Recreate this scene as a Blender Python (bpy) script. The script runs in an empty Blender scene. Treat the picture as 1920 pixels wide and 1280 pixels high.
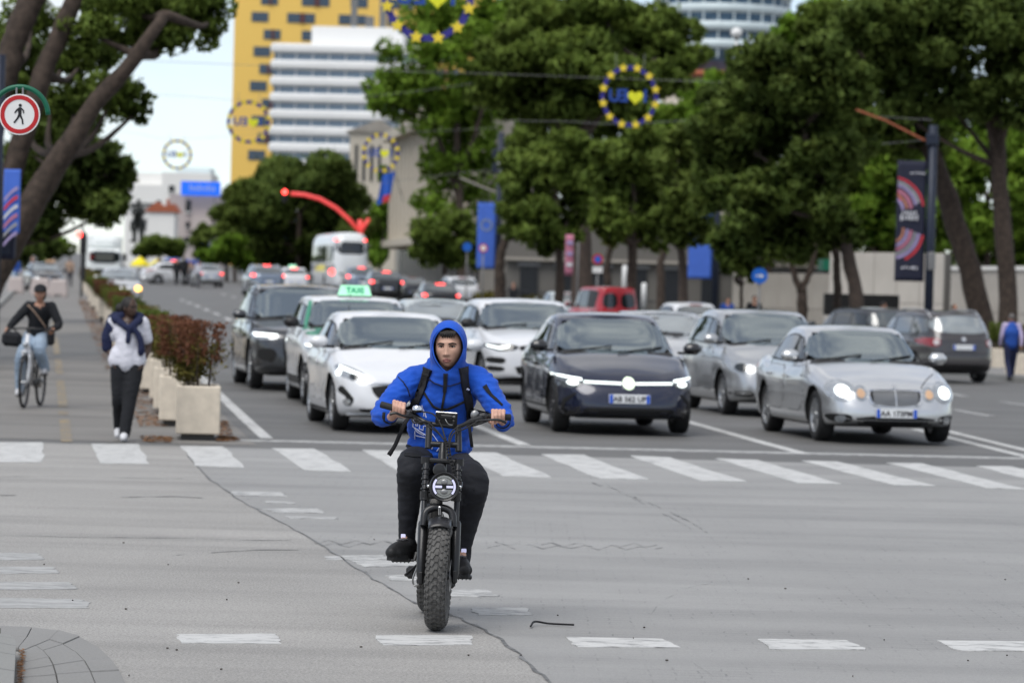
import bpy, bmesh, math, random
import numpy as np
from mathutils import Vector, Matrix, Euler, geometry, noise
from mathutils.bvhtree import BVHTree
SC = bpy.context.scene
COL = SC.collection
R = math.radians
PI = math.pi
# camera
LENS, FPX = 130.0, 1920 * 130.0 / 36.0
CAMZ, PITCH, ROLL = 1.78, math.atan(89 / FPX), R(1.49)
CROT = Matrix.Rotation(PI / 2 - PITCH, 3, 'X') @ Matrix.Rotation(ROLL, 3, 'Z')
cam_data = bpy.data.cameras.new('camera')
cam = bpy.data.objects.new('camera', cam_data)
COL.objects.link(cam)
cam.matrix_world = Matrix.Translation((0, 0, CAMZ)) @ CROT.to_4x4()
cam_data.lens, cam_data.sensor_width = LENS, 36.0
cam_data.clip_start, cam_data.clip_end = 0.5, 6000
cam_data.dof.use_dof = True
cam_data.dof.focus_distance = 19.9
cam_data.dof.aperture_fstop = 4.2
SC.camera = cam
# sky, sun, exposure
SUN_EL, SUN_AZ = R(58), R(215)          # high, behind the camera and to the left, veiled by cloud
world = bpy.data.worlds.new('World')
SC.world = world
world.use_nodes = True
wt = world.node_tree
bgn = wt.nodes['Background']
skyn = wt.nodes.new('ShaderNodeTexSky')
skyn.sky_type = 'NISHITA'
skyn.sun_disc = False
skyn.altitude = 2500
skyn.sun_elevation, skyn.sun_rotation = SUN_EL, SUN_AZ
skyn.air_density, skyn.dust_density, skyn.ozone_density = 1.0, 0.3, 2.0
tcn = wt.nodes.new('ShaderNodeTexCoord')
mpn = wt.nodes.new('ShaderNodeMapping')
mpn.inputs['Scale'].default_value = (1.0, 1.0, 2.6)
wt.links.new(tcn.outputs['Generated'], mpn.inputs['Vector'])
nz = wt.nodes.new('ShaderNodeTexNoise')
nz.inputs['Scale'].default_value = 4.2
nz.inputs['Detail'].default_value = 7
nz.inputs['Roughness'].default_value = 0.55
wt.links.new(mpn.outputs['Vector'], nz.inputs['Vector'])
crn = wt.nodes.new('ShaderNodeValToRGB')
crn.color_ramp.elements[0].position, crn.color_ramp.elements[0].color = 0.44, (0.34, 0.34, 0.34, 1)
crn.color_ramp.elements[1].position, crn.color_ramp.elements[1].color = 0.68, (0.97, 0.97, 0.97, 1)
wt.links.new(nz.outputs['Fac'], crn.inputs['Fac'])
mxn = wt.nodes.new('ShaderNodeMix')
mxn.data_type = 'RGBA'
mxn.inputs['B'].default_value = (5.0, 4.97, 4.9, 1)
wt.links.new(crn.outputs['Color'], mxn.inputs['Factor'])
hsv = wt.nodes.new('ShaderNodeHueSaturation')
hsv.inputs['Saturation'].default_value, hsv.inputs['Value'].default_value = 1.0, 0.74
wt.links.new(skyn.outputs['Color'], hsv.inputs['Color'])
wt.links.new(hsv.outputs['Color'], mxn.inputs['A'])
wt.links.new(mxn.outputs['Result'], bgn.inputs['Color'])
bgn.inputs['Strength'].default_value = 0.14
sun_d = bpy.data.lights.new('sun', 'SUN')
sun_d.energy, sun_d.angle, sun_d.color = 2.0, R(42), (1.0, 0.97, 0.92)
sun = bpy.data.objects.new('sun', sun_d)
COL.objects.link(sun)
sd = Vector((math.sin(SUN_AZ) * math.cos(SUN_EL), math.cos(SUN_AZ) * math.cos(SUN_EL), math.sin(SUN_EL)))
sun.rotation_euler = (-sd).to_track_quat('-Z', 'Y').to_euler()
SC.view_settings.view_transform = 'Standard'
SC.view_settings.look = 'None'
SC.view_settings.gamma = 1.0
SC.view_settings.use_curve_mapping = False
SC.view_settings.exposure = 0.55
SC.render.engine = 'CYCLES'
SC.cycles.use_denoising = True
SC.cycles.max_bounces = 8
SC.cycles.diffuse_bounces = 6
SC.cycles.glossy_bounces = 3
SC.cycles.transmission_bounces = 4
SC.cycles.transparent_max_bounces = 6
SC.cycles.caustics_reflective = False
SC.cycles.caustics_refractive = False
# ground shape and pixel -> place helpers
def gz(x, y):
    """Height of the ground: level crossing, then a boulevard that climbs gently, a little less on its right-hand side."""
    t = y - 42.0
    if t <= -6: return 0.0
    e = t if t > 6 else (t + 6) ** 2 / 24.0
    m = 0.0088 - 0.0004 * min(max(x + 10.0, 0.0), 20.0)
    return m * e
def ray(px, py):
    d = CROT @ Vector(((px - 960) / FPX, -(py - 640) / FPX, -1.0))
    return d / d.y
def at(px, py, Y):
    d = ray(px, py)
    return Vector((d.x * Y, Y, CAMZ + d.z * Y))
def gp(px, py):
    """Where the ray through a pixel of the photograph meets the ground."""
    d = ray(px, py)
    lo, hi = 5.0, 900.0
    for _ in range(60):
        m = (lo + hi) / 2
        if CAMZ + d.z * m > gz(d.x * m, m): lo = m
        else: hi = m
    return Vector((d.x * lo, lo, gz(d.x * lo, lo)))
def gx(px, Y):
    """Ground point in column px (taken near the ground) at distance Y."""
    x = (px - 960) / FPX * Y
    for _ in range(4):
        z = gz(x, Y)
        py = 640
        for _ in range(4):
            d = ray(px, py)
            py += ((CAMZ + d.z * Y) - z) * FPX / Y
        x = ray(px, py).x * Y
    return Vector((x, Y, gz(x, Y)))
# materials
M = {}
def mat(name, col, rough=0.6, metal=0.0, var=0.12, scale=6.0, bump=0.0, bscale=40.0, coat=0.0, ior=1.45,
        emit=None, estr=0.0, col2=None, coords='Object', detail=4.0, sheen=0.0, trans=0.0):
    m = bpy.data.materials.new(name)
    m.use_nodes = True
    nt = m.node_tree
    p = nt.nodes['Principled BSDF']
    p.inputs['Roughness'].default_value = rough
    p.inputs['Metallic'].default_value = metal
    p.inputs['IOR'].default_value = ior
    p.inputs['Coat Weight'].default_value = coat
    p.inputs['Coat Roughness'].default_value = 0.04
    if sheen: p.inputs['Sheen Weight'].default_value = sheen
    tc = nt.nodes.new('ShaderNodeTexCoord')
    n = nt.nodes.new('ShaderNodeTexNoise')
    n.inputs['Scale'].default_value = scale
    n.inputs['Detail'].default_value = detail
    nt.links.new(tc.outputs[coords], n.inputs['Vector'])
    mr = nt.nodes.new('ShaderNodeMapRange')
    mr.inputs['From Min'].default_value, mr.inputs['From Max'].default_value = 0.3, 0.7
    nt.links.new(n.outputs['Fac'], mr.inputs['Value'])
    mx = nt.nodes.new('ShaderNodeMix')
    mx.data_type = 'RGBA'
    c2 = col2 or tuple(min(1, c * (1 + var)) for c in col)
    c1 = col if col2 else tuple(c * (1 - var) for c in col)
    mx.inputs['A'].default_value = (*c1, 1)
    mx.inputs['B'].default_value = (*c2, 1)
    nt.links.new(mr.outputs['Result'], mx.inputs['Factor'])
    nt.links.new(mx.outputs['Result'], p.inputs['Base Color'])
    if bump:
        b = nt.nodes.new('ShaderNodeBump')
        b.inputs['Strength'].default_value = bump
        b.inputs['Distance'].default_value = 0.01
        n2 = nt.nodes.new('ShaderNodeTexNoise')
        n2.inputs['Scale'].default_value = bscale
        n2.inputs['Detail'].default_value = 5
        nt.links.new(tc.outputs[coords], n2.inputs['Vector'])
        nt.links.new(n2.outputs['Fac'], b.inputs['Height'])
        nt.links.new(b.outputs['Normal'], p.inputs['Normal'])
    if emit:
        p.inputs['Emission Color'].default_value = (*emit, 1)
        p.inputs['Emission Strength'].default_value = estr
    M[name] = m
    return m
def leaf_mat(name, dark, light, trans=0.25, rough=0.65):
    """Foliage: colour differs from spray to spray and drifts over the crown; a little light passes through."""
    m = bpy.data.materials.new(name)
    m.use_nodes = True
    nt = m.node_tree
    p = nt.nodes['Principled BSDF']
    out = nt.nodes['Material Output']
    p.inputs['Roughness'].default_value = rough
    p.inputs['IOR'].default_value = 1.25
    g = nt.nodes.new('ShaderNodeNewGeometry')
    tc = nt.nodes.new('ShaderNodeTexCoord')
    n = nt.nodes.new('ShaderNodeTexNoise')
    n.inputs['Scale'].default_value = 0.9
    n.inputs['Detail'].default_value = 3
    nt.links.new(tc.outputs['Object'], n.inputs['Vector'])
    mx = nt.nodes.new('ShaderNodeMath'); mx.operation = 'MULTIPLY_ADD'
    mx.inputs[1].default_value = 0.55
    ad = nt.nodes.new('ShaderNodeMath'); ad.operation = 'MULTIPLY_ADD'
    ad.inputs[1].default_value, ad.inputs[2].default_value = 1.6, -0.55
    nt.links.new(n.outputs['Fac'], ad.inputs[0])
    nt.links.new(g.outputs['Random Per Island'], mx.inputs[0])
    nt.links.new(ad.outputs[0], mx.inputs[2])
    mc = nt.nodes.new('ShaderNodeMix'); mc.data_type = 'RGBA'; mc.clamp_factor = True
    mc.inputs['A'].default_value = (*dark, 1)
    mc.inputs['B'].default_value = (*light, 1)
    nt.links.new(mx.outputs[0], mc.inputs['Factor'])
    nt.links.new(mc.outputs['Result'], p.inputs['Base Color'])
    if trans:
        t = nt.nodes.new('ShaderNodeBsdfTranslucent')
        nt.links.new(mc.outputs['Result'], t.inputs['Color'])
        ms = nt.nodes.new('ShaderNodeMixShader')
        ms.inputs['Fac'].default_value = trans
        nt.links.new(p.outputs['BSDF'], ms.inputs[1])
        nt.links.new(t.outputs['BSDF'], ms.inputs[2])
        nt.links.new(ms.outputs['Shader'], out.inputs['Surface'])
    M[name] = m
    return m
# paint and vehicle trim
mat('paint_silver', (0.60, 0.61, 0.62), 0.28, 0.72, 0.03, coat=1.0)
mat('paint_grey_silver', (0.44, 0.45, 0.46), 0.28, 0.7, 0.03, coat=1.0)
mat('paint_white', (0.66, 0.67, 0.69), 0.35, 0.0, 0.02, coat=0.8)
mat('paint_navy', (0.008, 0.012, 0.034), 0.25, 0.25, 0.05, coat=1.0)
mat('paint_charcoal', (0.045, 0.048, 0.054), 0.28, 0.5, 0.04, coat=1.0)
mat('paint_dark_brown', (0.055, 0.050, 0.052), 0.28, 0.45, 0.04, coat=1.0)
mat('paint_black', (0.012, 0.012, 0.014), 0.25, 0.2, 0.04, coat=1.0)
mat('paint_red', (0.40, 0.012, 0.022), 0.3, 0.0, 0.04, coat=0.9)
mat('paint_pale', (0.55, 0.60, 0.60), 0.3, 0.3, 0.03, coat=0.9)
mat('paint_steel', (0.20, 0.24, 0.30), 0.28, 0.5, 0.03, coat=1.0)
mat('taxi_green', (0.0, 0.22, 0.105), 0.35, 0.0, 0.05, coat=0.7)
mat('glass_dark', (0.012, 0.016, 0.018), 0.03, 0.0, 0.1, ior=1.52, coat=0.5)
mat('glass_screen', (0.19, 0.215, 0.225), 0.03, 0.0, 0.15, scale=2.0, ior=2.1, coat=1.0)  # pale bluish base colour paints in the reflected cloudy sky
mat('glass_mid', (0.055, 0.065, 0.068), 0.03, 0.0, 0.15, scale=2.0, ior=1.75, coat=1.0)
mat('trim_black', (0.012, 0.012, 0.013), 0.5, 0.0, 0.2)
mat('underbody', (0.008, 0.008, 0.008), 0.9, 0.0, 0.2)
mat('gap_black', (0.006, 0.006, 0.006), 0.8, 0.0, 0.1)
mat('rubber', (0.016, 0.016, 0.017), 0.75, 0.0, 0.25, scale=14, bump=0.2)
mat('tyre_dusty', (0.095, 0.092, 0.088), 0.85, 0.0, 0.35, scale=26, bump=0.35, bscale=180)
mat('alloy', (0.40, 0.41, 0.42), 0.35, 0.8, 0.06)
mat('alloy_dark', (0.06, 0.06, 0.065), 0.35, 0.6, 0.1)
mat('chrome', (0.72, 0.73, 0.74), 0.12, 1.0, 0.03)
mat('lamp_clear', (0.33, 0.35, 0.37), 0.08, 0.35, 0.25, scale=18, coat=1.0)
mat('lamp_lit', (0.8, 0.85, 0.85), 0.3, emit=(0.92, 1.0, 0.97), estr=1.4)
mat('lamp_bar', (0.8, 0.85, 0.85), 0.3, emit=(0.90, 1.0, 0.93), estr=0.95)
mat('lamp_badge', (0.6, 0.7, 0.5), 0.3, emit=(0.80, 1.0, 0.70), estr=0.9)
mat('lamp_amber', (0.6, 0.25, 0.03), 0.25, emit=(1.0, 0.50, 0.08), estr=4.0, coat=1.0)
mat('lamp_amber_off', (0.55, 0.34, 0.20), 0.2, coat=1.0)
mat('tail_off', (0.22, 0.010, 0.014), 0.15, coat=1.0)
mat('tail_clear', (0.55, 0.5, 0.5), 0.15, coat=1.0)
mat('tail_lit', (0.5, 0.02, 0.02), 0.3, emit=(1.0, 0.07, 0.06), estr=3.6)
mat('plate_white', (0.74, 0.75, 0.76), 0.4, var=0.04)
mat('plate_blue', (0.02, 0.10, 0.55), 0.4)
mat('plate_ink', (0.015, 0.015, 0.02), 0.5)
mat('taxi_sign', (0.45, 0.85, 0.6), 0.4, emit=(0.42, 1.0, 0.60), estr=0.4)
mat('taxi_letters', (0.03, 0.42, 0.22), 0.5)
mat('bus_white', (0.70, 0.72, 0.73), 0.35, coat=0.5, var=0.03)
mat('truck_white', (0.74, 0.77, 0.76), 0.4, coat=0.4, var=0.03)
def clear_glass():
    m = bpy.data.materials.new('glass_clear'); m.use_nodes = True
    nt = m.node_tree; nt.nodes.remove(nt.nodes['Principled BSDF'])
    t = nt.nodes.new('ShaderNodeBsdfTransparent'); t.inputs['Color'].default_value = (.62, .68, .68, 1)
    g = nt.nodes.new('ShaderNodeBsdfGlossy'); g.inputs['Roughness'].default_value = .03; g.inputs['Color'].default_value = (.86, .97, 1, 1)
    f = nt.nodes.new('ShaderNodeFresnel'); f.inputs['IOR'].default_value = 4.4
    x = nt.nodes.new('ShaderNodeMixShader')
    nt.links.new(f.outputs[0], x.inputs[0]); nt.links.new(t.outputs[0], x.inputs[1]); nt.links.new(g.outputs[0], x.inputs[2])
    nt.links.new(x.outputs[0], nt.nodes['Material Output'].inputs['Surface'])
    M['glass_clear'] = m
clear_glass()
# masonry, ground and street
mat('planter_stone', (0.64, 0.565, 0.46), 0.85, 0, 0.10, 9, bump=0.25, bscale=60)
mat('planter_foot', (0.10, 0.095, 0.09), 0.9)
mat('soil', (0.03, 0.022, 0.016), 0.95, bump=0.5)
mat('marble_wall', (0.46, 0.43, 0.39), 0.7, 0, 0.09, 1.4, bump=0.08)
mat('grey_wall', (0.13, 0.122, 0.11), 0.8, 0, 0.12, 1.5)  # colour darkened to carry the tree canopy's shade on the low building
mat('tower_yellow', (0.84, 0.55, 0.13), 0.7, 0, 0.05, 0.1)
mat('tower_window', (0.03, 0.055, 0.09), 0.15, coat=0.5)
mat('tower_brown', (0.10, 0.03, 0.03), 0.4)
mat('hotel_white', (0.76, 0.76, 0.75), 0.7, 0, 0.04, 0.2)
mat('hotel_glass', (0.10, 0.15, 0.21), 0.15, 0, 0.35, 0.6, coat=0.6)
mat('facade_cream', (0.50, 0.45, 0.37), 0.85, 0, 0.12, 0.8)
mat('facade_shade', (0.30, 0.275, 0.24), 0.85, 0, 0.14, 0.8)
mat('facade_window', (0.02, 0.022, 0.026), 0.2)
mat('glass_tower_band', (0.56, 0.64, 0.66), 0.4, 0, 0.06, 0.5)
mat('glass_tower_window', (0.07, 0.13, 0.20), 0.12, 0, 0.4, 0.8, coat=0.7)
mat('block_white', (0.76, 0.75, 0.72), 0.8, 0, 0.07, 0.3)
mat('block_pink', (0.46, 0.40, 0.38), 0.8, 0, 0.07, 0.3)
mat('roof_tile', (0.34, 0.10, 0.05), 0.8)
mat('billboard_blue', (0.01, 0.14, 0.80), 0.5, emit=(0.01, 0.15, 0.9), estr=0.25)
mat('billboard_print', (0.30, 0.42, 0.85), 0.5)
mat('awning_blue', (0.02, 0.10, 0.50), 0.6)
mat('parasol_yellow', (0.80, 0.66, 0.01), 0.6)
mat('bronze', (0.022, 0.024, 0.022), 0.5, 0.4)
mat('steel_dark', (0.012, 0.018, 0.035), 0.45, 0.2)
mat('steel_grey', (0.18, 0.18, 0.18), 0.5, 0.3)
mat('signal_black', (0.01, 0.01, 0.012), 0.5)
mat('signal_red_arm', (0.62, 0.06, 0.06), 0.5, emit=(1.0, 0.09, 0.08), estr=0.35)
mat('signal_lit', (0.6, 0.02, 0.02), 0.4, emit=(1.0, 0.05, 0.04), estr=6.0)
mat('banner_blue', (0.055, 0.135, 0.52), 0.8, 0, 0.07, 2)
mat('banner_star', (0.26, 0.30, 0.33), 0.8)
mat('banner_dark', (0.010, 0.012, 0.030), 0.75)
mat('print_red', (0.50, 0.035, 0.05), 0.7)
mat('print_pink', (0.42, 0.15, 0.22), 0.7)
mat('print_lilac', (0.32, 0.26, 0.45), 0.7)
mat('print_grey', (0.26, 0.26, 0.28), 0.7)
mat('print_white', (0.55, 0.55, 0.58), 0.7)
mat('print_orange', (0.48, 0.20, 0.13), 0.7)
mat('sign_white', (0.72, 0.72, 0.71), 0.45, var=0.03)
mat('sign_red', (0.45, 0.012, 0.016), 0.4)
mat('sign_black', (0.008, 0.008, 0.010), 0.45)
mat('sign_blue', (0.012, 0.12, 0.52), 0.4)
mat('sign_green_tube', (0.0, 0.105, 0.055), 0.45)
mat('tinsel_blue', (0.028, 0.024, 0.22), 0.6, var=0.4, scale=20, bump=0.5, bscale=60)
mat('star_yellow', (0.78, 0.60, 0.04), 0.6, var=0.15, scale=20)
mat('heart_yellow', (0.72, 0.72, 0.02), 0.6, var=0.15, scale=20)
mat('letters_blue', (0.015, 0.06, 0.30), 0.6)
mat('cable_grey', (0.2, 0.2, 0.2), 0.5)
mat('bark', (0.052, 0.040, 0.033), 0.95, 0, 0.5, 5, bump=1.0, bscale=14, col2=(0.085, 0.062, 0.05))
mat('bark_dark', (0.030, 0.022, 0.017), 0.95, 0, 0.5, 7, bump=1.0, bscale=18, col2=(0.075, 0.054, 0.042))
leaf_mat('pine_leaf', (0.10, 0.155, 0.03), (0.26, 0.355, 0.072), 0.52)
leaf_mat('pine_dark_leaf', (0.08, 0.13, 0.03), (0.215, 0.29, 0.068), 0.52)
leaf_mat('pine_light_leaf', (0.10, 0.15, 0.03), (0.25, 0.33, 0.075), 0.48)
leaf_mat('plane_leaf', (0.15, 0.27, 0.03), (0.33, 0.50, 0.07), 0.55)
leaf_mat('bright_leaf', (0.12, 0.23, 0.025), (0.27, 0.44, 0.05), 0.5)
leaf_mat('shrub_red', (0.075, 0.034, 0.014), (0.21, 0.085, 0.05), 0.25)
leaf_mat('shrub_mix', (0.065, 0.075, 0.016), (0.21, 0.17, 0.04), 0.25)
leaf_mat('shrub_green', (0.05, 0.085, 0.014), (0.17, 0.20, 0.035), 0.25)
leaf_mat('litter_leaf', (0.10, 0.045, 0.018), (0.28, 0.14, 0.06), 0.0, 0.9)
leaf_mat('grass_blade', (0.05, 0.09, 0.012), (0.13, 0.19, 0.03), 0.2)
# people and the two-wheelers
mat('skin_light', (0.50, 0.295, 0.215), 0.5, var=0.10, scale=9, bump=0.05, bscale=120)
mat('skin_hand', (0.52, 0.30, 0.225), 0.5, var=0.14, scale=24, bump=0.1, bscale=160)
mat('skin_dark', (0.055, 0.028, 0.018), 0.45, var=0.12)
mat('skin_tan', (0.38, 0.20, 0.13), 0.5, var=0.1)
mat('lips', (0.40, 0.165, 0.14), 0.45, var=0.08)
mat('hair_black', (0.008, 0.006, 0.005), 0.6, var=0.3, bump=0.5, bscale=90)
mat('hair_grey', (0.10, 0.09, 0.085), 0.7, var=0.3)
mat('brow_hair', (0.020, 0.012, 0.009), 0.8)
mat('eye_white', (0.34, 0.31, 0.29), 0.25)  # greyed so the colour holds the shade under the rider's hood
mat('eye_iris', (0.020, 0.011, 0.007), 0.15)
mat('hoodie_blue', (0.003, 0.072, 0.46), 0.85, var=0.14, scale=7, bump=0.22, bscale=160, sheen=0.08)
mat('hoodie_inside', (0.004, 0.006, 0.02), 0.95)
mat('cloth_black', (0.010, 0.011, 0.014), 0.9, var=0.2, scale=12, bump=0.12, bscale=140)
mat('cloth_track', (0.012, 0.013, 0.018), 0.8, var=0.25, scale=8, bump=0.15, bscale=120)
mat('cloth_navy', (0.010, 0.015, 0.05), 0.9, var=0.2, bump=0.2, bscale=70)
mat('cloth_white', (0.60, 0.60, 0.66), 0.85, var=0.04, bump=0.15, bscale=50)
mat('cloth_jeans', (0.30, 0.38, 0.48), 0.9, var=0.12, bump=0.15, bscale=60)
mat('cloth_blue', (0.015, 0.07, 0.33), 0.85, var=0.12, bump=0.15)
mat('cloth_lilac', (0.45, 0.38, 0.55), 0.85)
mat('cloth_grey', (0.10, 0.10, 0.11), 0.9)
mat('cloth_red', (0.40, 0.04, 0.04), 0.9)
mat('cloth_tan', (0.33, 0.23, 0.17), 0.9)
mat('strap_web', (0.008, 0.008, 0.010), 0.75, bump=0.2, bscale=200)
mat('bike_black', (0.012, 0.012, 0.013), 0.38, 0.1, 0.15, coat=0.2)
mat('bike_metal', (0.05, 0.05, 0.052), 0.35, 0.7, 0.1)
mat('bike_grey', (0.28, 0.28, 0.28), 0.35, 0.6)
mat('print_line', (0.60, 0.63, 0.80), 0.6)
mat('lens_grey', (0.30, 0.31, 0.30), 0.12, 0.2, coat=1.0)
mat('lens_lilac', (0.55, 0.55, 0.72), 0.25, emit=(0.62, 0.62, 0.9), estr=0.35)
mat('shoe_black', (0.010, 0.010, 0.011), 0.6, bump=0.2)
mat('shoe_white', (0.6, 0.6, 0.62), 0.6)
# object helpers
def link(o, parent=None):
    COL.objects.link(o)
    if parent is not None: o.parent = parent
    return o
def tag(o, label=None, cat=None, group=None, kind=None):
    if label: o['label'] = label
    if cat: o['category'] = cat
    if group: o['group'] = group
    if kind: o['kind'] = kind
    return o
def thing(name, label, cat, loc=(0, 0, 0), rotz=0.0, group=None):
    o = link(bpy.data.objects.new(name, None))
    o.empty_display_size = 0.2
    o.location = loc
    o.rotation_euler = (0, 0, rotz)
    return tag(o, label, cat, group)
def sub(name, parent, loc=(0, 0, 0), rot=(0, 0, 0)):
    o = link(bpy.data.objects.new(name, None), parent)
    o.location, o.rotation_euler = loc, rot
    return o
def put(name, me, parent=None, loc=(0, 0, 0), rot=(0, 0, 0), scale=(1, 1, 1)):
    o = link(bpy.data.objects.new(name, me), parent)
    o.location, o.rotation_euler, o.scale = loc, rot, scale
    return o
def copy_tree(o, parent=None):
    c = o.copy()
    link(c)
    c.parent = parent
    for ch in o.children: copy_tree(ch, c)
    return c
def mk(name, verts, faces, mats, smooth=False, midx=None):
    me = bpy.data.meshes.new(name)
    me.from_pydata([tuple(v) for v in verts], [], [tuple(f) for f in faces])
    if not isinstance(mats, (list, tuple)): mats = [mats]
    for m in mats: me.materials.append(M[m] if isinstance(m, str) else m)
    if midx is not None: me.polygons.foreach_set('material_index', midx)
    if smooth: me.polygons.foreach_set('use_smooth', [True] * len(me.polygons))
    me.update()
    return me
def np_mesh(name, V, k, mats, smooth=False, midx=None):
    """Mesh of separate k-gons from an (n*k, 3) array."""
    me = bpy.data.meshes.new(name)
    n = len(V) // k
    me.vertices.add(n * k)
    me.vertices.foreach_set('co', np.asarray(V, dtype=np.float32).ravel())
    me.loops.add(n * k)
    me.loops.foreach_set('vertex_index', np.arange(n * k, dtype=np.int32))
    me.polygons.add(n)
    me.polygons.foreach_set('loop_start', np.arange(0, n * k, k, dtype=np.int32))
    if not isinstance(mats, (list, tuple)): mats = [mats]
    for m in mats: me.materials.append(M[m])
    if midx is not None: me.polygons.foreach_set('material_index', np.asarray(midx, dtype=np.int32))
    me.update()
    return me
def interp(xs, ys):
    """Monotone cubic through points."""
    xs, ys = np.array(xs, float), np.array(ys, float)
    o = np.argsort(xs); xs, ys = xs[o], ys[o]
    h = np.diff(xs); d = np.diff(ys) / h
    m = np.zeros(len(xs))
    m[0], m[-1] = d[0], d[-1]
    for i in range(1, len(xs) - 1):
        m[i] = 0 if d[i - 1] * d[i] <= 0 else 2 * d[i - 1] * d[i] / (d[i - 1] + d[i])
    def f(x):
        x = min(max(x, xs[0]), xs[-1])
        i = min(max(int(np.searchsorted(xs, x)) - 1, 0), len(h) - 1)
        t = (x - xs[i]) / h[i]
        return ((2*t**3 - 3*t**2 + 1) * ys[i] + (t**3 - 2*t**2 + t) * h[i] * m[i]
                + (-2*t**3 + 3*t**2) * ys[i+1] + (t**3 - t**2) * h[i] * m[i+1])
    return f
def spline(pts, n):
    """Catmull-Rom resample of 3-D points."""
    P = [Vector(p) for p in pts]
    if len(P) < 3:
        return [P[0].lerp(P[-1], i / n) for i in range(n + 1)]
    P = [2 * P[0] - P[1]] + P + [2 * P[-1] - P[-2]]
    out, segs = [], len(P) - 3
    for i in range(n + 1):
        u = i / n * segs
        k = min(int(u), segs - 1); t = u - k
        a, b, c, d = P[k:k + 4]
        out.append(0.5 * ((2*b) + (c - a) * t + (2*a - 5*b + 4*c - d) * t*t + (3*b - a - 3*c + d) * t**3))
    return out
class MB:
    """Collects shapes into one mesh, with a material index per shape."""
    def __init__(s): s.v, s.f, s.m, s.k = [], [], [], 0
    def add(s, V, F, k=None):
        o = len(s.v)
        s.v.extend(Vector(v) for v in V)
        s.f.extend(tuple(i + o for i in f) for f in F)
        s.m.extend([s.k if k is None else k] * len(F))
        return s
    def box(s, c, d, rot=None, bev=0.0, k=None, taper=None):
        x, y, z = d[0] / 2, d[1] / 2, d[2] / 2
        b = min(bev, x * .9, y * .9, z * .9)
        T = Matrix.Translation(c) @ (Euler(rot).to_matrix().to_4x4() if rot is not None else Matrix())
        if b <= 0:
            V = [(-x,-y,-z),(x,-y,-z),(x,y,-z),(-x,y,-z),(-x,-y,z),(x,-y,z),(x,y,z),(-x,y,z)]
            F = [(3,2,1,0),(4,5,6,7),(0,1,5,4),(1,2,6,5),(2,3,7,6),(3,0,4,7)]
        else:
            V, F, idx = [], [], {}
            for sx in (-1, 1):
                for sy in (-1, 1):
                    for sz in (-1, 1):
                        for ax in range(3):
                            p = [sx*x, sy*y, sz*z]
                            for a in range(3):
                                if a != ax: p[a] -= (sx, sy, sz)[a] * b
                            idx[(sx, sy, sz, ax)] = len(V); V.append(tuple(p))
            def q(a, bb, c_, d_): F.append((a, bb, c_, d_))
            I = idx
            for ax in range(3):
                o1, o2 = (ax + 1) % 3, (ax + 2) % 3
                for sg in (-1, 1):
                    def key(u, v):
                        sgn = [0, 0, 0]; sgn[ax], sgn[o1], sgn[o2] = sg, u, v
                        return I[(*sgn, ax)]
                    loop = [key(-1,-1), key(1,-1), key(1,1), key(-1,1)]
                    F.append(tuple(loop if sg > 0 else loop[::-1]))
                for u in (-1, 1):
                    for v in (-1, 1):
                        def k2(t, which):
                            sgn = [0,0,0]; sgn[ax], sgn[o1], sgn[o2] = t, u, v
                            return I[(*sgn, which)]
                        loop = [k2(-1,o1), k2(1,o1), k2(1,o2), k2(-1,o2)]
                        F.append(tuple(loop if u * v < 0 else loop[::-1]))
            for sx in (-1, 1):
                for sy in (-1, 1):
                    for sz in (-1, 1):
                        loop = [I[(sx,sy,sz,a)] for a in range(3)]
                        F.append(tuple(loop if sx*sy*sz > 0 else loop[::-1]))
        if taper:
            V = [(vx * (1 + (taper - 1) * (vz / (2*z) + .5)), vy * (1 + (taper - 1) * (vz / (2*z) + .5)), vz) for vx, vy, vz in V]
        return s.add([T @ Vector(v) for v in V], F, k)
    def tube(s, pts, r, n=8, k=None, caps=True, flat=1.0, up=None):
        P = [Vector(p) for p in pts]
        L = len(P)
        rr = r if isinstance(r, (list, tuple)) else [r] * L
        V, F = [], []
        prev = None
        for i in range(L):
            t = (P[min(i + 1, L - 1)] - P[max(i - 1, 0)]).normalized()
            if prev is None:
                ref = Vector(up) if up is not None else (Vector((0, 0, 1)) if abs(t.z) < .9 else Vector((1, 0, 0)))
                a = t.cross(ref).normalized()
            else:
                a = (prev - t * prev.dot(t)).normalized()
            prev = a
            b = t.cross(a)
            for j in range(n):
                w = 2 * PI * j / n
                V.append(P[i] + (a * math.cos(w) + b * math.sin(w) * flat) * rr[i])
        for i in range(L - 1):
            for j in range(n):
                F.append((i*n + j, i*n + (j+1) % n, (i+1)*n + (j+1) % n, (i+1)*n + j))
        if caps:
            F.append(tuple(range(n))[::-1]); F.append(tuple((L-1)*n + j for j in range(n)))
        return s.add(V, F, k)
    def cyl(s, a, b, r, n=16, k=None, r2=None):
        return s.tube([a, b], [r, r if r2 is None else r2], n, k)
    def lathe(s, prof, n=24, T=None, k=None):
        """prof: (radius, height) pairs about local z."""
        T = T or Matrix()
        V, F = [], []
        L = len(prof)
        for rad, h in prof:
            for j in range(n):
                w = 2 * PI * j / n
                V.append(T @ Vector((rad * math.cos(w), rad * math.sin(w), h)))
        for i in range(L - 1):
            for j in range(n):
                F.append((i*n + j, i*n + (j+1) % n, (i+1)*n + (j+1) % n, (i+1)*n + j))
        cl = prof[0] == prof[-1]
        if prof[0][0] > 1e-5 and not cl: F.append(tuple(range(n))[::-1])
        if prof[-1][0] > 1e-5 and not cl: F.append(tuple((L-1)*n + j for j in range(n)))
        return s.add(V, F, k)
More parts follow.
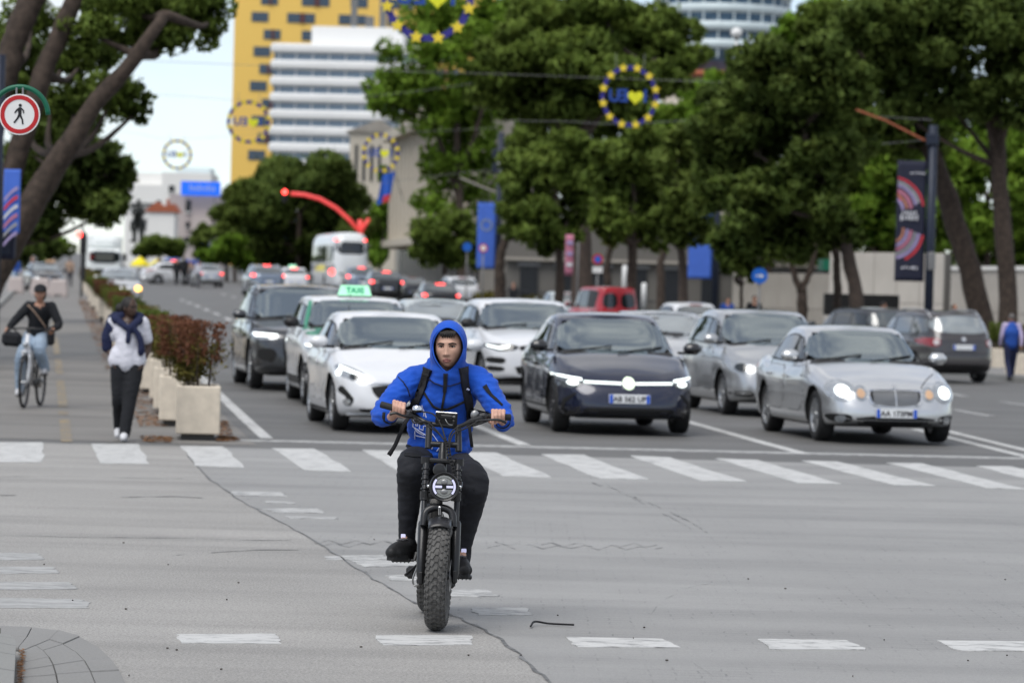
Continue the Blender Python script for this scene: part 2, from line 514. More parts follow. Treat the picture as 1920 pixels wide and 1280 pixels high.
    def ball(s, c, r, n=12, m=8, k=None, rot=None):
        r = r if isinstance(r, (list, tuple)) else (r, r, r)
        T = Matrix.Translation(c) @ (Euler(rot).to_matrix().to_4x4() if rot is not None else Matrix()) @ Matrix.Diagonal((*r, 1))
        V, F = [T @ Vector((0, 0, 1))], []
        for i in range(1, m):
            p = PI * i / m
            for j in range(n):
                w = 2 * PI * j / n
                V.append(T @ Vector((math.sin(p) * math.cos(w), math.sin(p) * math.sin(w), math.cos(p))))
        V.append(T @ Vector((0, 0, -1)))
        for j in range(n): F.append((0, 1 + j, 1 + (j+1) % n))
        for i in range(m - 2):
            for j in range(n):
                F.append((1 + i*n + j, 1 + (i+1)*n + j, 1 + (i+1)*n + (j+1) % n, 1 + i*n + (j+1) % n))
        e = len(V) - 1
        for j in range(n): F.append((e, 1 + (m-2)*n + (j+1) % n, 1 + (m-2)*n + j))
        return s.add(V, F, k)
    def prism(s, poly, d, T=None, k=None, both=False):
        """Outline (x, y) extruded from z=0 to z=d, then moved by T."""
        T = T or Matrix()
        n = len(poly)
        V = [T @ Vector((x, y, 0)) for x, y in poly] + [T @ Vector((x, y, d)) for x, y in poly]
        tri = geometry.tessellate_polygon([[Vector((x, y, 0)) for x, y in poly]])
        area = sum(poly[i][0] * poly[(i+1) % n][1] - poly[(i+1) % n][0] * poly[i][1] for i in range(n))
        F = []
        for t in tri:
            a, b, c = t
            ar = (poly[b][0]-poly[a][0])*(poly[c][1]-poly[a][1]) - (poly[c][0]-poly[a][0])*(poly[b][1]-poly[a][1])
            if ar < 0: b, c = c, b
            F.append((a + n, b + n, c + n)); F.append((c, b, a))
        for i in range(n):
            j = (i + 1) % n
            F.append((i, j, j + n, i + n) if area > 0 else (j, i, i + n, j + n))
        return s.add(V, F, k)
    def mesh(s, name, mats, smooth=False):
        return mk(name, s.v, s.f, mats, smooth, s.m)
    def build(s, name, mats, parent=None, smooth=False, loc=(0, 0, 0), rot=(0, 0, 0)):
        return put(name, s.mesh(name, mats, smooth), parent, loc, rot)
def auto_smooth(me, ang=40):
    """Smooth faces but keep edges sharper than ang."""
    me.polygons.foreach_set('use_smooth', [True] * len(me.polygons))
    bm = bmesh.new(); bm.from_mesh(me)
    for e in bm.edges:
        if len(e.link_faces) == 2:
            e.smooth = e.calc_face_angle(0) < R(ang)
    bm.to_mesh(me); bm.free()
    return me
_tx = {}
def text_mesh(txt, size, depth=0.004, bold=0.0, mat_='plate_ink'):
    key = (txt, size, depth, bold, mat_)
    if key in _tx: return _tx[key]
    cu = bpy.data.curves.new('lettering', 'FONT')
    cu.body, cu.size, cu.extrude, cu.offset = txt, size, depth, bold
    cu.align_x, cu.align_y = 'CENTER', 'CENTER'
    cu.resolution_u = 3
    o = bpy.data.objects.new('lettering', cu)
    COL.objects.link(o)
    dg = bpy.context.evaluated_depsgraph_get()
    me = bpy.data.meshes.new_from_object(o.evaluated_get(dg))
    bpy.data.objects.remove(o)
    me.materials.clear(); me.materials.append(M[mat_])
    _tx[key] = me
    return me
def voxel(mb, size, smooth=4, mats=('cloth_black',), name='body', factor=0.5):
    """Fuse the shapes of a builder into one continuous skin."""
    me = mb.mesh(name + '_src', list(mats))
    o = bpy.data.objects.new('fuse', me)
    COL.objects.link(o)
    m = o.modifiers.new('r', 'REMESH'); m.mode = 'VOXEL'; m.voxel_size = size; m.adaptivity = 0
    m.use_smooth_shade = True
    if smooth:
        q = o.modifiers.new('s', 'SMOOTH'); q.iterations = smooth; q.factor = factor
    dg = bpy.context.evaluated_depsgraph_get()
    out = bpy.data.meshes.new_from_object(o.evaluated_get(dg))
    bpy.data.objects.remove(o)
    bpy.data.meshes.remove(me)
    out.name = name
    out.materials.clear()
    for m_ in mats: out.materials.append(M[m_])
    out.polygons.foreach_set('material_index', [0] * len(out.polygons))
    out.polygons.foreach_set('use_smooth', [True] * len(out.polygons))
    return out
def boolean_cut(me, cutters, name):
    o = bpy.data.objects.new('cut_src', me); COL.objects.link(o)
    c = bpy.data.objects.new('cutter', cutters); COL.objects.link(c)
    b = o.modifiers.new('b', 'BOOLEAN'); b.object = c; b.operation = 'DIFFERENCE'; b.solver = 'EXACT'
    b.material_mode = 'TRANSFER'
    dg = bpy.context.evaluated_depsgraph_get()
    out = bpy.data.meshes.new_from_object(o.evaluated_get(dg))
    bpy.data.objects.remove(o); bpy.data.objects.remove(c)
    out.name = name
    return out
def capsule(mb, a, b, ra, rb, n=14):
    """Tapered limb with round ends."""
    a, b = Vector(a), Vector(b)
    mb.tube([a, b], [ra, rb], n)
    mb.ball(a, ra, n, 8); mb.ball(b, rb, n, 8)
def limb(mb, pts, rs, n=14, seg=4):
    P = spline(pts, (len(pts) - 1) * seg)
    rf = interp(list(range(len(rs))), rs)
    rr = [rf(i / seg) for i in range(len(P))]
    mb.tube(P, rr, n)
    mb.ball(P[0], rr[0], n, 8); mb.ball(P[-1], rr[-1], n, 8)
# THE GROUND
UX = -0.1236                                  # the boulevard drifts this far sideways per metre
def rd(a, y, dz=0.0):
    """Point on the ground at road offset a (metres right of the cycle path's axis line) and distance y."""
    x = a + UX * y
    return Vector((x, y, gz(x, y) + dz))
def ground_mat(name, col, rough, grain, streak=0.0, brick=False, patch=0.12):
    m = mat(name, col, rough, var=patch, scale=0.35, detail=6)
    nt = m.node_tree; p = nt.nodes['Principled BSDF']
    tc = nt.nodes['Texture Coordinate']
    base = p.inputs['Base Color'].links[0].from_socket
    n = nt.nodes.new('ShaderNodeTexNoise'); n.inputs['Scale'].default_value = 75; n.inputs['Detail'].default_value = 6
    n.inputs['Roughness'].default_value = 0.75
    nt.links.new(tc.outputs['Object'], n.inputs['Vector'])
    mr = nt.nodes.new('ShaderNodeMapRange')
    mr.inputs['From Min'].default_value, mr.inputs['From Max'].default_value = 0.25, 0.75
    mr.inputs['To Min'].default_value, mr.inputs['To Max'].default_value = 1 - grain, 1 + grain
    nt.links.new(n.outputs['Fac'], mr.inputs['Value'])
    mu = nt.nodes.new('ShaderNodeMix'); mu.data_type = 'RGBA'; mu.blend_type = 'MULTIPLY'
    mu.inputs['Factor'].default_value = 1
    nt.links.new(base, mu.inputs['A']); nt.links.new(mr.outputs['Result'], mu.inputs['B'])
    last = mu.outputs['Result']
    if streak:
        mp = nt.nodes.new('ShaderNodeMapping'); mp.inputs['Scale'].default_value = (0.10, 1.3, 1)
        nt.links.new(tc.outputs['Object'], mp.inputs['Vector'])
        s2 = nt.nodes.new('ShaderNodeTexNoise'); s2.inputs['Scale'].default_value = 1.0; s2.inputs['Detail'].default_value = 5
        nt.links.new(mp.outputs['Vector'], s2.inputs['Vector'])
        r2 = nt.nodes.new('ShaderNodeMapRange')
        r2.inputs['From Min'].default_value, r2.inputs['From Max'].default_value = 0.34, 0.56
        r2.inputs['To Min'].default_value, r2.inputs['To Max'].default_value = 1 - streak, 1.04
        nt.links.new(s2.outputs['Fac'], r2.inputs['Value'])
        m2 = nt.nodes.new('ShaderNodeMix'); m2.data_type = 'RGBA'; m2.blend_type = 'MULTIPLY'; m2.inputs['Factor'].default_value = 1
        nt.links.new(last, m2.inputs['A']); nt.links.new(r2.outputs['Result'], m2.inputs['B'])
        last = m2.outputs['Result']
    b = nt.nodes.new('ShaderNodeBump'); b.inputs['Strength'].default_value = 0.5; b.inputs['Distance'].default_value = 0.006
    nt.links.new(n.outputs['Fac'], b.inputs['Height'])
    if brick:
        bt = nt.nodes.new('ShaderNodeTexBrick')
        bt.inputs['Scale'].default_value = 1.0
        bt.inputs['Brick Width'].default_value, bt.inputs['Row Height'].default_value = 0.24, 0.12
        bt.inputs['Mortar Size'].default_value, bt.inputs['Mortar Smooth'].default_value = 0.006, 0.3
        bt.inputs['Color1'].default_value, bt.inputs['Color2'].default_value = (1, 1, 1, 1), (0.93, 0.93, 0.93, 1)
        bt.inputs['Mortar'].default_value = (0.50, 0.50, 0.50, 1)
        wob = nt.nodes.new('ShaderNodeTexNoise'); wob.inputs['Scale'].default_value = 5; wob.inputs['Detail'].default_value = 3
        nt.links.new(tc.outputs['Object'], wob.inputs['Vector'])
        va = nt.nodes.new('ShaderNodeVectorMath'); va.operation = 'MULTIPLY_ADD'
        va.inputs[1].default_value = (0.05, 0.05, 0)
        nt.links.new(wob.outputs['Color'], va.inputs[0]); nt.links.new(tc.outputs['Object'], va.inputs[2])
        nt.links.new(va.outputs['Vector'], bt.inputs['Vector'])
        wn = nt.nodes.new('ShaderNodeTexNoise'); wn.inputs['Scale'].default_value = 1.6; wn.inputs['Detail'].default_value = 5
        nt.links.new(tc.outputs['Object'], wn.inputs['Vector'])
        wr = nt.nodes.new('ShaderNodeMapRange')
        wr.inputs['From Min'].default_value, wr.inputs['From Max'].default_value = 0.46, 0.74
        nt.links.new(wn.outputs['Fac'], wr.inputs['Value'])
        m3 = nt.nodes.new('ShaderNodeMix'); m3.data_type = 'RGBA'; m3.blend_type = 'MULTIPLY'
        nt.links.new(wr.outputs['Result'], m3.inputs['Factor'])
        nt.links.new(last, m3.inputs['A']); nt.links.new(bt.outputs['Color'], m3.inputs['B'])
        last = m3.outputs['Result']
        b2 = nt.nodes.new('ShaderNodeBump'); b2.inputs['Strength'].default_value = 0.35; b2.inputs['Distance'].default_value = 0.008
        nt.links.new(bt.outputs['Color'], b2.inputs['Height'])
        nt.links.new(b.outputs['Normal'], b2.inputs['Normal'])
        b = b2
    nt.links.new(b.outputs['Normal'], p.inputs['Normal'])
    nt.links.new(last, p.inputs['Base Color'])
    rr = nt.nodes.new('ShaderNodeMapRange')
    rr.inputs['To Min'].default_value, rr.inputs['To Max'].default_value = rough - 0.08, rough + 0.08
    nt.links.new(n.outputs['Fac'], rr.inputs['Value'])
    nt.links.new(rr.outputs['Result'], p.inputs['Roughness'])
    return m
ground_mat('asphalt_road', (0.112, 0.110, 0.106), 0.60, 0.25, 0.22)
ground_mat('asphalt_apron', (0.275, 0.266, 0.252), 0.66, 0.8, 0.14)
ground_mat('sett_paving', (0.25, 0.245, 0.236), 0.50, 0.35, 0.12, brick=True)
ground_mat('asphalt_path', (0.175, 0.166, 0.154), 0.66, 0.25, 0.25)
ground_mat('pavement_grey', (0.20, 0.195, 0.19), 0.75, 0.25, 0.15)
ground_mat('paver_slab', (0.215, 0.212, 0.205), 0.7, 0.22, 0.0)
ground_mat('kerb_stone', (0.24, 0.24, 0.23), 0.7, 0.2, 0.0)
def paint_mat(name, col, ground, wear):
    m = mat(name, col, 0.6, var=0.06, scale=3)
    nt = m.node_tree; p = nt.nodes['Principled BSDF']; tc = nt.nodes['Texture Coordinate']
    base = p.inputs['Base Color'].links[0].from_socket
    n = nt.nodes.new('ShaderNodeTexNoise'); n.inputs['Scale'].default_value = 7; n.inputs['Detail'].default_value = 9
    n.inputs['Roughness'].default_value = 0.72
    mp = nt.nodes.new('ShaderNodeMapping'); mp.inputs['Scale'].default_value = (0.7, 1.3, 1)
    nt.links.new(tc.outputs['Object'], mp.inputs['Vector']); nt.links.new(mp.outputs['Vector'], n.inputs['Vector'])
    mr = nt.nodes.new('ShaderNodeMapRange')
    c = 0.28 + 0.44 * wear
    mr.inputs['From Min'].default_value, mr.inputs['From Max'].default_value = c - 0.07, c + 0.07
    nt.links.new(n.outputs['Fac'], mr.inputs['Value'])
    mx = nt.nodes.new('ShaderNodeMix'); mx.data_type = 'RGBA'
    mx.inputs['A'].default_value = (*ground, 1)
    nt.links.new(base, mx.inputs['B']); nt.links.new(mr.outputs['Result'], mx.inputs['Factor'])
    nt.links.new(mx.outputs['Result'], p.inputs['Base Color'])
    return m
paint_mat('road_paint', (0.50, 0.50, 0.49), (0.20, 0.20, 0.20), 0.34)
paint_mat('road_paint_worn', (0.44, 0.44, 0.43), (0.21, 0.21, 0.21), 0.46)
paint_mat('road_paint_faded', (0.36, 0.36, 0.355), (0.235, 0.235, 0.23), 0.45)
paint_mat('road_paint_yellow', (0.33, 0.23, 0.075), (0.15, 0.14, 0.13), 0.6)
paint_mat('tar_line', (0.065, 0.065, 0.065), (0.17, 0.17, 0.17), 0.5)
def sheet(name, ptsL, ptsR, m, parent=None, dz=0.0):
    """Strip of ground between two polylines of equal length."""
    V, F = [], []
    for a, b in zip(ptsL, ptsR): V += [a + Vector((0, 0, dz)), b + Vector((0, 0, dz))]
    for i in range(len(ptsL) - 1): F.append((2*i, 2*i+1, 2*i+3, 2*i+2))
    return put(name, mk(name, V, F, m), parent)
ys = [-60, -20, 5, 15, 25, 35, 36, 38, 40, 42, 44, 46, 48, 50, 55, 60, 70, 80, 90, 100, 120, 140, 170, 200, 250, 300, 400, 600, 900, 1500, 3000]
xs = [-900, -300, -100, -60, -40, -30, -20, -15, -10, -7, -4, -2, 0, 2, 4, 7, 10, 15, 20, 30, 45, 70, 150, 400, 900]
V = [(x, y, gz(x, y) - 0.006) for y in ys for x in xs]
n_ = len(xs)
F = [(j*n_+i, j*n_+i+1, (j+1)*n_+i+1, (j+1)*n_+i) for j in range(len(ys)-1) for i in range(n_-1)]
road = put('road', mk('road', V, F, 'asphalt_road'))
tag(road, kind='structure')
# pale asphalt apron on the left, its torn edge running across the crossing; stone setts to the right of it
edge_px = [(345, 836), (352, 852), (366, 872), (395, 900), (440, 932), (508, 968), (585, 1010), (650, 1052), (700, 1085), (780, 1130), (850, 1153), (900, 1175), (945, 1203), (990, 1240), (1030, 1282), (1090, 1380), (1130, 1520)]
edge = []
rnd = random.Random(4)
for i in range(len(edge_px) - 1):
    a, b = gp(*edge_px[i]), gp(*edge_px[i+1])
    for k in range(5):
        q = a.lerp(b, k / 5)
        edge.append(q + Vector((rnd.uniform(-.012, .012), rnd.uniform(-.03, .03), 0)))
edge.append(gp(*edge_px[-1]))
apron = sheet('asphalt_apron', [Vector((-40, p.y, p.z)) for p in edge], edge, 'asphalt_apron', None, -0.002)
tag(apron, kind='structure')
setts = sheet('sett_paving', [p + Vector((0.004, 0, 0)) for p in edge], [Vector((28, p.y, p.z)) for p in edge], 'sett_paving', None, -0.003)
tag(setts, kind='structure')
# dark torn lip along the apron's edge
lip = sheet('torn_edge', [p + Vector((-rnd.uniform(.0, .012), 0, 0)) for p in edge], [p + Vector((rnd.uniform(.004, .018), 0, 0)) for p in edge], 'tar_line', apron, 0.001)
ylist = [41.6, 43, 45, 48, 52, 57, 63, 70, 80, 90, 105, 120, 140, 170, 200, 240, 280, 330]
path = sheet('cycle_path', [rd(-2.0, y) for y in ylist], [rd(2.30, y) for y in ylist], 'asphalt_path', None, -0.002)
tag(path, kind='structure')
side_l = sheet('pavement', [rd(-40, y, .12) for y in ylist[4:]], [rd(-2.15, y, .12) for y in ylist[4:]], 'pavement_grey')
tag(side_l, kind='structure')
kb = MB()
for i in range(4, len(ylist) - 1):
    a, b = rd(-2.08, ylist[i]), rd(-2.08, ylist[i+1])
    kb.add([a+Vector((-.07,0,-.1)), b+Vector((-.07,0,-.1)), b+Vector((.07,0,-.1)), a+Vector((.07,0,-.1)),
            a+Vector((-.07,0,.126)), b+Vector((-.07,0,.126)), b+Vector((.07,0,.126)), a+Vector((.07,0,.126))],
           [(4,7,6,5),(0,1,5,4),(2,3,7,6),(0,4,7,3),(1,2,6,5)])
kb.build('kerb', 'kerb_stone', side_l)
yl2 = [60, 70, 80, 90, 100, 120, 140, 170, 200, 240, 280, 330]
side_r = sheet('pavement', [rd(22.6, y, .12) for y in yl2], [rd(60, y, .12) for y in yl2], 'pavement_grey')
tag(side_r, kind='structure')
kb = MB()
for i in range(len(yl2) - 1):
    a, b = rd(22.55, yl2[i]), rd(22.55, yl2[i+1])
    kb.add([a+Vector((-.07,0,-.1)), b+Vector((-.07,0,-.1)), b+Vector((.07,0,-.1)), a+Vector((.07,0,-.1)),
            a+Vector((-.07,0,.126)), b+Vector((-.07,0,.126)), b+Vector((.07,0,.126)), a+Vector((.07,0,.126))],
           [(4,7,6,5),(0,1,5,4),(2,3,7,6),(0,4,7,3),(1,2,6,5)])
kb.build('kerb', 'kerb_stone', side_r)
# painted markings, parts of the road
def mark(name, px, m='road_paint', dz=0.002, jag=0.02, parent=road, seed=0):
    """Painted patch whose corners were measured on the ground."""
    r = random.Random(seed + int(px[0][0]))
    P = [gp(*p) for p in px]
    V = []
    for i in range(len(P)):
        a, b = P[i], P[(i+1) % len(P)]
        for k in range(6):
            q = a.lerp(b, k / 6)
            V.append(Vector((q.x + r.uniform(-jag, jag), q.y + r.uniform(-jag, jag), 0)))
    for v in V: v.z = gz(v.x, v.y) + dz
    tri = geometry.tessellate_polygon([[Vector((v.x, v.y, 0)) for v in V]])
    F = []
    for a, b, c in tri:
        n = (V[b] - V[a]).cross(V[c] - V[a])
        F.append((a, b, c) if n.z > 0 else (c, b, a))
    n = len(V); V += [v - Vector((0, 0, dz + .006)) for v in V]
    ar = sum(V[i].x * V[(i+1) % n].y - V[(i+1) % n].x * V[i].y for i in range(n))
    for i in range(n):
        j = (i + 1) % n
        F.append((i, i + n, j + n, j) if ar > 0 else (j, j + n, i + n, i))
    return put(name, mk(name, V, F, m), parent)
stripes = [[(-70,829),(83,829),(80,866),(-75,866)], [(172,832),(258,832),(281,869),(187,868)], [(340,836),(420,837),(461,876),(368,873)],
           [(512,840),(590,841),(660,884),(566,880)], [(680,843),(757,845),(850,889),(755,886)], [(848,847),(930,848),(1037,895),(945,892)],
           [(1015,851),(1092,852),(1219,898),(1125,897)], [(1180,853.6),(1255,857),(1398,902),(1315.5,900.5)],
           [(1343,859),(1418,862),(1578,906.5),(1495,905)], [(1503,863),(1572,865),(1752,910),(1677,909)],
           [(1663,867),(1727,868),(1925,917),(1848,914)], [(1829,873),(1900,874),(2090,922),(2010,920)]]
for i, s_ in enumerate(stripes): mark('crosswalk_stripe', s_, seed=i)
for s_ in ([(332,1188.5),(515,1187.5),(528,1206),(339,1205)], [(702,1191),(880,1190.5),(889,1208),(717,1209)], [(1063,1194),(1240,1197),(1275,1213),(1080,1212)],
           [(1418,1197),(1590,1200),(1625,1217),(1445,1216)], [(1753,1200),(1925,1202),(1960,1220),(1800,1219)]):
    mark('cycle_crossing_square', s_, jag=0.012)
def line(name, a, b, w, m='road_paint', n=None, parent=road, dz=0.001):
    """Straight painted line from pixel a to pixel b, w metres wide on the ground."""
    A, B = gp(*a), gp(*b)
    n = n or max(2, int((B - A).length / 3))
    d = (B - A).normalized(); s_ = Vector((d.y, -d.x, 0)) * (w / 2)
    V, F = [], []
    for i in range(n + 1):
        q = A.lerp(B, i / n)
        for sg in (-1, 1):
            v = q + s_ * sg; v.z = gz(v.x, v.y) + dz; V.append(v)
    for i in range(n): F.append((2*i+1, 2*i, 2*i+2, 2*i+3))
    k = len(V); V += [v - Vector((0, 0, dz + .006)) for v in V]
    for i in range(n): F += [(2*i, k+2*i, k+2*i+2, 2*i+2), (2*i+3, k+2*i+3, k+2*i+1, 2*i+1)]
    me = mk(name, V, F, m)
    if me.polygons[0].normal.z < 0: me.flip_normals()
    return put(name, me, parent)
line('stop_line', (405, 823.5), (2100, 863), 0.40, 'road_paint_worn')
line('lane_line', (501, 822), (330, 660), 0.15, 'road_paint', 24)
line('lane_line', (985, 834), (560, 660), 0.15, 'road_paint', 30)
line('lane_line', (1508, 850), (1130, 745), 0.15, 'road_paint', 24)
line('centre_line', (1725, 795), (2060, 876), 0.13)
line('centre_line', (1715, 804), (2060, 888), 0.13)
for a, b in (((1791,768),(1861,780)), ((1879,753),(1940,761)), ((1770,735),(1812,743)), ((1700,722),(1735,728))):
    line('lane_dash', a, b, 0.14, 'road_paint_worn')
for k in range(11):
    y0 = 76 + k * 9
    a, b = rd(5.75, y0), rd(5.75, y0 + 4.2)
    V = [a+Vector((-.09,0,.001)), a+Vector((.09,0,.001)), b+Vector((.09,0,.001)), b+Vector((-.09,0,.001))]
    put('lane_dash', mk('lane_dash', V, [(0,1,2,3)], 'road_paint'), road)
for k in range(10):
    y0 = 95 + k * 11
    a, b = rd(8.9, y0), rd(8.9, y0 + 4.2)
    V = [a+Vector((-.09,0,.001)), a+Vector((.09,0,.001)), b+Vector((.09,0,.001)), b+Vector((-.09,0,.001))]
    put('lane_dash', mk('lane_dash', V, [(0,1,2,3)], 'road_paint'), road)
for a, b in (((125,828),(121,786)), ((119,777),(118.5,771)), ((118,763),(113,712)), ((112,700),(108,672)), ((107,664),(103,632)), ((102,620),(101,600)), ((100.5,590),(100,572))):
    line('cycle_path_dash', a, b, 0.13, 'road_paint_yellow', parent=path, dz=0.001)
for s_ in ([(432,920),(528,922),(536,930),(436,928)], [(482,952),(600,953),(608,961),(520,960)], [(535,967),(630,969),(633,973),(540,971)], [(498,938),(545,940),(560,944),(500,942)],
           [(610,1042),(720,1040),(735,1048),(615,1049)], [(660,1050),(790,1048),(800,1060),(680,1062)], [(725,1078),(830,1077),(845,1087),(735,1088)], [(820,1104),(915,1105),(935,1117),(850,1118)], [(880,1138),(985,1139),(1004,1152),(900,1152)]):
    mark('faded_crossing_bar', s_, 'road_paint_worn', 0.001, 0.02, setts)
for s_ in ([(-20,1036),(70,1036),(84,1049),(-20,1050)], [(-20,1062),(98,1062),(112,1074),(-20,1075)], [(-20,1090),(130,1091),(146,1104),(-20,1105)], [(-20,1120),(150,1123),(172,1130),(165,1139),(-20,1139)]):
    mark('faded_crossing_bar', s_, 'road_paint_faded', 0.001, 0.015, apron)
# wandering joint across the setts (zigzag double line), tar seams, and a few cracks
def crack(px, w, parent, m='tar_line', seed=1, jit=0.02, dz=0.002, name='crack'):
    r = random.Random(seed)
    L, Rr = [], []
    for i in range(len(px) - 1):
        a, b = gp(*px[i]), gp(*px[i+1])
        k = max(2, int((b - a).length / 0.12))
        for j in range(k):
            q = a.lerp(b, j / k) + Vector((0, r.uniform(-jit, jit), 0))
            ww = w * r.uniform(0.15, 1.2)
            L.append(q + Vector((0, ww, 0))); Rr.append(q - Vector((0, ww, 0)))
    me_v, me_f = [], []
    for a, b in zip(L, Rr): me_v += [a, b]
    for i in range(len(L) - 1):
        if noise.noise(Vector((i * .21, seed * 3.7, 0))) > -.12: me_f.append((2*i, 2*i+1, 2*i+3, 2*i+2))
    for v in me_v: v.z = gz(v.x, v.y) + dz
    me = mk(name, me_v, me_f, m)
    if me.polygons[0].normal.z < 0: me.flip_normals()
    return put(name, me, parent)
zig = [(590 + i * 26, 1012 + (0 if i % 2 else 7) + i * .25) for i in range(26)]
crack(zig, 0.022, setts, seed=2, name='paving_joint')
crack([(x + 12, y + 4 + (i % 3)) for i, (x, y) in enumerate(zig)], 0.02, setts, seed=3, name='paving_joint')
crack([(1110, 905), (1180, 928), (1235, 950), (1290, 975), (1330, 1000)], 0.05, setts, seed=5, jit=.12)
crack([(1140, 910), (1210, 945), (1262, 972), (1300, 992)], 0.04, setts, seed=6, jit=.12)
crack([(0, 1003), (150, 1006), (330, 1008), (480, 1012), (580, 1012)], 0.016, apron, seed=7, dz=0.001)
crack([(0, 928), (90, 927), (200, 932), (330, 930), (430, 936)], 0.03, apron, seed=8, dz=0.001)
crack([(0, 893), (130, 892), (260, 896), (370, 897)], 0.02, apron, seed=9, dz=0.001)
crack([(330, 1040), (480, 1030), (600, 1030)], 0.018, apron, seed=12, dz=0.001)
crack([(1205, 1180), (1215, 1155), (1240, 1125), (1290, 1100), (1340, 1090)], 0.014, setts, 'road_paint_faded', seed=10, name='scuff_mark')
crack([(1262, 1218), (1300, 1240), (1345, 1270)], 0.012, setts, 'road_paint_faded', seed=11, name='scuff_mark')
# bottom-left corner: band of grey pavers round a kerbed island
pv = thing('paving_band', None, None)
tag(pv, kind='structure')
outer = [(-60,1174),(0,1178),(60,1180),(110,1186),(150,1198),(182,1216),(206,1238),(224,1262),(238,1290),(250,1330)]
mid = [(-60,1190),(0,1195),(50,1199),(92,1204),(118,1212),(140,1226),(158,1244),(170,1265),(180,1290),(186,1330)]
inn = [(-60,1216),(0,1217),(34,1220),(40,1226),(41,1236),(41,1248),(40,1262),(39,1275),(38,1292),(38,1330)]
r_ = random.Random(9)
def slab(c4, h):
    c = sum(c4, Vector()) / 4
    q = [c + (p - c) * 0.975 for p in c4]
    up, dn = Vector((0, 0, h)), Vector((0, 0, -.05))
    t = [c + (p - c) * 0.985 for p in q]
    put('paver', mk('paver', [p + dn for p in q] + [p + up * .7 for p in q] + [p + up for p in t],
        [(0,1,5,4),(1,2,6,5),(2,3,7,6),(3,0,4,7),(4,5,9,8),(5,6,10,9),(6,7,11,10),(7,4,8,11),(8,9,10,11)], 'paver_slab'), pv)
for A, B, sub_ in ((outer, mid, 1), (mid, inn, 2)):
    for i in range(len(A) - 1):
        a0, a1, b0, b1 = gp(*A[i]), gp(*A[i+1]), gp(*B[i]), gp(*B[i+1])
        for k in range(sub_):
            f0, f1 = k / sub_, (k + 1) / sub_
            slab([b0.lerp(a0, 1-f1), b1.lerp(a1, 1-f1), b1.lerp(a1, 1-f0), b0.lerp(a0, 1-f0)], 0.014 + r_.uniform(0, .005))
bed = [gp(*p) for p in outer] + [gp(*p) for p in reversed(inn)]
me = mk('joint_bed', [p + Vector((0, 0, .003)) for p in bed], [tuple(range(len(bed)))[::-1]], 'soil')
if me.polygons[0].normal.z < 0: me.flip_normals()
put('joint_bed', me, pv)
isl = thing('kerb_island', None, None); tag(isl, kind='structure')
kp = [gp(*p) for p in [(-70,1224),(-20,1226),(18,1229),(27,1236),(29,1250),(28,1268),(26,1300),(24,1340)]]
for i in range(len(kp) - 1):
    a, b = kp[i], kp[i+1]
    d = (b - a).normalized(); nrm = Vector((d.y, -d.x, 0)); nrm = nrm if nrm.x < 0 or nrm.y > 0 and i < 2 else -nrm
    ins = Vector((-.13, -.10, 0))
    a2, b2 = a.lerp(b, .012), a.lerp(b, .988)
    V = [a2+Vector((0,0,-.05)), b2+Vector((0,0,-.05)), b2+ins+Vector((0,0,-.05)), a2+ins+Vector((0,0,-.05)),
         a2+Vector((0,0,.10)), b2+Vector((0,0,.10)), b2+ins+Vector((0,0,.13)), a2+ins+Vector((0,0,.13))]
    me = mk('kerb_stone', V, [(0,1,5,4),(1,2,6,5),(2,3,7,6),(3,0,4,7),(4,5,6,7)], 'kerb_stone')
    put('kerb_stone', me, isl)
top = [p + Vector((-.14, -.11, .125)) for p in kp] + [Vector((-4.2, 14.5, .125)), Vector((-5, 18, .125))]
me = mk('island_top', top, [tuple(range(len(top)))], 'pavement_grey')
if me.polygons[0].normal.z < 0: me.flip_normals()
put('island_top', me, isl)
def litter(name, areas, n, size, label_mat='litter_leaf', seed=3, dz=.008):
    r = random.Random(seed); V = []
    for k in range(n):
        a = areas[k % len(areas)]
        w = [r.random() ** .8 for _ in range(3)]
        f, g = r.random(), r.random()
        q = a[0].lerp(a[1], f).lerp(a[3].lerp(a[2], f), g)
        q = Vector((q.x, q.y, gz(q.x, q.y) + dz + r.uniform(0, .012)))
        t = r.uniform(0, 2 * PI); s_ = size * r.uniform(.5, 1.3)
        d, e = Vector((math.cos(t), math.sin(t), r.uniform(-.2, .2))) * s_, Vector((-math.sin(t), math.cos(t), r.uniform(-.2, .2))) * s_ * .45
        V += [q - d, q + e, q + d, q - e]
    return tag(put(name, np_mesh(name, V, 4, label_mat)), kind='stuff')
P_ = lambda *px: [gp(*p) for p in px]
litter('fallen_leaves', [P_((36,1226),(46,1226),(42,1290),(29,1290))], 160, .016, seed=1, dz=.02)
litter('fallen_leaves', [P_((262,818),(325,820),(322,830),(268,829)), P_((255,780),(300,780),(318,800),(262,800)), P_((408,818),(440,820),(452,828),(405,828)), P_((240,720),(275,720),(295,760),(252,760)), P_((410,790),(425,790),(440,822),(412,822))], 1500, .035, seed=2)
litter('fallen_leaves', [[rd(.95, y0), rd(1.6, y0), rd(1.6, y0+12), rd(.95, y0+12)] for y0 in range(48, 150, 10)], 2600, .06, seed=4)
pb = MB()
r_ = random.Random(31)
for k in range(26):
    q = gp(r_.uniform(60, 1900), 1000 + 270 * r_.random() ** .7)
    pb.ball(q + Vector((0, 0, .004)), (r_.uniform(.003, .010), r_.uniform(.003, .009), .004), 5, 4)
tag(pb.build('road_grit', 'soil'), kind='stuff')
w = MB().tube(spline([gp(995,1176) + Vector((0,0,.008)), gp(1003,1171.5) + Vector((0,0,.02)), gp(1030,1171) + Vector((0,0,.008)), gp(1076,1174) + Vector((0,0,.01))], 16), .006, 6)
tag(w.build('wire_scrap', 'strap_web'), 'short bent black wire lying on the paving right of the front wheel', 'wire')
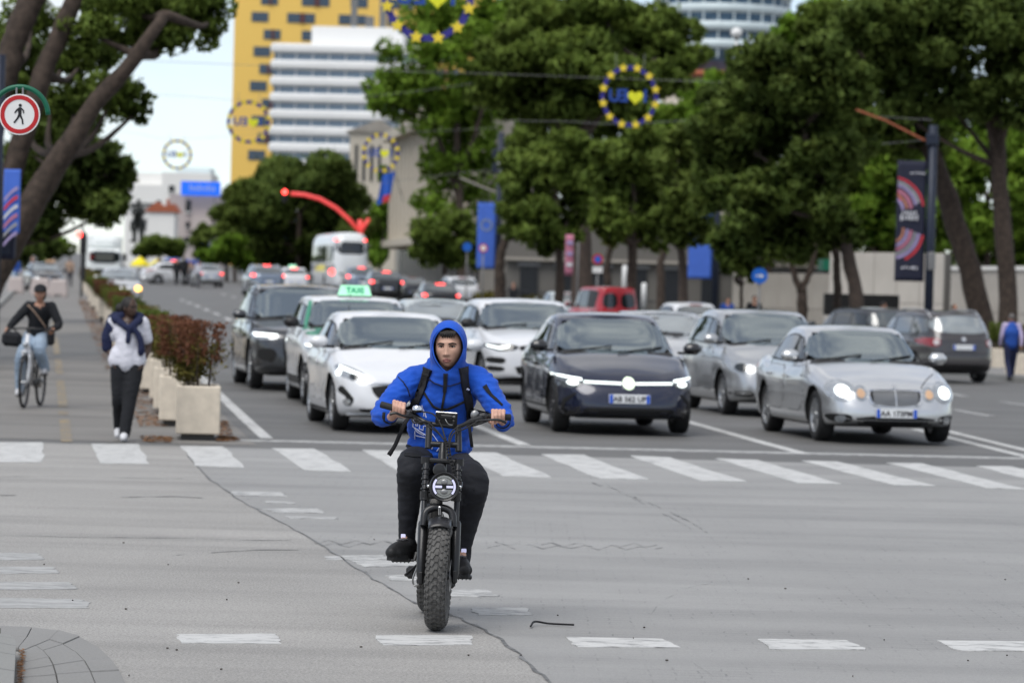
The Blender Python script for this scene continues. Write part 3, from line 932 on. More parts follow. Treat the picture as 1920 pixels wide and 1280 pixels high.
# TREES
DENS = 8.0
def crown_mesh(name, blobs, lm, tuft, dens, seed, lump=0.28, freq=2.2):
    """Needle or leaf sprays gathered in many small pads over each clump; blobs = (centre, (rx, ry, rz))."""
    rg = np.random.default_rng(seed)
    out, nrm = [], []
    for c, rr in blobs:
        c, rr = np.array(c), np.array(rr)
        area = 4 * PI * (((rr[0] * rr[1]) ** 1.6 + (rr[0] * rr[2]) ** 1.6 + (rr[1] * rr[2]) ** 1.6) / 3) ** (1 / 1.6)
        n = int(area * dens * DENS)
        ns = 15
        sdir = rg.normal(size=(ns, 3)); sdir[:, 2] = np.where(rg.random(ns) < .7, np.abs(sdir[:, 2]), sdir[:, 2])
        sdir /= np.linalg.norm(sdir, axis=1)[:, None]
        scen = c + sdir * rr * rg.uniform(.62, .62 + lump + .18, ns)[:, None]
        srad = rr.mean() * rg.uniform(.26, .52, ns)
        w = srad ** 2; w /= w.sum()
        k = rg.choice(ns, n, p=w)
        d = rg.normal(size=(n, 3)); d /= np.linalg.norm(d, axis=1)[:, None]
        sr = np.stack([srad[k], srad[k], srad[k] * .72], 1)
        rad = 1.04 - np.abs(rg.normal(0, .16, n)) + (rg.random(n) < .06) * rg.uniform(0, .3, n)
        P = scen[k] + d * sr * rad[:, None]
        core = rg.random(n) < .24
        P[core] = c + d[core] * rr * rg.uniform(.35, .80, core.sum())[:, None]
        u = rg.normal(size=(n, 3)) + d * .9
        u[:, 2] += .35
        u /= np.linalg.norm(u, axis=1)[:, None]
        v = np.cross(u, rg.normal(size=(n, 3))); v /= np.linalg.norm(v, axis=1)[:, None] + 1e-9
        s = tuft * .66 * rg.uniform(.55, 1.35, n)[:, None]
        w_ = s * rg.uniform(.45, .85, n)[:, None]
        out.append(np.stack([P - u * s * .5 + v * w_ * .6, P - u * s * .5 - v * w_ * .6, P + u * s * .8], 1).reshape(-1, 3))
        fn = np.cross(u, v); fn *= np.sign((fn * d).sum(1))[:, None] + 1e-9
        nn = d * .80 + fn * .32; nn /= np.linalg.norm(nn, axis=1)[:, None]
        nrm.append(np.repeat(nn, 3, 0))
    me = np_mesh(name, np.concatenate(out), 3, lm)
    me.polygons.foreach_set('use_smooth', np.ones(len(me.polygons), dtype=bool))
    me.normals_split_custom_set_from_vertices(np.concatenate(nrm).astype(np.float32))
    return me
def px_blobs(lst, Y, seed, spread=1.0, thick=0.8):
    """Clumps measured on the photograph, set at the tree's own distance and spread through its depth."""
    r = random.Random(seed)
    s = FPX / Y
    out = []
    for b in lst:
        cx, cy, rx, ry = b[:4]
        dy = b[4] if len(b) > 4 else r.uniform(-1, 1) * spread
        c = at(cx, cy, Y + dy)
        rxm, rzm = rx / s, ry / s
        out.append((tuple(c), (rxm, max(rxm, rzm) * thick, rzm)))
    return out
def tree(name, label, blobs, Y, trunks, lm, bark='bark', tuft=.3, dens=22, seed=1, group=None, spread=1.5, base=None, lump=.28, cat='tree', limbs=True):
    """trunks: list of (pixel polyline from the foot upwards, foot width px, top width px)."""
    s = FPX / Y
    foot = at(*trunks[0][0][0], Y)
    g0 = gz(foot.x, Y)
    t = thing(name, label, cat, (foot.x, Y, g0), 0, group)
    o = Vector((foot.x, Y, g0))
    mb = MB()
    B = px_blobs(blobs, Y, seed, spread)
    r = random.Random(seed)
    tips = []
    for pl, w0, w1 in trunks:
        P = [at(x, y, Y) - o for x, y in pl]
        if pl is trunks[0][0]:
            P[0].z = -.15
        P = spline(P, 18)
        jw = .09 * w1 / s
        P = [p + Vector((r.uniform(-jw, jw), r.uniform(-jw, jw), 0)) for p in P]
        n = len(P)
        rr = [(w0 + (w1 - w0) * i / (n - 1)) / 2 / s * r.uniform(.94, 1.06) for i in range(n)]
        rr[0] *= 1.25
        mb.tube(P, rr, 10)
        tips += [P[-1], P[-3], P[n // 2 + 1]]
    if limbs:
        for c, rads in B:
            e = Vector(c) - o
            st = min(tips, key=lambda q: (q - e).length + (5 if q.z > e.z else 0))
            m_ = st.lerp(e, .5) + Vector((r.uniform(-.3, .3), r.uniform(-.3, .3), -.15 * (e - st).length * .5))
            mb.tube(spline([st, m_, e], 6), [.11, .10, .085, .07, .055, .04, .025], 6)
    mb.build('trunk', bark, t, True)
    me = crown_mesh('crown', [(tuple(Vector(c) - o), rr) for c, rr in B], lm, tuft, dens, seed, lump)
    put('crown', me, t)
    return t
G_R = 'umbrella pines along the right-hand pavement'
tree('umbrella_pine', 'tall leaning pine with forked bare trunks beside the round no walking sign',
     [(330,25,95,50,2),(225,15,95,55,1),(395,40,36,58,2),(165,62,50,36,0),(210,185,72,42,3),(255,212,34,24,3),(140,200,50,45,2),(300,75,60,24,1),(60,290,60,50,4),(30,200,40,60,4),(120,110,40,40,4),(240,80,50,25,2),(60,45,60,46,3),(150,125,44,36,3),(95,205,46,36,3),(15,120,40,56,3),(290,60,60,30,3)],
     72, [([(-75,660),(-25,540),(30,440),(80,345),(122,285),(183,190),(243,122),(308,28)], 70, 22), ([(-40,560),(5,400),(40,270),(73,162),(100,90),(134,10),(150,-60)], 46, 32), ([(-30,420),(-18,260),(8,150),(35,60),(70,-30)], 50, 46)],
     'pine_leaf', 'bark_dark', .155, 58, 11, spread=1)
tree('pine_tree', 'dense dark pine beyond the forked leaning trunk at the top left', [(150,300,70,50),(110,370,95,66),(195,345,50,42),(205,395,38,36),(60,330,60,60),(40,400,50,50),(75,435,45,28),(215,330,26,30),(232,352,20,30),(238,318,10,26),(205,300,16,18),(40,120,60,60),(60,220,70,50),(20,320,50,50),(140,240,50,36),(190,105,44,30)],
     110, [([(-40,640),(-30,520),(20,430),(110,330)], 30, 14)], 'pine_dark_leaf', 'bark_dark', .32, 22, 12)
tree('leafy_tree', 'small bright green tree glimpsed low behind the cyclist on the far left', [(85,466,36,14),(110,458,20,12),(60,462,20,14)], 350, [([(85,530),(85,480)], 6, 4)], 'bright_leaf', 'bark_dark', .35, 18, 14)
for fx, Y, lab in ((18, 300, 'dark tree far behind the walkers at the very left edge'), (72, 330, 'dark tree far behind the dark taxi on the left')):
    tree('park_tree', lab, [(fx - 20, 455, 40, 34), (fx + 18, 470, 36, 30), (fx, 425, 34, 24)], Y, [([(fx, 540), (fx, 480)], 8, 5)], 'pine_dark_leaf', 'bark_dark', .5, 10, int(Y), 'trees beyond the left pavement')
tree('evergreen_tree', 'broad rounded dark evergreen behind the white coach', [(560,395,120,88),(480,425,58,76),(640,380,55,66),(612,345,66,38),(545,345,50,36),(665,445,36,50),(450,400,34,50),(600,470,70,40),(515,478,52,32),(560,500,60,26)],
     300, [([(560,560),(560,470),(562,400)], 14, 9)], 'pine_dark_leaf', 'bark_dark', .5, 11, 15, spread=3)
tree('conifer_tree', 'pale feathery conifer at the left edge of the rounded evergreen', [(440,375,24,30),(432,410,28,36),(455,350,10,12),(425,440,24,30)], 290, [([(440,540),(440,420)], 8, 5)], 'pine_light_leaf', 'bark_dark', .45, 14, 16)
tree('leafy_shrub_tree', 'vivid green bushy tree low down left of the white coach', [(425,478,34,26),(400,485,26,20),(452,490,24,20),(440,455,22,16)], 285, [([(425,540),(425,490)], 8, 5)], 'bright_leaf', 'bark_dark', .45, 14, 17)
tree('round_tree', 'clipped round green tree in front of the distant white buildings', [(298,464,40,20),(275,472,24,14),(322,470,26,15)], 380, [([(298,530),(298,480)], 8, 5)], 'pine_leaf', 'bark_dark', .5, 12, 18)
tree('conifer_tree', 'small bluish conifer beside the blue doorway of the pink building', [(378,455,18,26),(380,430,9,16),(385,480,22,18)], 360, [([(378,530),(378,470)], 6, 4)], 'pine_light_leaf', 'bark_dark', .5, 12, 19)
tree('plane_tree', 'tall bright green leafy tree behind the star rings in the middle', [(850,85,95,80),(800,205,100,70),(880,245,85,80),(945,55,55,45),(755,180,60,40),(835,325,62,74),(900,340,56,60),(965,25,34,24),(735,160,36,22),(790,120,60,50),(815,400,30,30),(870,30,60,40),(720,190,30,14),(975,90,40,50)],
     228, [([(868,570),(866,480),(862,380),(856,230)], 24, 12), ([(862,380),(830,280),(800,190)], 12, 6), ([(862,330),(900,220),(940,90)], 12, 6)], 'plane_leaf', 'bark_dark', .50, 4.2, 20, spread=2.5, lump=.6)
tree('clipped_tree', 'low box shaped dark green tree left of the blue star banner', [(800,450,36,44),(850,440,40,44),(830,475,56,26),(885,470,24,36)], 215, [([(835,560),(835,470)], 9, 6)], 'pine_leaf', 'bark_dark', .4, 14, 21)
tree('leafy_tree', 'slim light green tree between the white coach and the cream facade', [(712,440,22,50),(716,400,14,26),(706,485,18,24),(720,330,10,18)], 320, [([(712,560),(712,470)], 8, 5)], 'bright_leaf', 'bark_dark', .5, 12, 22)
tree('umbrella_pine', 'great umbrella pine with a wide dark dome crown behind the hanging star ring', [(1090,48,122,42),(1190,80,110,58),(1000,98,84,58),(925,135,54,58),(1265,118,50,52),(1065,125,120,52),(960,180,72,42),(1140,150,110,36),(1235,160,52,34),(1010,215,52,28),(1080,205,60,24),(1130,22,60,20)],
     152, [([(1090,600),(1092,470),(1088,330),(1092,250),(1098,170)], 46, 28), ([(1090,300),(1040,220),(980,160)], 18, 8), ([(1092,260),(1160,170),(1230,110)], 18, 8)], 'pine_leaf', 'bark', .40, 20, 23, G_R, 2.5, lump=.34)
tree('pine_tree', 'bushy pine just right of the pole with the blue star banner', [(1008,345,58,70),(1052,300,62,58),(1000,420,56,46),(1075,385,56,66),(965,400,24,46),(1040,445,50,30)], 140, [([(1046,600),(1050,520),(1045,430),(1040,350)], 20, 12)], 'pine_leaf', 'bark_dark', .34, 21, 24, G_R)
tree('pine_tree', 'full dark pine directly below the star ring with the yellow heart', [(1190,300,76,56),(1180,395,66,74),(1222,345,62,70),(1148,430,38,46),(1150,350,40,60),(1215,440,44,40)], 128, [([(1188,610),(1185,520),(1186,430),(1190,340)], 24, 12)], 'pine_leaf', 'bark_dark', .33, 21, 25, G_R)
tree('pine_tree', 'lighter drooping pine in front of the second blue banner', [(1272,335,52,76),(1302,400,52,60),(1258,420,34,50),(1285,270,40,40),(1330,350,30,50)], 122, [([(1282,610),(1280,520),(1275,440),(1274,360)], 22, 10)], 'pine_light_leaf', 'bark', .30, 22, 26, G_R)
tree('leaning_pine', 'large dark pine whose thin trunk leans down to the marble wall', [(1400,255,102,80),(1500,205,112,95),(1385,185,62,56),(1455,135,84,50),(1560,150,80,76),(1335,335,52,58),(1425,375,86,54),(1530,325,88,78),(1455,435,86,40),(1372,455,52,30),(1600,260,60,70),(1560,430,60,40)],
     104, [([(1612,640),(1606,570),(1588,470),(1560,390),(1528,320),(1500,240)], 30, 18), ([(1560,390),(1480,330),(1420,290)], 12, 6)], 'pine_dark_leaf', 'bark', .28, 26, 27, G_R, 2)
tree('umbrella_pine', 'straight trunked pine at the right edge with its crown out of frame', [(1720,50,105,80),(1830,75,115,95),(1762,175,92,58),(1890,190,66,66),(1640,60,80,72),(1850,-20,110,60),(1690,215,44,36),(1930,120,50,90)],
     112, [([(1893,640),(1890,540),(1882,420),(1870,280),(1862,130),(1858,20)], 38, 26)], 'pine_dark_leaf', 'bark_dark', .26, 28, 28, G_R, 1.5)
tree('leaning_pine', 'thick leaning pine trunk between the dark banner and the right edge', [(1650,180,84,70),(1560,50,60,52),(1600,110,60,60),(1700,130,70,60),(1740,260,44,30),(1660,260,50,40)],
     114, [([(1856,640),(1838,580),(1806,470),(1780,380),(1758,320),(1720,210)], 50, 32)], 'pine_leaf', 'bark_dark', .27, 28, 29, G_R, 1.5)
tree('leafy_tree', 'lighter green trees filling the gap behind the dark banner pole', [(1680,340,66,66),(1800,330,70,74),(1905,335,60,86),(1640,425,66,50),(1850,425,80,42),(1750,420,60,44),(1720,290,50,50),(1600,440,40,40),(1930,440,50,50)], 150, [([(1720,620),(1722,520),(1725,420)], 20, 12)], 'plane_leaf', 'bark_dark', .42, 14, 30, spread=3)
tree('leafy_tree', 'pale green treetop showing beside the round glass tower', [(1505,75,54,44),(1440,130,44,34),(1350,180,42,44),(1560,40,50,44),(1330,230,40,50),(1480,120,50,40)], 185, [([(1440,620),(1440,420),(1450,200)], 20, 10)], 'bright_leaf', 'bark_dark', .45, 13, 31, spread=2)
tree('young_tree', 'small pale green young tree by the round blue sign', [(1385,480,38,40),(1400,505,30,22),(1372,455,22,24)], 116, [([(1390,600),(1390,540),(1388,490)], 8, 5)], 'pine_light_leaf', 'bark_dark', .26, 24, 32)
tree('forked_tree', 'dark forked trunk standing before the grey wall panels', [(1470,440,46,28),(1540,445,42,26),(1500,420,50,24)], 112, [([(1503,625),(1504,560),(1500,530)], 22, 18), ([(1502,545),(1488,510),(1478,450)], 14, 9), ([(1502,545),(1520,505),(1530,450)], 14, 9)], 'pine_dark_leaf', 'bark_dark', .28, 24, 33)
tree('slim_tree', 'straight thin dark trunk beside the left end of the marble wall', [(1568,440,30,26),(1560,410,30,26)], 106, [([(1571,630),(1570,560),(1568,480)], 18, 14)], 'pine_dark_leaf', 'bark_dark', .28, 24, 34)
for i, (px, w, lab) in enumerate([(938, 26, 'black curved trunk right beside the blue star banner pole'), (1140, 18, 'bare trunk behind the pink and white banner left of the red van'), (1240, 20, 'bare trunk right of the red van by the white post')]):
    tree('park_tree', lab, [(px + 32, 435, 26, 22), (px + 50, 420, 30, 20)], 158 + i * 6, [([(px - 4, 600), (px, 540), (px - 2, 500), (px + 8, 450)], w, w * .6)], 'pine_dark_leaf', 'bark_dark', .36, 16, 40 + i, 'bare trunks in the park strip')
for lab, Y, bl, fx, sd in (('tall backing tree behind the star ring with the bright heart', 205, [(1080,240,70,60),(1150,220,70,60),(1220,250,60,60),(1060,310,60,50),(1180,310,70,50),(1010,260,50,50)], 1120, 61),
                       ('tall backing tree between the great umbrella pine and the dark leaning pine', 200, [(1290,230,60,60),(1340,260,60,60),(1390,310,60,60),(1300,320,60,50),(1350,210,40,40)], 1330, 62),
                       ('broad backing tree behind the marble wall', 178, [(1580,380,80,70),(1640,300,70,80),(1600,460,80,50),(1700,470,70,46),(1520,470,60,40),(1690,390,70,60)], 1640, 63),
                       ('broad backing tree behind the low marble wall at the right edge', 172, [(1800,230,70,70),(1880,260,70,80),(1790,460,70,50),(1870,480,70,50),(1940,400,50,90),(1930,500,40,50),(1760,380,60,60)], 1850, 64),
                       ('backing shrub tree behind the grey panelled wall', 182, [(1400,450,60,44),(1460,470,60,36),(1350,480,44,34),(1480,420,50,40)], 1430, 65)):
    tree('backing_tree', lab, bl, Y, [([(fx, 640), (fx, 520), (fx + 3, 380)], 18, 9)], 'pine_leaf' if sd % 2 else 'plane_leaf', 'bark_dark', .42, 10, sd, 'trees at the back of the park', 2.5)
# low hedge and grass along the right-hand kerb
def hedge(name, label, pts, w, h, lm, seed, tuft=.12, dens=60, cat='hedge'):
    o = pts[0]
    t = thing(name, label, cat, tuple(o))
    bl = []
    for i in range(len(pts) - 1):
        a, b = pts[i] - o, pts[i+1] - o
        k = max(1, int((b - a).length / 1.2))
        for j in range(k):
            q = a.lerp(b, (j + .5) / k)
            bl.append(((q.x, q.y, q.z + h * .5), (.8, w / 2, h * .55)))
    put('foliage', crown_mesh('foliage', bl, lm, tuft, dens, seed), t)
    st = MB()
    for c, _ in bl: st.tube([(c[0], c[1], c[2] - h * .5), (c[0], c[1], c[2])], [.03, .02], 5)
    tag(st.build('stem', 'bark_dark', t), kind='stuff')
    return t
hedge('low_hedge', 'low brown and green hedge at the foot of the blue star banner pole', [gx(905, 205), gx(960, 190), gx(1020, 178), gx(1090, 166)], 1.2, .9, 'shrub_mix', 5, .25, 8)
gr = []
rg = random.Random(6)
for k in range(2600):
    Y = rg.uniform(128, 160); q = gx(rg.uniform(1190, 1275), Y); t_ = rg.uniform(0, PI)
    d = Vector((math.cos(t_), math.sin(t_), 0)) * .06
    gr += [q + Vector((0, 0, .12)) - d, q + Vector((0, 0, .12)) + d, q + Vector((rg.uniform(-.1, .1), 0, .12 + rg.uniform(.2, .45)))]
tag(put('grass', np_mesh('grass', gr, 3, 'grass_blade')), kind='stuff')
# PLANTERS ALONG THE CYCLE PATH
planter_me = None
def planter_mesh():
    mb = MB()
    L, W, H = .50, 1.15, .55
    t = .06
    for c, d in (((0, -W/2 + t/2, H/2 + .07), (L, t, H)), ((0, W/2 - t/2, H/2 + .07), (L, t, H)), ((-L/2 + t/2, 0, H/2 + .07), (t, W - 2*t - .004, H)), ((L/2 - t/2, 0, H/2 + .07), (t, W - 2*t - .004, H))):
        mb.box(c, d, bev=.012)
    mb.box((0, 0, .10), (L - 2*t - .004, W - 2*t - .004, .06))
    return mb.mesh('stone_box', 'planter_stone')
PB = planter_mesh()
PF = MB().box((0, 0, .035), (.38, .95, .07)).mesh('foot', 'planter_foot')
PSOIL = MB().box((0, 0, .56), (.374, 1.024, .05)).mesh('soil', 'soil')
def shrub_mesh(lm, seed, hh):
    r = random.Random(seed)
    bl = [((r.uniform(-.17, .17), r.uniform(-.45, .45), .08 + r.uniform(.0, hh * .72)), (r.uniform(.10, .17),) * 2 + (r.uniform(.08, .15),)) for _ in range(15)]
    return crown_mesh('foliage', bl, lm, .05, 72, seed, .6)
def stems_mesh(seed, hh):
    r = random.Random(seed); mb = MB()
    for k in range(16):
        x, y = r.uniform(-.14, .14), r.uniform(-.4, .4)
        tip = Vector((x * 1.7 + r.uniform(-.1, .1), y * 1.7 + r.uniform(-.1, .1), hh * r.uniform(.75, 1.2)))
        mb.tube(spline([(x, y, 0), (x * 1.2, y * 1.2, hh * .5), tip], 4), [.008, .007, .006, .005, .003], 5)
    return mb.mesh('stem', 'bark')
def spray_mesh(lm, seed, hh):
    """Thin upright sprigs above the bush."""
    rg_ = np.random.default_rng(seed)
    n = 1900
    b = rg_.integers(0, 14, n)
    bx, by = rg_.uniform(-.22, .22, 14), rg_.uniform(-.45, .45, 14)
    z = rg_.uniform(hh * .5, hh * 1.28, n)
    P = np.stack([bx[b] * (1 + z * .35) + rg_.normal(0, .035, n), by[b] * (1 + z * .35) + rg_.normal(0, .035, n), z], 1)
    u = rg_.normal(size=(n, 3)); u /= np.linalg.norm(u, axis=1)[:, None]
    v = np.cross(u, rg_.normal(size=(n, 3))); v /= np.linalg.norm(v, axis=1)[:, None]
    s = rg_.uniform(.018, .04, n)[:, None]
    q = np.stack([P - u*s, P + v*s*.35, P + u*s, P - v*s*.35], 1).reshape(-1, 3)
    return np_mesh('sprig', q, 4, lm)
kinds = ['shrub_red', 'shrub_mix', 'shrub_green', 'shrub_mix', 'shrub_red']
SH = [(shrub_mesh('shrub_mix' if i == 0 else k, 60 + i, .58), stems_mesh(60 + i, .58), spray_mesh(k, 80 + i, .58)) for i, k in enumerate(kinds)]
ordn = ['nearest', 'second', 'third', 'fourth', 'fifth', 'sixth', 'seventh', 'eighth', 'ninth', 'tenth', 'eleventh', 'twelfth', 'thirteenth', 'fourteenth', 'fifteenth', 'sixteenth', 'seventeenth', 'eighteenth', 'nineteenth', 'twentieth', 'twenty-first', 'twenty-second', 'twenty-third', 'twenty-fourth']
yaw_path = math.atan(-UX)
r_ = random.Random(77)
kseq = [0, 0, 3, 0, 1, 2, 2, 3, 1, 2, 2, 0, 3, 2, 1, 4, 0, 2, 2, 3, 1, 2, 0, 3]
py = 42.9
for i in range(24):
    a = 1.68 if i == 0 else 1.60 + r_.uniform(-.05, .05)
    p = rd(a, py)
    pl = thing('stone_planter', '%s cream stone box planter from the crossing along the cycle path' % ordn[i], 'planter', tuple(p), yaw_path + (-.03 if i == 0 else r_.uniform(-.05, .05)), 'box planters along the cycle path')
    put('stone_box', PB, pl)
    put('foot', PF, pl); put('soil', PSOIL, pl)
    fol, ste, spr = SH[kseq[i]]
    col = {0: 'rust red', 1: 'mixed olive and brown', 2: 'olive green', 3: 'brown and yellow green', 4: 'dark red'}[kseq[i]]
    sh = thing('nandina_shrub', '%s airy shrub growing in the %s planter from the crossing' % (col, ordn[i]), 'shrub', tuple(p + Vector((0, 0, .575))), yaw_path + r_.uniform(-.1, .1) + (PI if i % 2 else 0), 'shrubs in the cycle path planters')
    sc_ = (r_.uniform(1.0, 1.2), r_.uniform(1.0, 1.2), r_.uniform(.9, 1.1)) if i else (1.0, 1.0, 1.05)
    if i > 3: sc_ = (1.05, 1.2, r_.uniform(.68, .85))
    if i > 12: sc_ = (1.2, 2.2, r_.uniform(.7, .85))
    for nm, me in (('foliage', fol), ('stem', ste), ('sprig', spr)): tag(put(nm, me, sh, scale=sc_), kind='stuff')
    py += (3.6 if i < 8 else 5.5 if i < 14 else 11.0)
# planters on the far right kerb
for i, (px, Y, lab) in enumerate([(1872, 99, 'stone planter on the right kerb left of the person in the blue vest'), (1916, 90, 'stone planter cut by the right edge of the picture')]):
    p = gx(px, Y)
    pl = thing('stone_planter', lab, 'planter', tuple(p), .1, 'box planters on the right kerb')
    put('stone_box', PB, pl, scale=(1.1, 1.1, 1.0)); put('foot', PF, pl, scale=(1.1, 1.1, 1)); put('soil', PSOIL, pl, scale=(1.1, 1.1, 1))
    sh = thing('nandina_shrub', ['yellow green shrub in the planter left of the person in the blue vest', 'olive shrub in the planter at the right edge'][i], 'shrub', tuple(p + Vector((0, 0, .575))), 0, 'shrubs on the right kerb')
    for nm, me in zip(('foliage', 'stem', 'sprig'), SH[2 if i == 0 else 3]): tag(put(nm, me, sh), kind='stuff')
# BUILDINGS
def parts(parent, name, me, places):
    for loc, rot, sc in places: put(name, me, parent, loc, rot, sc)
UNIT = {}
def unit_box(m, bev=0.0):
    k = (m, bev)
    if k not in UNIT: UNIT[k] = MB().box((0, 0, 0), (1, 1, 1), bev=bev).mesh('block', m)
    return UNIT[k]
def blk(name, parent, c, d, m, rot=(0, 0, 0), bev=0.0):
    return put(name, unit_box(m, bev), parent, c, rot, d)
# yellow tower: staggered windows, a paired one with a brown panel or a single one
Y = 720
a, b = at(417, 640, Y), at(905, 640, Y)
zt = at(640, -260, Y).z
tw = thing('yellow_tower', 'tall ochre yellow tower block with staggered blue windows', 'tower', ((a.x + b.x) / 2, Y + 12, 0), R(4))
W = b.x - a.x
blk('wall', tw, (0, 0, zt / 2), (W, 24, zt), 'tower_yellow')
WIN = MB().box((0, 0, 0), (1, .2, 1)).mesh('window', 'tower_window')
FR = MB().box((0, -.06, 0), (.10, .3, 1.04)).mesh('frame', 'tower_brown')
r_ = random.Random(5)
s = FPX / Y
rows = 0
zz = 14.0
while zz < zt - 2:
    off = [0.0, 3.2, 1.0, 4.4][rows % 4]
    x = -W / 2 + 3.3 + off * .55
    k = 0
    while x < W / 2 - 2:
        wide = (k + rows) % 3 != 0 if k else rows % 2 == 1
        ww = 5.4 if wide and k else 3.3
        w_ = put('window', WIN, tw, (x + ww / 2, -12.03, zz), (0, 0, 0), (ww, 1, 1.9))
        if wide: put('brown_panel', FR, w_, (.05, -.1, 0), (0, 0, 0), (1.6, 1, 1))
        x += ww + [3.6, 4.6, 4.1][(rows + k) % 3]
        k += 1
    rows += 1
    zz += 3.35
# white hotel with continuous bands
Y = 650
def hx(px, py): return at(px, py, Y)
ht = thing('white_hotel', 'white high rise hotel with long horizontal window bands before the yellow tower', 'hotel', (hx(632, 640).x, Y + 11, 0), R(-2.5))
xl, xr = hx(507, 300).x - hx(632, 640).x, hx(790, 300).x - hx(632, 640).x
zroof = hx(640, 83).z
cx, wd = (xl + xr) / 2, xr - xl
n = 15
pitch = 31 * Y / FPX
blk('core', ht, (cx, 0, zroof / 2 - .5), (wd - 2.2, 20, zroof - 1), 'hotel_white')
for i in range(n):
    z = zroof - .9 - i * pitch
    if z < 1: break
    mb = MB()
    mb.box((cx, 0, z), (wd, 22.6, pitch * .57), bev=.35)
    mb.build('spandrel', 'hotel_white', ht)
    g = blk('window_band', ht, (cx, 0, z - pitch * .5), (wd - 1.2, 21.4, pitch * .43), 'hotel_glass')
    for k in range(9):
        put('mullion', unit_box('hotel_white'), g, (-.46 + .115 * k, -.502, 0), (0, 0, 0), (.004, .02, 1))
blk('roof_block', ht, (cx + 1.5, 2, zroof + 1.7), (wd * .62, 14, 3.6), 'hotel_white', bev=.02)
for px, hh, w_ in ((660, 5.2, 1.1), (715, 6.2, 1.2), (690, 2.2, 1.5)):
    blk('roof_mast', ht, (hx(px, 60).x - hx(632, 640).x, -2, zroof + 3.4 + hh / 2), (w_, 1, hh), 'steel_grey')
# round glass tower on the right
Y = 620
c0 = at(1362, 60, Y)
rt = thing('round_tower', 'round glass tower with pale curved balcony bands at the top right', 'tower', (c0.x, Y + 13, 0))
rad = 142 * Y / FPX
zb = at(1362, 125, Y).z
core = MB().lathe([(rad * .90, zb - 1), (rad * .90, zb + 30)], 48).build('glazing', 'glass_tower_window', rt, True)
for i in range(8):
    z = at(1362, 116 - i * 34, Y).z
    rr = rad * (.86 + .04 * math.sin(i * 1.3) + .028 * i)
    MB().lathe([(rr * .9, z - .8), (rr, z - .7), (rr, z + .75), (rr * .985, z + .85), (rr * .9, z + .8)], 48).build('balcony_band', 'glass_tower_band', rt, True)
    mm = MB()
    for k in range(14):
        w = PI + PI * (k + .5) / 14
        mm.box((rad * .905 * math.cos(w), rad * .905 * math.sin(w), z + 1.9), (.25, .25, 2.2))
    if i < 6: tag(mm.build('mullion', 'glass_tower_band', rt), kind='stuff')
MB().lathe([(rad * .80, 0), (rad * .80, zb - 1)], 40).build('shaft', 'facade_cream', rt, True)
MB().lathe([(rad * .93, zb - 1.5), (rad * .93, zb - .6)], 40).build('red_band', 'roof_tile', rt, True)
# plain cream block with a pitched roof
Y = 430
p0, p1 = at(655, 300, Y), at(745, 300, Y)
zt = at(700, 248, Y).z
cb = thing('cream_building', 'cream end wall with a shallow pitched roof behind the lowest star ring', 'building', ((p0.x + p1.x) / 2, Y + 8, 0))
w_ = p1.x - p0.x
blk('wall', cb, (0, 0, zt / 2), (w_, 16, zt), 'facade_cream')
rf = MB().prism([(-w_/2 - .5, 0), (w_/2 + .5, 0), (.6, 1.5)], 16.8, Matrix.Translation((0, 8.4, zt)) @ Matrix.Rotation(PI/2, 4, 'X'))
rf.build('roof', 'facade_shade', cb)
for k in range(4):
    blk('window', cb, (-w_/2 + .8 + k * .9, -8.02, zt - 3.6), (.35, .15, 4.2), 'facade_window')
# long classical facade parallel with the street
fa = thing('classical_facade', 'long cream columned facade seen at a slant behind the trees in the middle', 'building', tuple(rd(27.5, 240)), math.atan2(1, UX) - 0.0)
Lf, Hf = 58.0, 13.4
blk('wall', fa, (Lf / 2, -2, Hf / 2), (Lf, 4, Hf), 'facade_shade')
n = 18
for i in range(n + 1):
    x = i * Lf / n
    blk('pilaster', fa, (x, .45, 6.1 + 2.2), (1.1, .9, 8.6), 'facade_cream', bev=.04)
    if i < n:
        xc = x + Lf / n / 2
        w1 = blk('window', fa, (xc, .03, 9.0), (1.7, .2, 4.4), 'facade_window')
        put('frame', unit_box('facade_cream'), w1, (0, .3, 0), (0, 0, 0), (.08, 1.3, 1))
        w2 = blk('window', fa, (xc, .03, 2.6), (1.6, .2, 2.6), 'facade_window')
        put('sill', unit_box('facade_cream'), w2, (0, 1.0, -.54), (0, 0, 0), (1.3, 2.6, .08))
blk('ledge', fa, (Lf / 2, .7, 4.4), (Lf + 1.5, 1.5, .55), 'facade_cream')
blk('cornice', fa, (Lf / 2, .75, 12.9), (Lf + 1.7, 1.7, .7), 'facade_cream')
blk('parapet', fa, (Lf / 2, -.3, 13.9), (Lf + .6, 1.0, 1.3), 'facade_cream')
# grey low building behind the tree trunks
Y = 186
p0, p1 = gx(945, Y), gx(1560, Y)
lb = thing('low_grey_building', 'low grey building with dark openings behind the tree trunks', 'building', ((p0.x + p1.x) / 2, Y + 6, p0.z))
w_ = p1.x - p0.x
blk('wall', lb, (0, 0, 2.3), (w_, 10, 4.6), 'grey_wall')
for k in range(9):
    o_ = blk('doorway', lb, (-w_/2 + 1.2 + k * w_/9, -5.02, 1.3), (.9, .2, 2.4), 'facade_window')
    put('frame', unit_box('steel_grey'), o_, (0, -.2, .54), (0, 0, 0), (1.3, 1.2, .09))
blk('ledge', lb, (0, -5.15, 2.85), (w_, .5, .16), 'facade_shade')
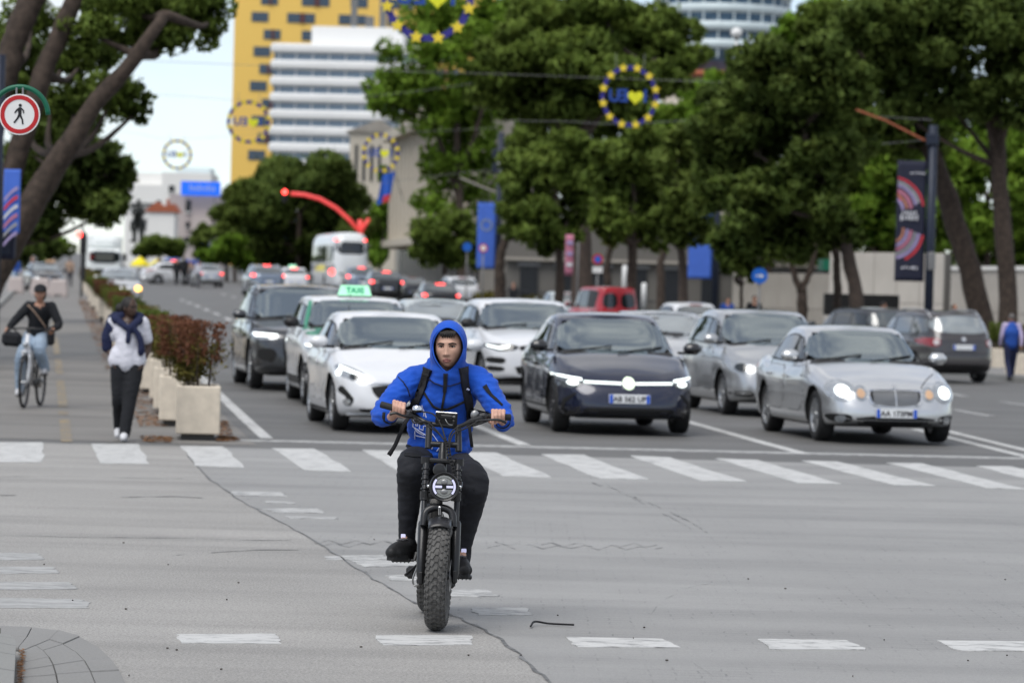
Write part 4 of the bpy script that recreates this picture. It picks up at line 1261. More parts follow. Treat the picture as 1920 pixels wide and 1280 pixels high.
# dark park railing before it, each bar its own
rl = thing('park_railing', 'dark iron railing with slim uprights behind the tree trunks', 'fence', tuple(gx(930, 182)))
q1 = gx(1380, 165) - gx(930, 182)
BAR = MB().cyl((0, 0, 0), (0, 0, 1.35), .022, 6).mesh('upright', 'signal_black')
nb = 46
for k in range(nb):
    f = k / (nb - 1)
    put('upright', BAR, rl, tuple(q1 * f))
MB().tube([Vector((0, 0, 1.3)), q1 + Vector((0, 0, 1.3))], .03, 6).build('top_rail', 'signal_black', rl)
MB().tube([Vector((0, 0, .2)), q1 + Vector((0, 0, .2))], .03, 6).build('bottom_rail', 'signal_black', rl)
# walls behind the right-hand pavement
def panel_wall(name, label, pxa, Ya, pxb, Yb, h, m, npan, cap=None, cat='wall'):
    a, b = gx(pxa, Ya), gx(pxb, Yb)
    t = thing(name, label, cat, tuple(a), math.atan2(b.y - a.y, b.x - a.x))
    L = (Vector((b.x, b.y)) - Vector((a.x, a.y))).length
    blk('core', t, (L/2, .2, h/2 - .2), (L - .02, .3, h + .38), 'grey_wall')
    PM = MB().box((0, 0, 0), (1, .08, 1), bev=.012).mesh('panel', m)
    for k in range(npan):
        for j in range(2):
            put('panel', PM, t, ((k + .5) * L / npan, .0, h * (.25 + .5 * j)), (0, 0, 0), (L / npan - .02, 1, h * .5 - .015))
    if cap: blk('coping', t, (L/2, .2, h + .06), (L + .1, .6, .14), cap)
    return t
panel_wall('marble_wall', 'pale marble clad wall block behind the thin leaning pine', 1552, 128, 1766, 124, 3.45, 'marble_wall', 5)
panel_wall('grey_panel_wall', 'lower grey panelled wall behind the forked trunk', 1372, 146, 1552, 138, 2.7, 'facade_shade', 6)
panel_wall('low_marble_wall', 'long lower marble wall behind the thick leaning pine trunk', 1766, 130, 2010, 120, 2.95, 'marble_wall', 6, 'block_white')
gk = thing('green_roof_kiosk', 'low green roofed structure peeping over the marble wall', 'kiosk', tuple(gx(1590, 150)))
blk('wall', gk, (0, 0, 1.7), (2.0, 2, 3.0), 'facade_window'); blk('roof', gk, (0, 0, 3.2), (2.4, 2.4, .45), 'sign_green_tube')
blk('bench_shelf', gk, (0, -1.2, 2.2), (1.8, .4, .15), 'steel_grey')
wk = thing('dark_opening_kiosk', 'dark low box standing in front of the marble wall', 'kiosk', tuple(gx(1612, 120)))
blk('counter', wk, (0, 0, .65), (2.4, .6, 1.3), 'marble_wall'); blk('opening', wk, (0, 0, 1.65), (2.4, .6, .7), 'gap_black')
# distant cluster on the left
def block(name, label, px0, px1, ptop, Y, m, wins, yaw=0, cat='building', depth=14, wm='facade_window'):
    a, b = at(px0, 480, Y), at(px1, 480, Y)
    zt = at((px0 + px1) / 2, ptop, Y).z
    g0 = gz(a.x, Y)
    t = thing(name, label, cat, ((a.x + b.x) / 2, Y + depth / 2, g0 - .5), yaw)
    w = abs(b.x - a.x)
    blk('wall', t, (0, 0, (zt - g0) / 2 + .5), (w, depth, zt - g0 + 1), m)
    for (wx, wy, ww, wh) in wins:
        c = at(wx, wy, Y) - Vector(((a.x + b.x) / 2, Y, g0 - .5))
        s_ = Y / FPX
        q = blk('window', t, (c.x, -depth / 2 - .02, c.z), (ww * s_, .25, wh * s_), wm)
        put('sill', unit_box('block_white'), q, (0, -.6, -.55), (0, 0, 0), (1.15, 2, .10))
    return t, w, zt - g0, depth
t, w, h, d = block('white_apartment_block', 'white stepped apartment block at the far end of the street', 232, 330, 352, 600, 'block_white', [(255, 385, 22, 8), (300, 380, 14, 8), (258, 420, 26, 9), (305, 415, 12, 8), (250, 455, 14, 10), (302, 450, 10, 10)])
blk('upper_storey', t, (0, 1, h + 1.2), (w * .82, 10, 3.6), 'block_white')
blk('ledge', t, (0, -7.3, h * .62), (w * .6, .9, .4), 'steel_grey'); blk('ledge', t, (.5, -7.3, h * .83), (w * .5, .9, .3), 'steel_grey')
t, w, h, d = block('white_office_block', 'white office block with square windows and a roof storey left of the blue billboard', 300, 392, 330, 560, 'block_white', [(322, 354, 11, 12), (322, 378, 9, 12), (318, 398, 6, 6), (345, 350, 9, 10), (345, 376, 9, 10)])
blk('roof_storey', t, (.6, 2, h + .9), (w * .7, 8, 2.0), 'glass_tower_band'); blk('railing', t, (-1, -6.5, h + .5), (w * .55, .15, .8), 'steel_grey')
t, w, h, d = block('pink_corner_building', 'greyish pink corner building under the blue billboard', 315, 414, 372, 500, 'block_pink', [(353, 386, 10, 22), (352, 422, 8, 12), (350, 450, 10, 12), (400, 405, 10, 12), (398, 448, 10, 10)])
blk('balcony', t, (1.0, -7.8, h - 3.0), (2.6, 1.7, 2.2), 'block_pink'); blk('balcony_slab', t, (1.0, -7.9, h - 4.3), (3.0, 1.9, .35), 'steel_grey')
blk('blue_doorway', t, (1.15, -7.05, h - 6.8), (1.7, .2, 3.2), 'awning_blue')
Y = 499
a, b = at(340, 353, Y), at(414, 353, Y)
bb = thing('billboard', 'bright blue rooftop billboard with pale lettering', 'billboard', ((a.x + b.x) / 2, Y - .5, a.z - .9))
wv = b.x - a.x
blk('panel', bb, (0, 0, .9), (wv, .3, 1.9), 'billboard_blue')
for k in range(9): blk('letter', bb, (-wv * .26 + k * wv * .075, -.18, .9 + (.1 if k % 3 == 0 else 0)), (wv * .045, .05, .62 + (.25 if k % 3 == 0 else 0)), 'billboard_print')
for sx in (-1, 1): blk('post', bb, (sx * wv * .35, .3, -.6), (.12, .12, 1.4), 'steel_grey')
rfh = thing('tiled_roof_house', 'small house with orange tiled roof among the distant white blocks', 'house', tuple(gx(303, 470)))
blk('wall', rfh, (0, 0, 3.6), (3.4, 5, 7.2), 'block_white')
MB().prism([(-2.2, 0), (2.2, 0), (1.5, 1.1), (.3, .7), (-.6, 1.3)], 5.5, Matrix.Translation((0, 2.75, 7.2)) @ Matrix.Rotation(PI/2, 4, 'X')).build('roof', 'roof_tile', rfh)
blk('chimney', rfh, (.6, 0, 8.3), (.4, .4, 1.2), 'roof_tile')
# equestrian monument, far away and dark
Y = 460
g = gx(257, Y)
st = thing('equestrian_statue', 'dark bronze horseman statue on a pale plinth before the white block', 'statue', tuple(g))
mb = MB()
mb.ball((0, 0, 5.7), (.75, 1.5, .8), 12, 8)
mb.tube([(0, -1.1, 6.0), (0, -1.7, 7.0), (0, -2.1, 7.3)], [.5, .35, .28], 8); mb.ball((0, -2.35, 7.1), (.22, .5, .26), 8, 6)
for sx, yy in ((-.4, -1.0), (.4, -1.0), (-.4, 1.0), (.4, 1.0)): mb.tube([(sx, yy, 5.4), (sx * 1.1, yy + .1, 4.3), (sx, yy - .05, 3.2)], [.3, .18, .14], 8)
mb.tube([(0, 1.4, 6.0), (0, 1.9, 5.4), (0, 1.9, 4.4)], [.2, .2, .08], 6)
mb.build('horse', 'bronze', st, True)
mb = MB()
mb.tube([(0, 0, 6.2), (0, 0, 7.3), (0, 0, 7.9)], [.5, .55, .25], 10); mb.ball((0, -.05, 8.25), (.26, .28, .34), 10, 8); mb.ball((0, -.05, 8.5), (.25, .26, .18), 8, 6)
for sx in (-1, 1):
    mb.tube([(sx * .5, 0, 7.5), (sx * .8, -.2, 6.9), (sx * .5, -.7, 6.6)], [.2, .16, .12], 8)
    mb.tube([(sx * .3, 0, 6.3), (sx * .75, -.4, 5.6), (sx * .8, -.1, 4.7)], [.3, .24, .16], 8)
mb.build('rider', 'bronze', st, True)
MB().box((0, 0, 1.6), (2.2, 4.2, 3.2), bev=.1).build('plinth', 'block_white', st)
# LAMPS, SIGNS, BANNERS, SIGNALS
def pole(t, h, r, m='steel_dark', n=12):
    MB().tube([(0, 0, -.1), (0, 0, h)], r, n).build('pole', m, t, True)
def disc(name, parent, r, m, loc, th=.012, n=40):
    return MB().lathe([(r * .98, 0), (r, th * .3), (r, th), (0, th)], n, Matrix.Rotation(PI / 2, 4, 'X')).build(name, m, parent, False, loc)
# no walking sign hanging from a green hoop
Y = 24.0
s = FPX / Y
c = at(37, 215, Y)
nw = thing('no_walking_sign', 'round white sign with red rim and black walking figure hung from a green hoop', 'road sign', tuple(c))
rad = 38.5 / s
disc('plate', nw, rad, 'sign_white', (0, 0, 0), .010)
ring = []
nn = 56
V, F = [], []
for (rr, yy) in ((rad * .93, -.0102), (rad * .93, -.0125), (rad * .73, -.0125), (rad * .73, -.0102)):
    for j in range(nn):
        w = 2 * PI * j / nn; V.append((rr * math.cos(w), yy, rr * math.sin(w)))
for i in range(3):
    for j in range(nn): F.append((i*nn + j, i*nn + (j+1) % nn, (i+1)*nn + (j+1) % nn, (i+1)*nn + j))
put('red_rim', mk('red_rim', V, F, 'sign_red'), nw)
u = rad / 38.5
def fig(poly): return [(x * u, y * u) for x, y in poly]
mb = MB()
T = Matrix.Translation((0, -.0102, 0)) @ Matrix.Rotation(PI / 2, 4, 'X')
head = [(1.0 + 2.9 * math.cos(a_ * PI / 8), 17.0 + 2.9 * math.sin(a_ * PI / 8)) for a_ in range(16)]
mb.prism(fig(head), .003, T)
mb.prism(fig([(-2.5, 12.5), (0, 13.6), (3.2, 12.8), (8.2, 8.2), (8.8, 2.2), (6.8, 2.2), (6.0, 7.0), (3.4, 9.2), (3.6, 2.0), (3.6, -1.5), (6.8, -9), (8.2, -18), (5.2, -18), (4.2, -10.5), (0.6, -3.6), (-2.4, -8.6), (-8.8, -16.8), (-11.2, -15.0), (-5.2, -7.0), (-2.4, 0), (-2.9, 7.6), (-5.6, 5.0), (-8.6, 1.8), (-9.8, 3.2), (-7.4, 7.8)]), .003, T)
mb.build('walking_figure', 'sign_black', nw)
hp = [at(-45, 250, Y + .1) - c] + [at(37 + 53 * math.cos(R(a_)), 216 - 53 * math.sin(R(a_)), Y + .1) - c for a_ in range(160, -5, -8)]
MB().tube(hp, 5.0 / s, 10).build('hoop', 'sign_green_tube', nw, True)
for dx in (-6, 6): MB().cyl(at(37 + dx, 165, Y + .06) - c, at(37 + dx, 190, Y + .03) - c, .007, 6).build('hanger', 'steel_grey', nw)
px = at(-45, 250, Y + .1) - c
MB().tube([px, Vector((px.x, px.y, -c.z - .1))], 6.0 / s, 10).build('pole', 'sign_green_tube', nw, True)
# festive rings: twelve stars around a tinsel hoop, with letters and a heart that face away from us
def star_poly(r, r2=None):
    r2 = r2 or r * .5
    return [((r if k % 2 == 0 else r2) * math.sin(PI * k / 5), (r if k % 2 == 0 else r2) * math.cos(PI * k / 5)) for k in range(10)]
heart = []
for k in range(28):
    t_ = 2 * PI * k / 28
    heart.append((.62 * math.sin(t_) ** 3, .62 * (13 * math.cos(t_) - 5 * math.cos(2*t_) - 2 * math.cos(3*t_) - math.cos(4*t_)) / 16))
STAR = MB().prism(star_poly(.16), .05, Matrix.Translation((0, .025, 0)) @ Matrix.Rotation(PI/2, 4, 'X')).mesh('star', 'star_yellow')
HEART = MB().prism(heart, .06, Matrix.Translation((0, .03, 0)) @ Matrix.Rotation(PI/2, 4, 'X')).mesh('heart', 'heart_yellow')
V, F = [], []
nn = 64
for (rr, yy) in ((1.06, -.05), (1.06, .05), (.90, .05), (.90, -.05)):
    for j in range(nn):
        w = 2 * PI * j / nn; k_ = 1 + (.012 * math.sin(j * 7.3)); V.append((rr * k_ * math.cos(w), yy, rr * k_ * math.sin(w)))
for i in range(4):
    for j in range(nn): F.append((i*nn + j, i*nn + (j+1) % nn, ((i+1) % 4)*nn + (j+1) % nn, ((i+1) % 4)*nn + j))
HOOP = mk('hoop', V, F, 'tinsel_blue')
def ring_lamp(label, px, py, Y, rpx, yaw=0.0, tilt=0.0, cab=None, sq=1.0):
    c = at(px, py, Y)
    k = rpx / (FPX / Y)
    t = thing('star_ring', label, 'street decoration', tuple(c), yaw, 'star rings hung over the boulevard')
    put('hoop', HOOP, t, scale=(k * sq, 1, k))
    for i in range(12):
        w = 2 * PI * i / 12 + .26
        put('star', STAR, t, (k * sq * .99 * math.cos(w), -.07, k * .99 * math.sin(w)), (0, 0, 0), (k * 1.05,) * 3)
    for x_, ch, m_ in ((.58, 'I', 'letters_blue'), (-.19, 'E', 'letters_blue'), (-.55, 'U', 'letters_blue')):
        put('letter', text_mesh(ch, .58, .03, .02, m_), t, (x_ * k * sq, 0, 0), (PI / 2, 0, PI), (k, k, 1))
    put('heart', HEART, t, (.22 * k * sq, 0, -.02 * k), (0, 0, 0), (k * .42, 1, k * .42))
    MB().tube([(-.9 * k * sq, .01, .02), (.9 * k * sq, .01, .02)], .007, 6).build('cross_wire', 'cable_grey', t)
    for sx in (-.5, .5): MB().tube([(sx * k * sq, 0, .87 * k), (sx * k * sq * 1.05, 0, 1.45 * k)], .01, 5).build('hanger', 'cable_grey', t)
    return t
RINGS = [('big star ring with yellow stars cut by the top edge of the picture', 803, -6, 86, 80, .02, 1),
         ('star ring with a bright yellow heart hanging before the great umbrella pine', 1180, 181, 116, 55, .0, .93),
         ('star ring hanging in front of the ochre yellow tower', 466, 229, 176, 38, .15, 1.0),
         ('star ring with thick yellow stars hanging over the dark evergreens', 714, 287, 192, 34, -.1, .96),
         ('thin star ring against the pale sky over the distant white blocks', 332, 290, 250, 26, .2, 1)]
for lab, px, py, Y, rp, yw, sq in RINGS: ring_lamp(lab, px, py, Y, rp, yw, sq=sq)
def cable(label, pts, r=.012, group='cables strung across the boulevard'):
    P = [at(*p) for p in pts]
    mb = MB().tube(spline(P, 20), r, 5)
    return tag(mb.build('span_cable', 'cable_grey'), label, 'cable', group)
cable('thin overhead cable running above the hanging star ring with the bright heart', [(-300, 90, 116), (600, 128, 116), (960, 140, 116), (1180, 148, 116), (1600, 160, 114), (1900, 140, 112)], .007)
cable('thin overhead cable level with the foot of the star ring', [(940, 226, 150), (1060, 228, 140), (1180, 232, 128), (1500, 214, 112), (1748, 225, 101)], .009)
cable('thin overhead cable holding the top star ring', [(-200, -60, 86), (500, -75, 86), (803, -78, 86), (1500, -90, 86), (2000, -100, 86)], .007)
cable('thin overhead cable at the height of the ring on the yellow tower', [(100, 168, 176), (330, 180, 176), (466, 188, 176), (700, 180, 176), (936, 150, 176)], .007)
cable('faint overhead cable holding the ring over the dark evergreens', [(420, 240, 192), (600, 250, 192), (714, 250, 192), (930, 240, 192)], .007)
cable('faint overhead cable against the sky left of the yellow tower', [(130, 232, 250), (250, 250, 250), (332, 261, 250), (500, 250, 250), (700, 235, 250)], .007)
cable('lower overhead cable crossing the pines towards the dark banner pole', [(700, 345, 190), (930, 318, 190), (1300, 300, 150), (1742, 262, 101)], .009)
# banner poles on the right
def swag(w, h, m, name, parent, wav=.05, nx=8, nz_=20, loc=(0, 0, 0), skew=0):
    V, F = [], []
    for sgn in (0, 1):
        for j in range(nz_ + 1):
            for i in range(nx + 1):
                x, z = i / nx, j / nz_
                V.append((-x * w + skew * z * 0, wav * math.sin(x * 3 + z * 5) * x + sgn * .012, -z * h + skew * x))
    n1 = (nx + 1) * (nz_ + 1)
    for j in range(nz_):
        for i in range(nx):
            a = j * (nx + 1) + i
            F.append((a, a + 1, a + nx + 2, a + nx + 1)); F.append((n1 + a, n1 + a + nx + 1, n1 + a + nx + 2, n1 + a + 1))
    per = [i for i in range(nx + 1)] + [(j + 1) * (nx + 1) - 1 for j in range(1, nz_ + 1)] + [nz_ * (nx + 1) + i for i in range(nx - 1, -1, -1)] + [j * (nx + 1) for j in range(nz_ - 1, 0, -1)]
    for i in range(len(per)):
        a, b = per[i], per[(i + 1) % len(per)]
        F.append((b, a, a + n1, b + n1))
    return put(name, mk(name, V, F, m, True), parent, loc)
def star_circle(parent, r, c):
    S = MB().prism(star_poly(.09 * r / .3), .008, Matrix.Rotation(PI/2, 4, 'X')).mesh('star', 'banner_star')
    for k in range(12):
        w = 2 * PI * k / 12
        put('star', S, parent, (c[0] + r * math.cos(w), c[1], c[2] + r * math.sin(w)))
Y = 190; s = FPX / Y
g = gx(931, Y)
bp = thing('banner_pole', 'dark blue pole carrying the tall pale blue star banner', 'pole', tuple(g), 0, 'banner poles on the right-hand kerb')
top = at(935, 248, Y).z - g.z
pole(bp, top, .16)
for k_ in (.12, .2): MB().box((-.25, 0, top - top * k_), (.35, .3, .5), bev=.05).build('floodlight', 'steel_dark', bp)
MB().ball((-.02, -.1, at(935, 305, Y).z - g.z), .16, 10, 8).build('lamp', 'sign_white', bp)
MB().tube([at(862, 333, Y) - g, at(900, 349, Y) - g, at(928, 360, Y) - g], .06, 6).build('bracket_arm', 'facade_shade', bp)
for zz_ in (378, 505): MB().tube([(0, 0, at(930, zz_, Y).z - g.z), (-1.0, 0, at(930, zz_, Y).z - g.z + .02)], .03, 6).build('banner_rail', 'steel_dark', bp)
z0 = at(915, 380, Y).z
bn = swag(.94, 124 / s, 'banner_blue', 'star_banner', None, .04, loc=(g.x - .16, Y, z0))
tag(bn, 'pale blue banner with a circle of stars hanging from the pole near the trees', 'banner', 'blue star banners')
star_circle(bn, .27, (-.48, -.03, -1.15))
Y = 147; s = FPX / Y
g = gx(1338, Y)
bp2 = thing('banner_pole', 'dark pole with a half hidden blue banner among the pines', 'pole', tuple(g), 0, 'banner poles on the right-hand kerb')
pole(bp2, at(1340, 230, Y).z - g.z, .14)
MB().tube([at(1229, 276, Y) - g, at(1280, 298, Y) - g, at(1334, 320, Y) - g], .05, 6).build('bracket_arm', 'facade_shade', bp2)
z0 = at(1330, 392, Y).z
bn2 = swag(.95, 131 / s, 'banner_blue', 'star_banner', None, .05, loc=(g.x - .15, Y, z0))
tag(bn2, 'deeper blue banner whose upper half is hidden by pine branches', 'banner', 'blue star banners')
star_circle(bn2, .25, (-.48, -.05, -.9))
Y = 101; s = FPX / Y
g = gx(1738, Y)
bp3 = thing('banner_pole', 'tall near-black pole carrying the dark swirl banner on the right', 'pole', tuple(g), 0, 'banner poles on the right-hand kerb')
ptop = at(1750, 235, Y) - g
MB().tube([(0, 0, -.1), ptop], .125, 12).build('pole', 'steel_dark', bp3, True)
MB().box(at(1748, 262, Y) - g, (.34, .3, .34), bev=.04).build('clamp', 'steel_dark', bp3)
MB().tube([at(1605, 206, Y) - g, at(1660, 226, Y) - g, at(1735, 264, Y) - g], .03, 6).build('bracket_arm', 'roof_tile', bp3)
MB().box(at(1745, 490, Y) - g + Vector((0, -.16, 0)), (.2, .15, .5), bev=.03).build('control_box', 'steel_grey', bp3)
p0 = at(1738, 302, Y)
bn3 = swag(.80, 226 / s, 'banner_dark', 'swirl_banner', None, .06, 8, 24, loc=tuple(p0), skew=.0)
tag(bn3, 'dark navy banner printed with red and lilac swirling strokes and white lettering', 'banner')
def arc_print(cx, cz, r0, r1, a0, a1, m):
    n_ = 12; V, F = [], []
    for i in range(n_ + 1):
        w = R(a0 + (a1 - a0) * i / n_)
        for rr in (r0, r1):
            x, z = cx + rr * math.cos(w), cz + rr * math.sin(w)
            x = min(max(x, -.78), -.02)
            V.append((x, .06 * math.sin((-x / .80) * 3 + (-z / (226 / s)) * 5) * (-x / .80) - .012, z))
    for i in range(n_): F.append((2*i, 2*i+1, 2*i+3, 2*i+2))
    put('swirl', mk('swirl', V, F, m), bn3)
for cx_, cz_, r0, r1, a0, a1, m_ in ((-.95, -1.35, .86, .92, 8, 84, 'print_red'), (-.95, -1.35, .74, .82, 15, 82, 'print_grey'), (-.95, -1.35, .66, .72, 12, 80, 'print_lilac'), (-.95, -1.35, .50, .60, 5, 78, 'print_pink'),
                                     (-.95, -1.35, .40, .46, 5, 75, 'print_orange'), (-.95, -1.35, .28, .36, 0, 72, 'print_lilac'), (-.95, -1.1, .22, .28, 0, 60, 'print_red'),
                                     (-.95, -1.9, .86, .93, -62, -8, 'print_red'), (-.95, -1.9, .74, .82, -76, -6, 'print_lilac'), (-.95, -1.9, .64, .71, -78, -4, 'print_grey'), (-.95, -1.9, .52, .60, -78, 0, 'print_pink'), (-.95, -1.9, .42, .49, -76, 4, 'print_lilac'), (-.95, -1.9, .32, .38, -70, 10, 'print_orange')):
    arc_print(cx_, cz_, r0, r1, a0, a1, m_)
rb_ = random.Random(8)
for zz_, hh, x0, n_ in ((-.34, .05, -.42, 5), (-1.42, .09, -.62, 5), (-1.56, .15, -.66, 6), (-2.92, .05, -.60, 4), (-2.92, .10, -.30, 2)):
    for k in range(n_): blk('letter', bn3, (x0 + k * .085, -.075, zz_ + rb_.uniform(-.01, .01)), (rb_.uniform(.035, .065), .006, hh * rb_.uniform(.7, 1.1)), 'print_white')
# half a banner at the left edge
Y = 66; s = FPX / Y
g = gx(-14, Y)
bp4 = thing('banner_pole', 'pole at the left edge holding a swirl printed banner behind the trunks', 'pole', tuple(g))
pole(bp4, 5.6, .1)
bl_ = swag(.30, 120 / s, 'banner_blue', 'swirl_banner', None, .04, loc=(at(40, 318, Y).x, Y - .05, at(40, 318, Y).z))
tag(bl_, 'narrow blue edged banner with lilac and red swirls at the left edge', 'banner')
for k in range(6):
    V = []
    for i in range(9):
        x = -.04 - .24 * i / 8; z = -.30 - k * .16 - .22 * (i / 8) ** 1.5
        V += [(x, -.035, z), (x, -.035, z - .07)]
    put('swirl', mk('swirl', V, [(2*i, 2*i+1, 2*i+3, 2*i+2) for i in range(8)], ['print_lilac', 'print_red', 'print_white', 'print_pink', 'print_grey', 'print_lilac'][k]), bl_)
bx = thing('pole_cabinet', 'dark navy box fixed low on the left edge behind the tree', 'cabinet', tuple(at(6, 455, Y + .5)))
MB().box((0, 0, 0), (.44, .3, .6), bev=.04).build('box', 'banner_dark', bx); MB().box((0, -.16, 0), (.3, .02, .42)).build('door', 'steel_dark', bx)
# traffic signals
Y = 262; s = FPX / Y
g = gx(677, Y)
ts = thing('traffic_light', 'traffic light on a glowing red curved arm above the coach', 'traffic light', tuple(g), 0, 'traffic lights')
arm = [(545, 363), (570, 365), (600, 373), (630, 390), (655, 412), (672, 432)]
MB().tube([at(x, y, Y) - g for x, y in arm], 3.6 / s, 8).build('arm', 'signal_red_arm', ts, True)
MB().tube([at(677, 440, Y) - g, Vector((0, 0, 0))], 5 / s, 10).build('pole', 'signal_red_arm', ts, True)
MB().tube([at(675, 436, Y) - g, at(692, 410, Y) - g], 3.4 / s, 8).build('stub', 'signal_red_arm', ts, True)
MB().tube([at(675, 412, Y) - g, at(677, 445, Y) - g], 4.6 / s, 8).build('collar', 'signal_red_arm', ts, True)
hc = at(534, 366, Y) - g
MB().box(hc + Vector((0, 0, -.05)), (.36, .3, .95), bev=.05).build('housing', 'signal_black', ts)
MB().ball(hc + Vector((0, -.17, .22)), (.17, .06, .17), 14, 8).build('red_lamp', 'signal_lit', ts)
for k in (0, 1): MB().ball(hc + Vector((0, -.15, -.08 - .28 * k)), (.12, .03, .12), 10, 6).build('dark_lamp', 'gap_black', ts)
Y = 168; s = FPX / Y
g = gx(152, Y)
ts2 = thing('traffic_light', 'post mounted traffic light showing red at the end of the planters', 'traffic light', tuple(g), 0, 'traffic lights')
pole(ts2, at(152, 425, Y).z - g.z, .06, 'steel_grey')
hc = at(154, 449, Y) - g
MB().box(hc + Vector((.06, 0, -.15)), (.30, .26, .95), bev=.05).build('housing', 'signal_black', ts2)
MB().ball(at(149, 440, Y) - g + Vector((0, -.2, 0)), (.14, .05, .14), 14, 8).build('red_lamp', 'signal_lit', ts2)
MB().box(at(156, 500, Y) - g, (.2, .2, 1.2), bev=.03).build('control_box', 'signal_black', ts2)
# small round signs
def round_sign(label, px, py, Y, rpx, m, m2=None, ground=True, extra=None):
    s = FPX / Y; c = at(px, py, Y); g = gx(px, Y)
    t = thing('round_sign', label, 'road sign', tuple(g))
    h = c.z - g.z
    pole(t, h, .035, 'steel_grey', 8)
    disc('plate', t, rpx / s, m, (0, -.06, h), .02, 28)
    if m2: disc('symbol_plate', t, rpx / s * .62, m2, (0, -.085, h), .006, 24)
    return t, h, s
t, h, s = round_sign('round blue sign with a white arrow symbol by the young tree', 1420, 517, 112, 15, 'sign_blue')
arrow = [(-.13, -.02), (.03, -.02), (.03, -.075), (.15, 0), (.03, .075), (.03, .02), (-.13, .02)]
put('arrow', MB().prism([(x * .9, z * .9) for x, z in arrow], .004, Matrix.Rotation(PI/2, 4, 'X')).mesh('arrow', 'sign_white'), t, (0, -.082, h))
t, h, s = round_sign('small round blue sign left of the blue star banner', 873, 463, 196, 8.5, 'sign_blue')
put('arrow', MB().prism([(x, z) for x, z in arrow], .004, Matrix.Rotation(PI/2, 4, 'X')).mesh('arrow', 'sign_blue'), t, (0, -.082, h))
t, h, s = round_sign('small round red rimmed sign partly before the blue star banner', 903, 465, 186, 8, 'print_red', 'sign_white')
t, h, s = round_sign('round no parking sign with a white plate under it beside the thick trunk', 1117, 486, 134, 10, 'sign_red', 'sign_blue')
MB().box((0, -.07, h - .38), (.36, .02, .22)).build('sub_plate', 'sign_white', t)
Y = 136
for px, lab, y0 in ((1168, 'slim white post standing behind the red van', 500), (1205, 'short white topped post right of the red van', 533)):
    g = gx(px, Y)
    t = thing('street_post', lab, 'post', tuple(g), 0, 'posts by the red van')
    h = at(px, y0, Y).z - g.z
    MB().tube([(0, 0, -.1), (0, 0, h * .55)], .07, 10).build('pole', 'steel_grey', t, True)
    MB().tube([(0, 0, h * .55), (0, 0, h), (0, 0, h + .06)], [.10, .10, .05], 10).build('white_cap', 'sign_white', t, True)
# pink and white hanging strip on a trunk
bs = swag(.30, 1.5, 'print_pink', 'hanging_strip', None, .03, 3, 8, loc=tuple(at(1076, 440, 136)))
tag(bs, 'narrow pink and violet banner strip on a pole by the thick trunk', 'banner')
for k in range(3): blk('stripe', bs, (-.14, -.035, -.3 - k * .4), (.22, .01, .14), 'print_lilac' if k < 2 else 'print_white')
tp = thing('strip_pole', 'thin pole holding the narrow pink strip banner', 'pole', tuple(gx(1080, 136.4))); pole(tp, 3.4, .03, 'steel_grey', 8)
MB().tube([(0, 0, 3.3), (-.35, 0, 3.3)], .015, 6).build('arm', 'steel_grey', tp)
# globe lamp before the round tower
Y = 190
g = gx(1366, Y)
gl = thing('globe_lamp', 'white globe street lamp rising in front of the round glass tower', 'street lamp', tuple(g))
zc = at(1362, 62, Y).z - g.z
pole(gl, zc - .2, .06, 'block_white', 8)
MB().ball((0, 0, zc), (.30, .30, .28), 16, 10).build('globe', 'sign_white', gl, True)
MB().tube([(0, 0, zc - .4), (0, 0, zc - .26)], [.05, .14], 10).build('lamp_neck', 'steel_grey', gl)
# flag on the facade
g = rd(25.5, 236) + Vector((0, 0, 7.4))
g = at(742, 345, 236)
fl = thing('building_flag', 'blue and red flag drooping from the cream facade', 'flag', tuple(g))
MB().tube([(.5, .5, -1.1), (-.1, -.3, .9)], .03, 6).build('staff', 'steel_grey', fl)
V, F = [], []
for j in range(9):
    for i in range(6):
        V.append((-.05 - i * .16 - j * .04, -.25 + .09 * math.sin(i * 1.7 + j * .5), .8 - j * .24 - i * .05))
for j in range(8):
    for i in range(5): F.append((j*6+i, j*6+i+1, j*6+i+7, j*6+i+6))
fm = mk('cloth', V, F, ['awning_blue', 'print_red'], True, [1 if f[0] // 6 >= 6 and f[0] % 6 < 3 else 0 for f in F])
put('cloth', fm, fl)
# parasols, awnings and barriers at the far end
for i, (px, py, Y, w_) in enumerate([(262, 489, 290, 24), (294, 494, 286, 26)]):
    g = gx(px, Y); s = FPX / Y
    t = thing('parasol', ['yellow parasol on the left of the pair at the far end', 'larger yellow parasol on the right of the far pair'][i], 'parasol', tuple(g), 0, 'yellow parasols')
    h = at(px, py, Y).z - g.z
    MB().lathe([(w_ / s * .78, h - .42), (w_ / s * .74, h - .22), (.05, h + .34), (0, h + .36)], 10).build('canopy', 'parasol_yellow', t)
    pole(t, h, .04, 'steel_grey', 8)
    MB().lathe([(.3, 0), (.3, .08), (.06, .1)], 12).build('foot', 'steel_grey', t)
for i, (px, py, Y, w_, h_, lab) in enumerate([(322, 488, 300, 28, 8, 'flat blue market awning behind the walkers'), (357, 497, 282, 15, 20, 'upright blue cloth panel right of the awning'), (385, 491, 300, 12, 7, 'small blue awning left of the parked grey saloon')]):
    g = gx(px, Y); s = FPX / Y
    t = thing('market_awning', lab, 'awning', tuple(g))
    h = at(px, py, Y).z - g.z
    MB().box((0, 0, h), (w_ / s, 1.4, h_ / s), bev=.05).build('canopy', 'awning_blue', t)
    for sx in (-1, 1): MB().cyl((sx * w_ / s * .45, 0, 0), (sx * w_ / s * .45, 0, h), .03, 6).build('leg', 'steel_grey', t)
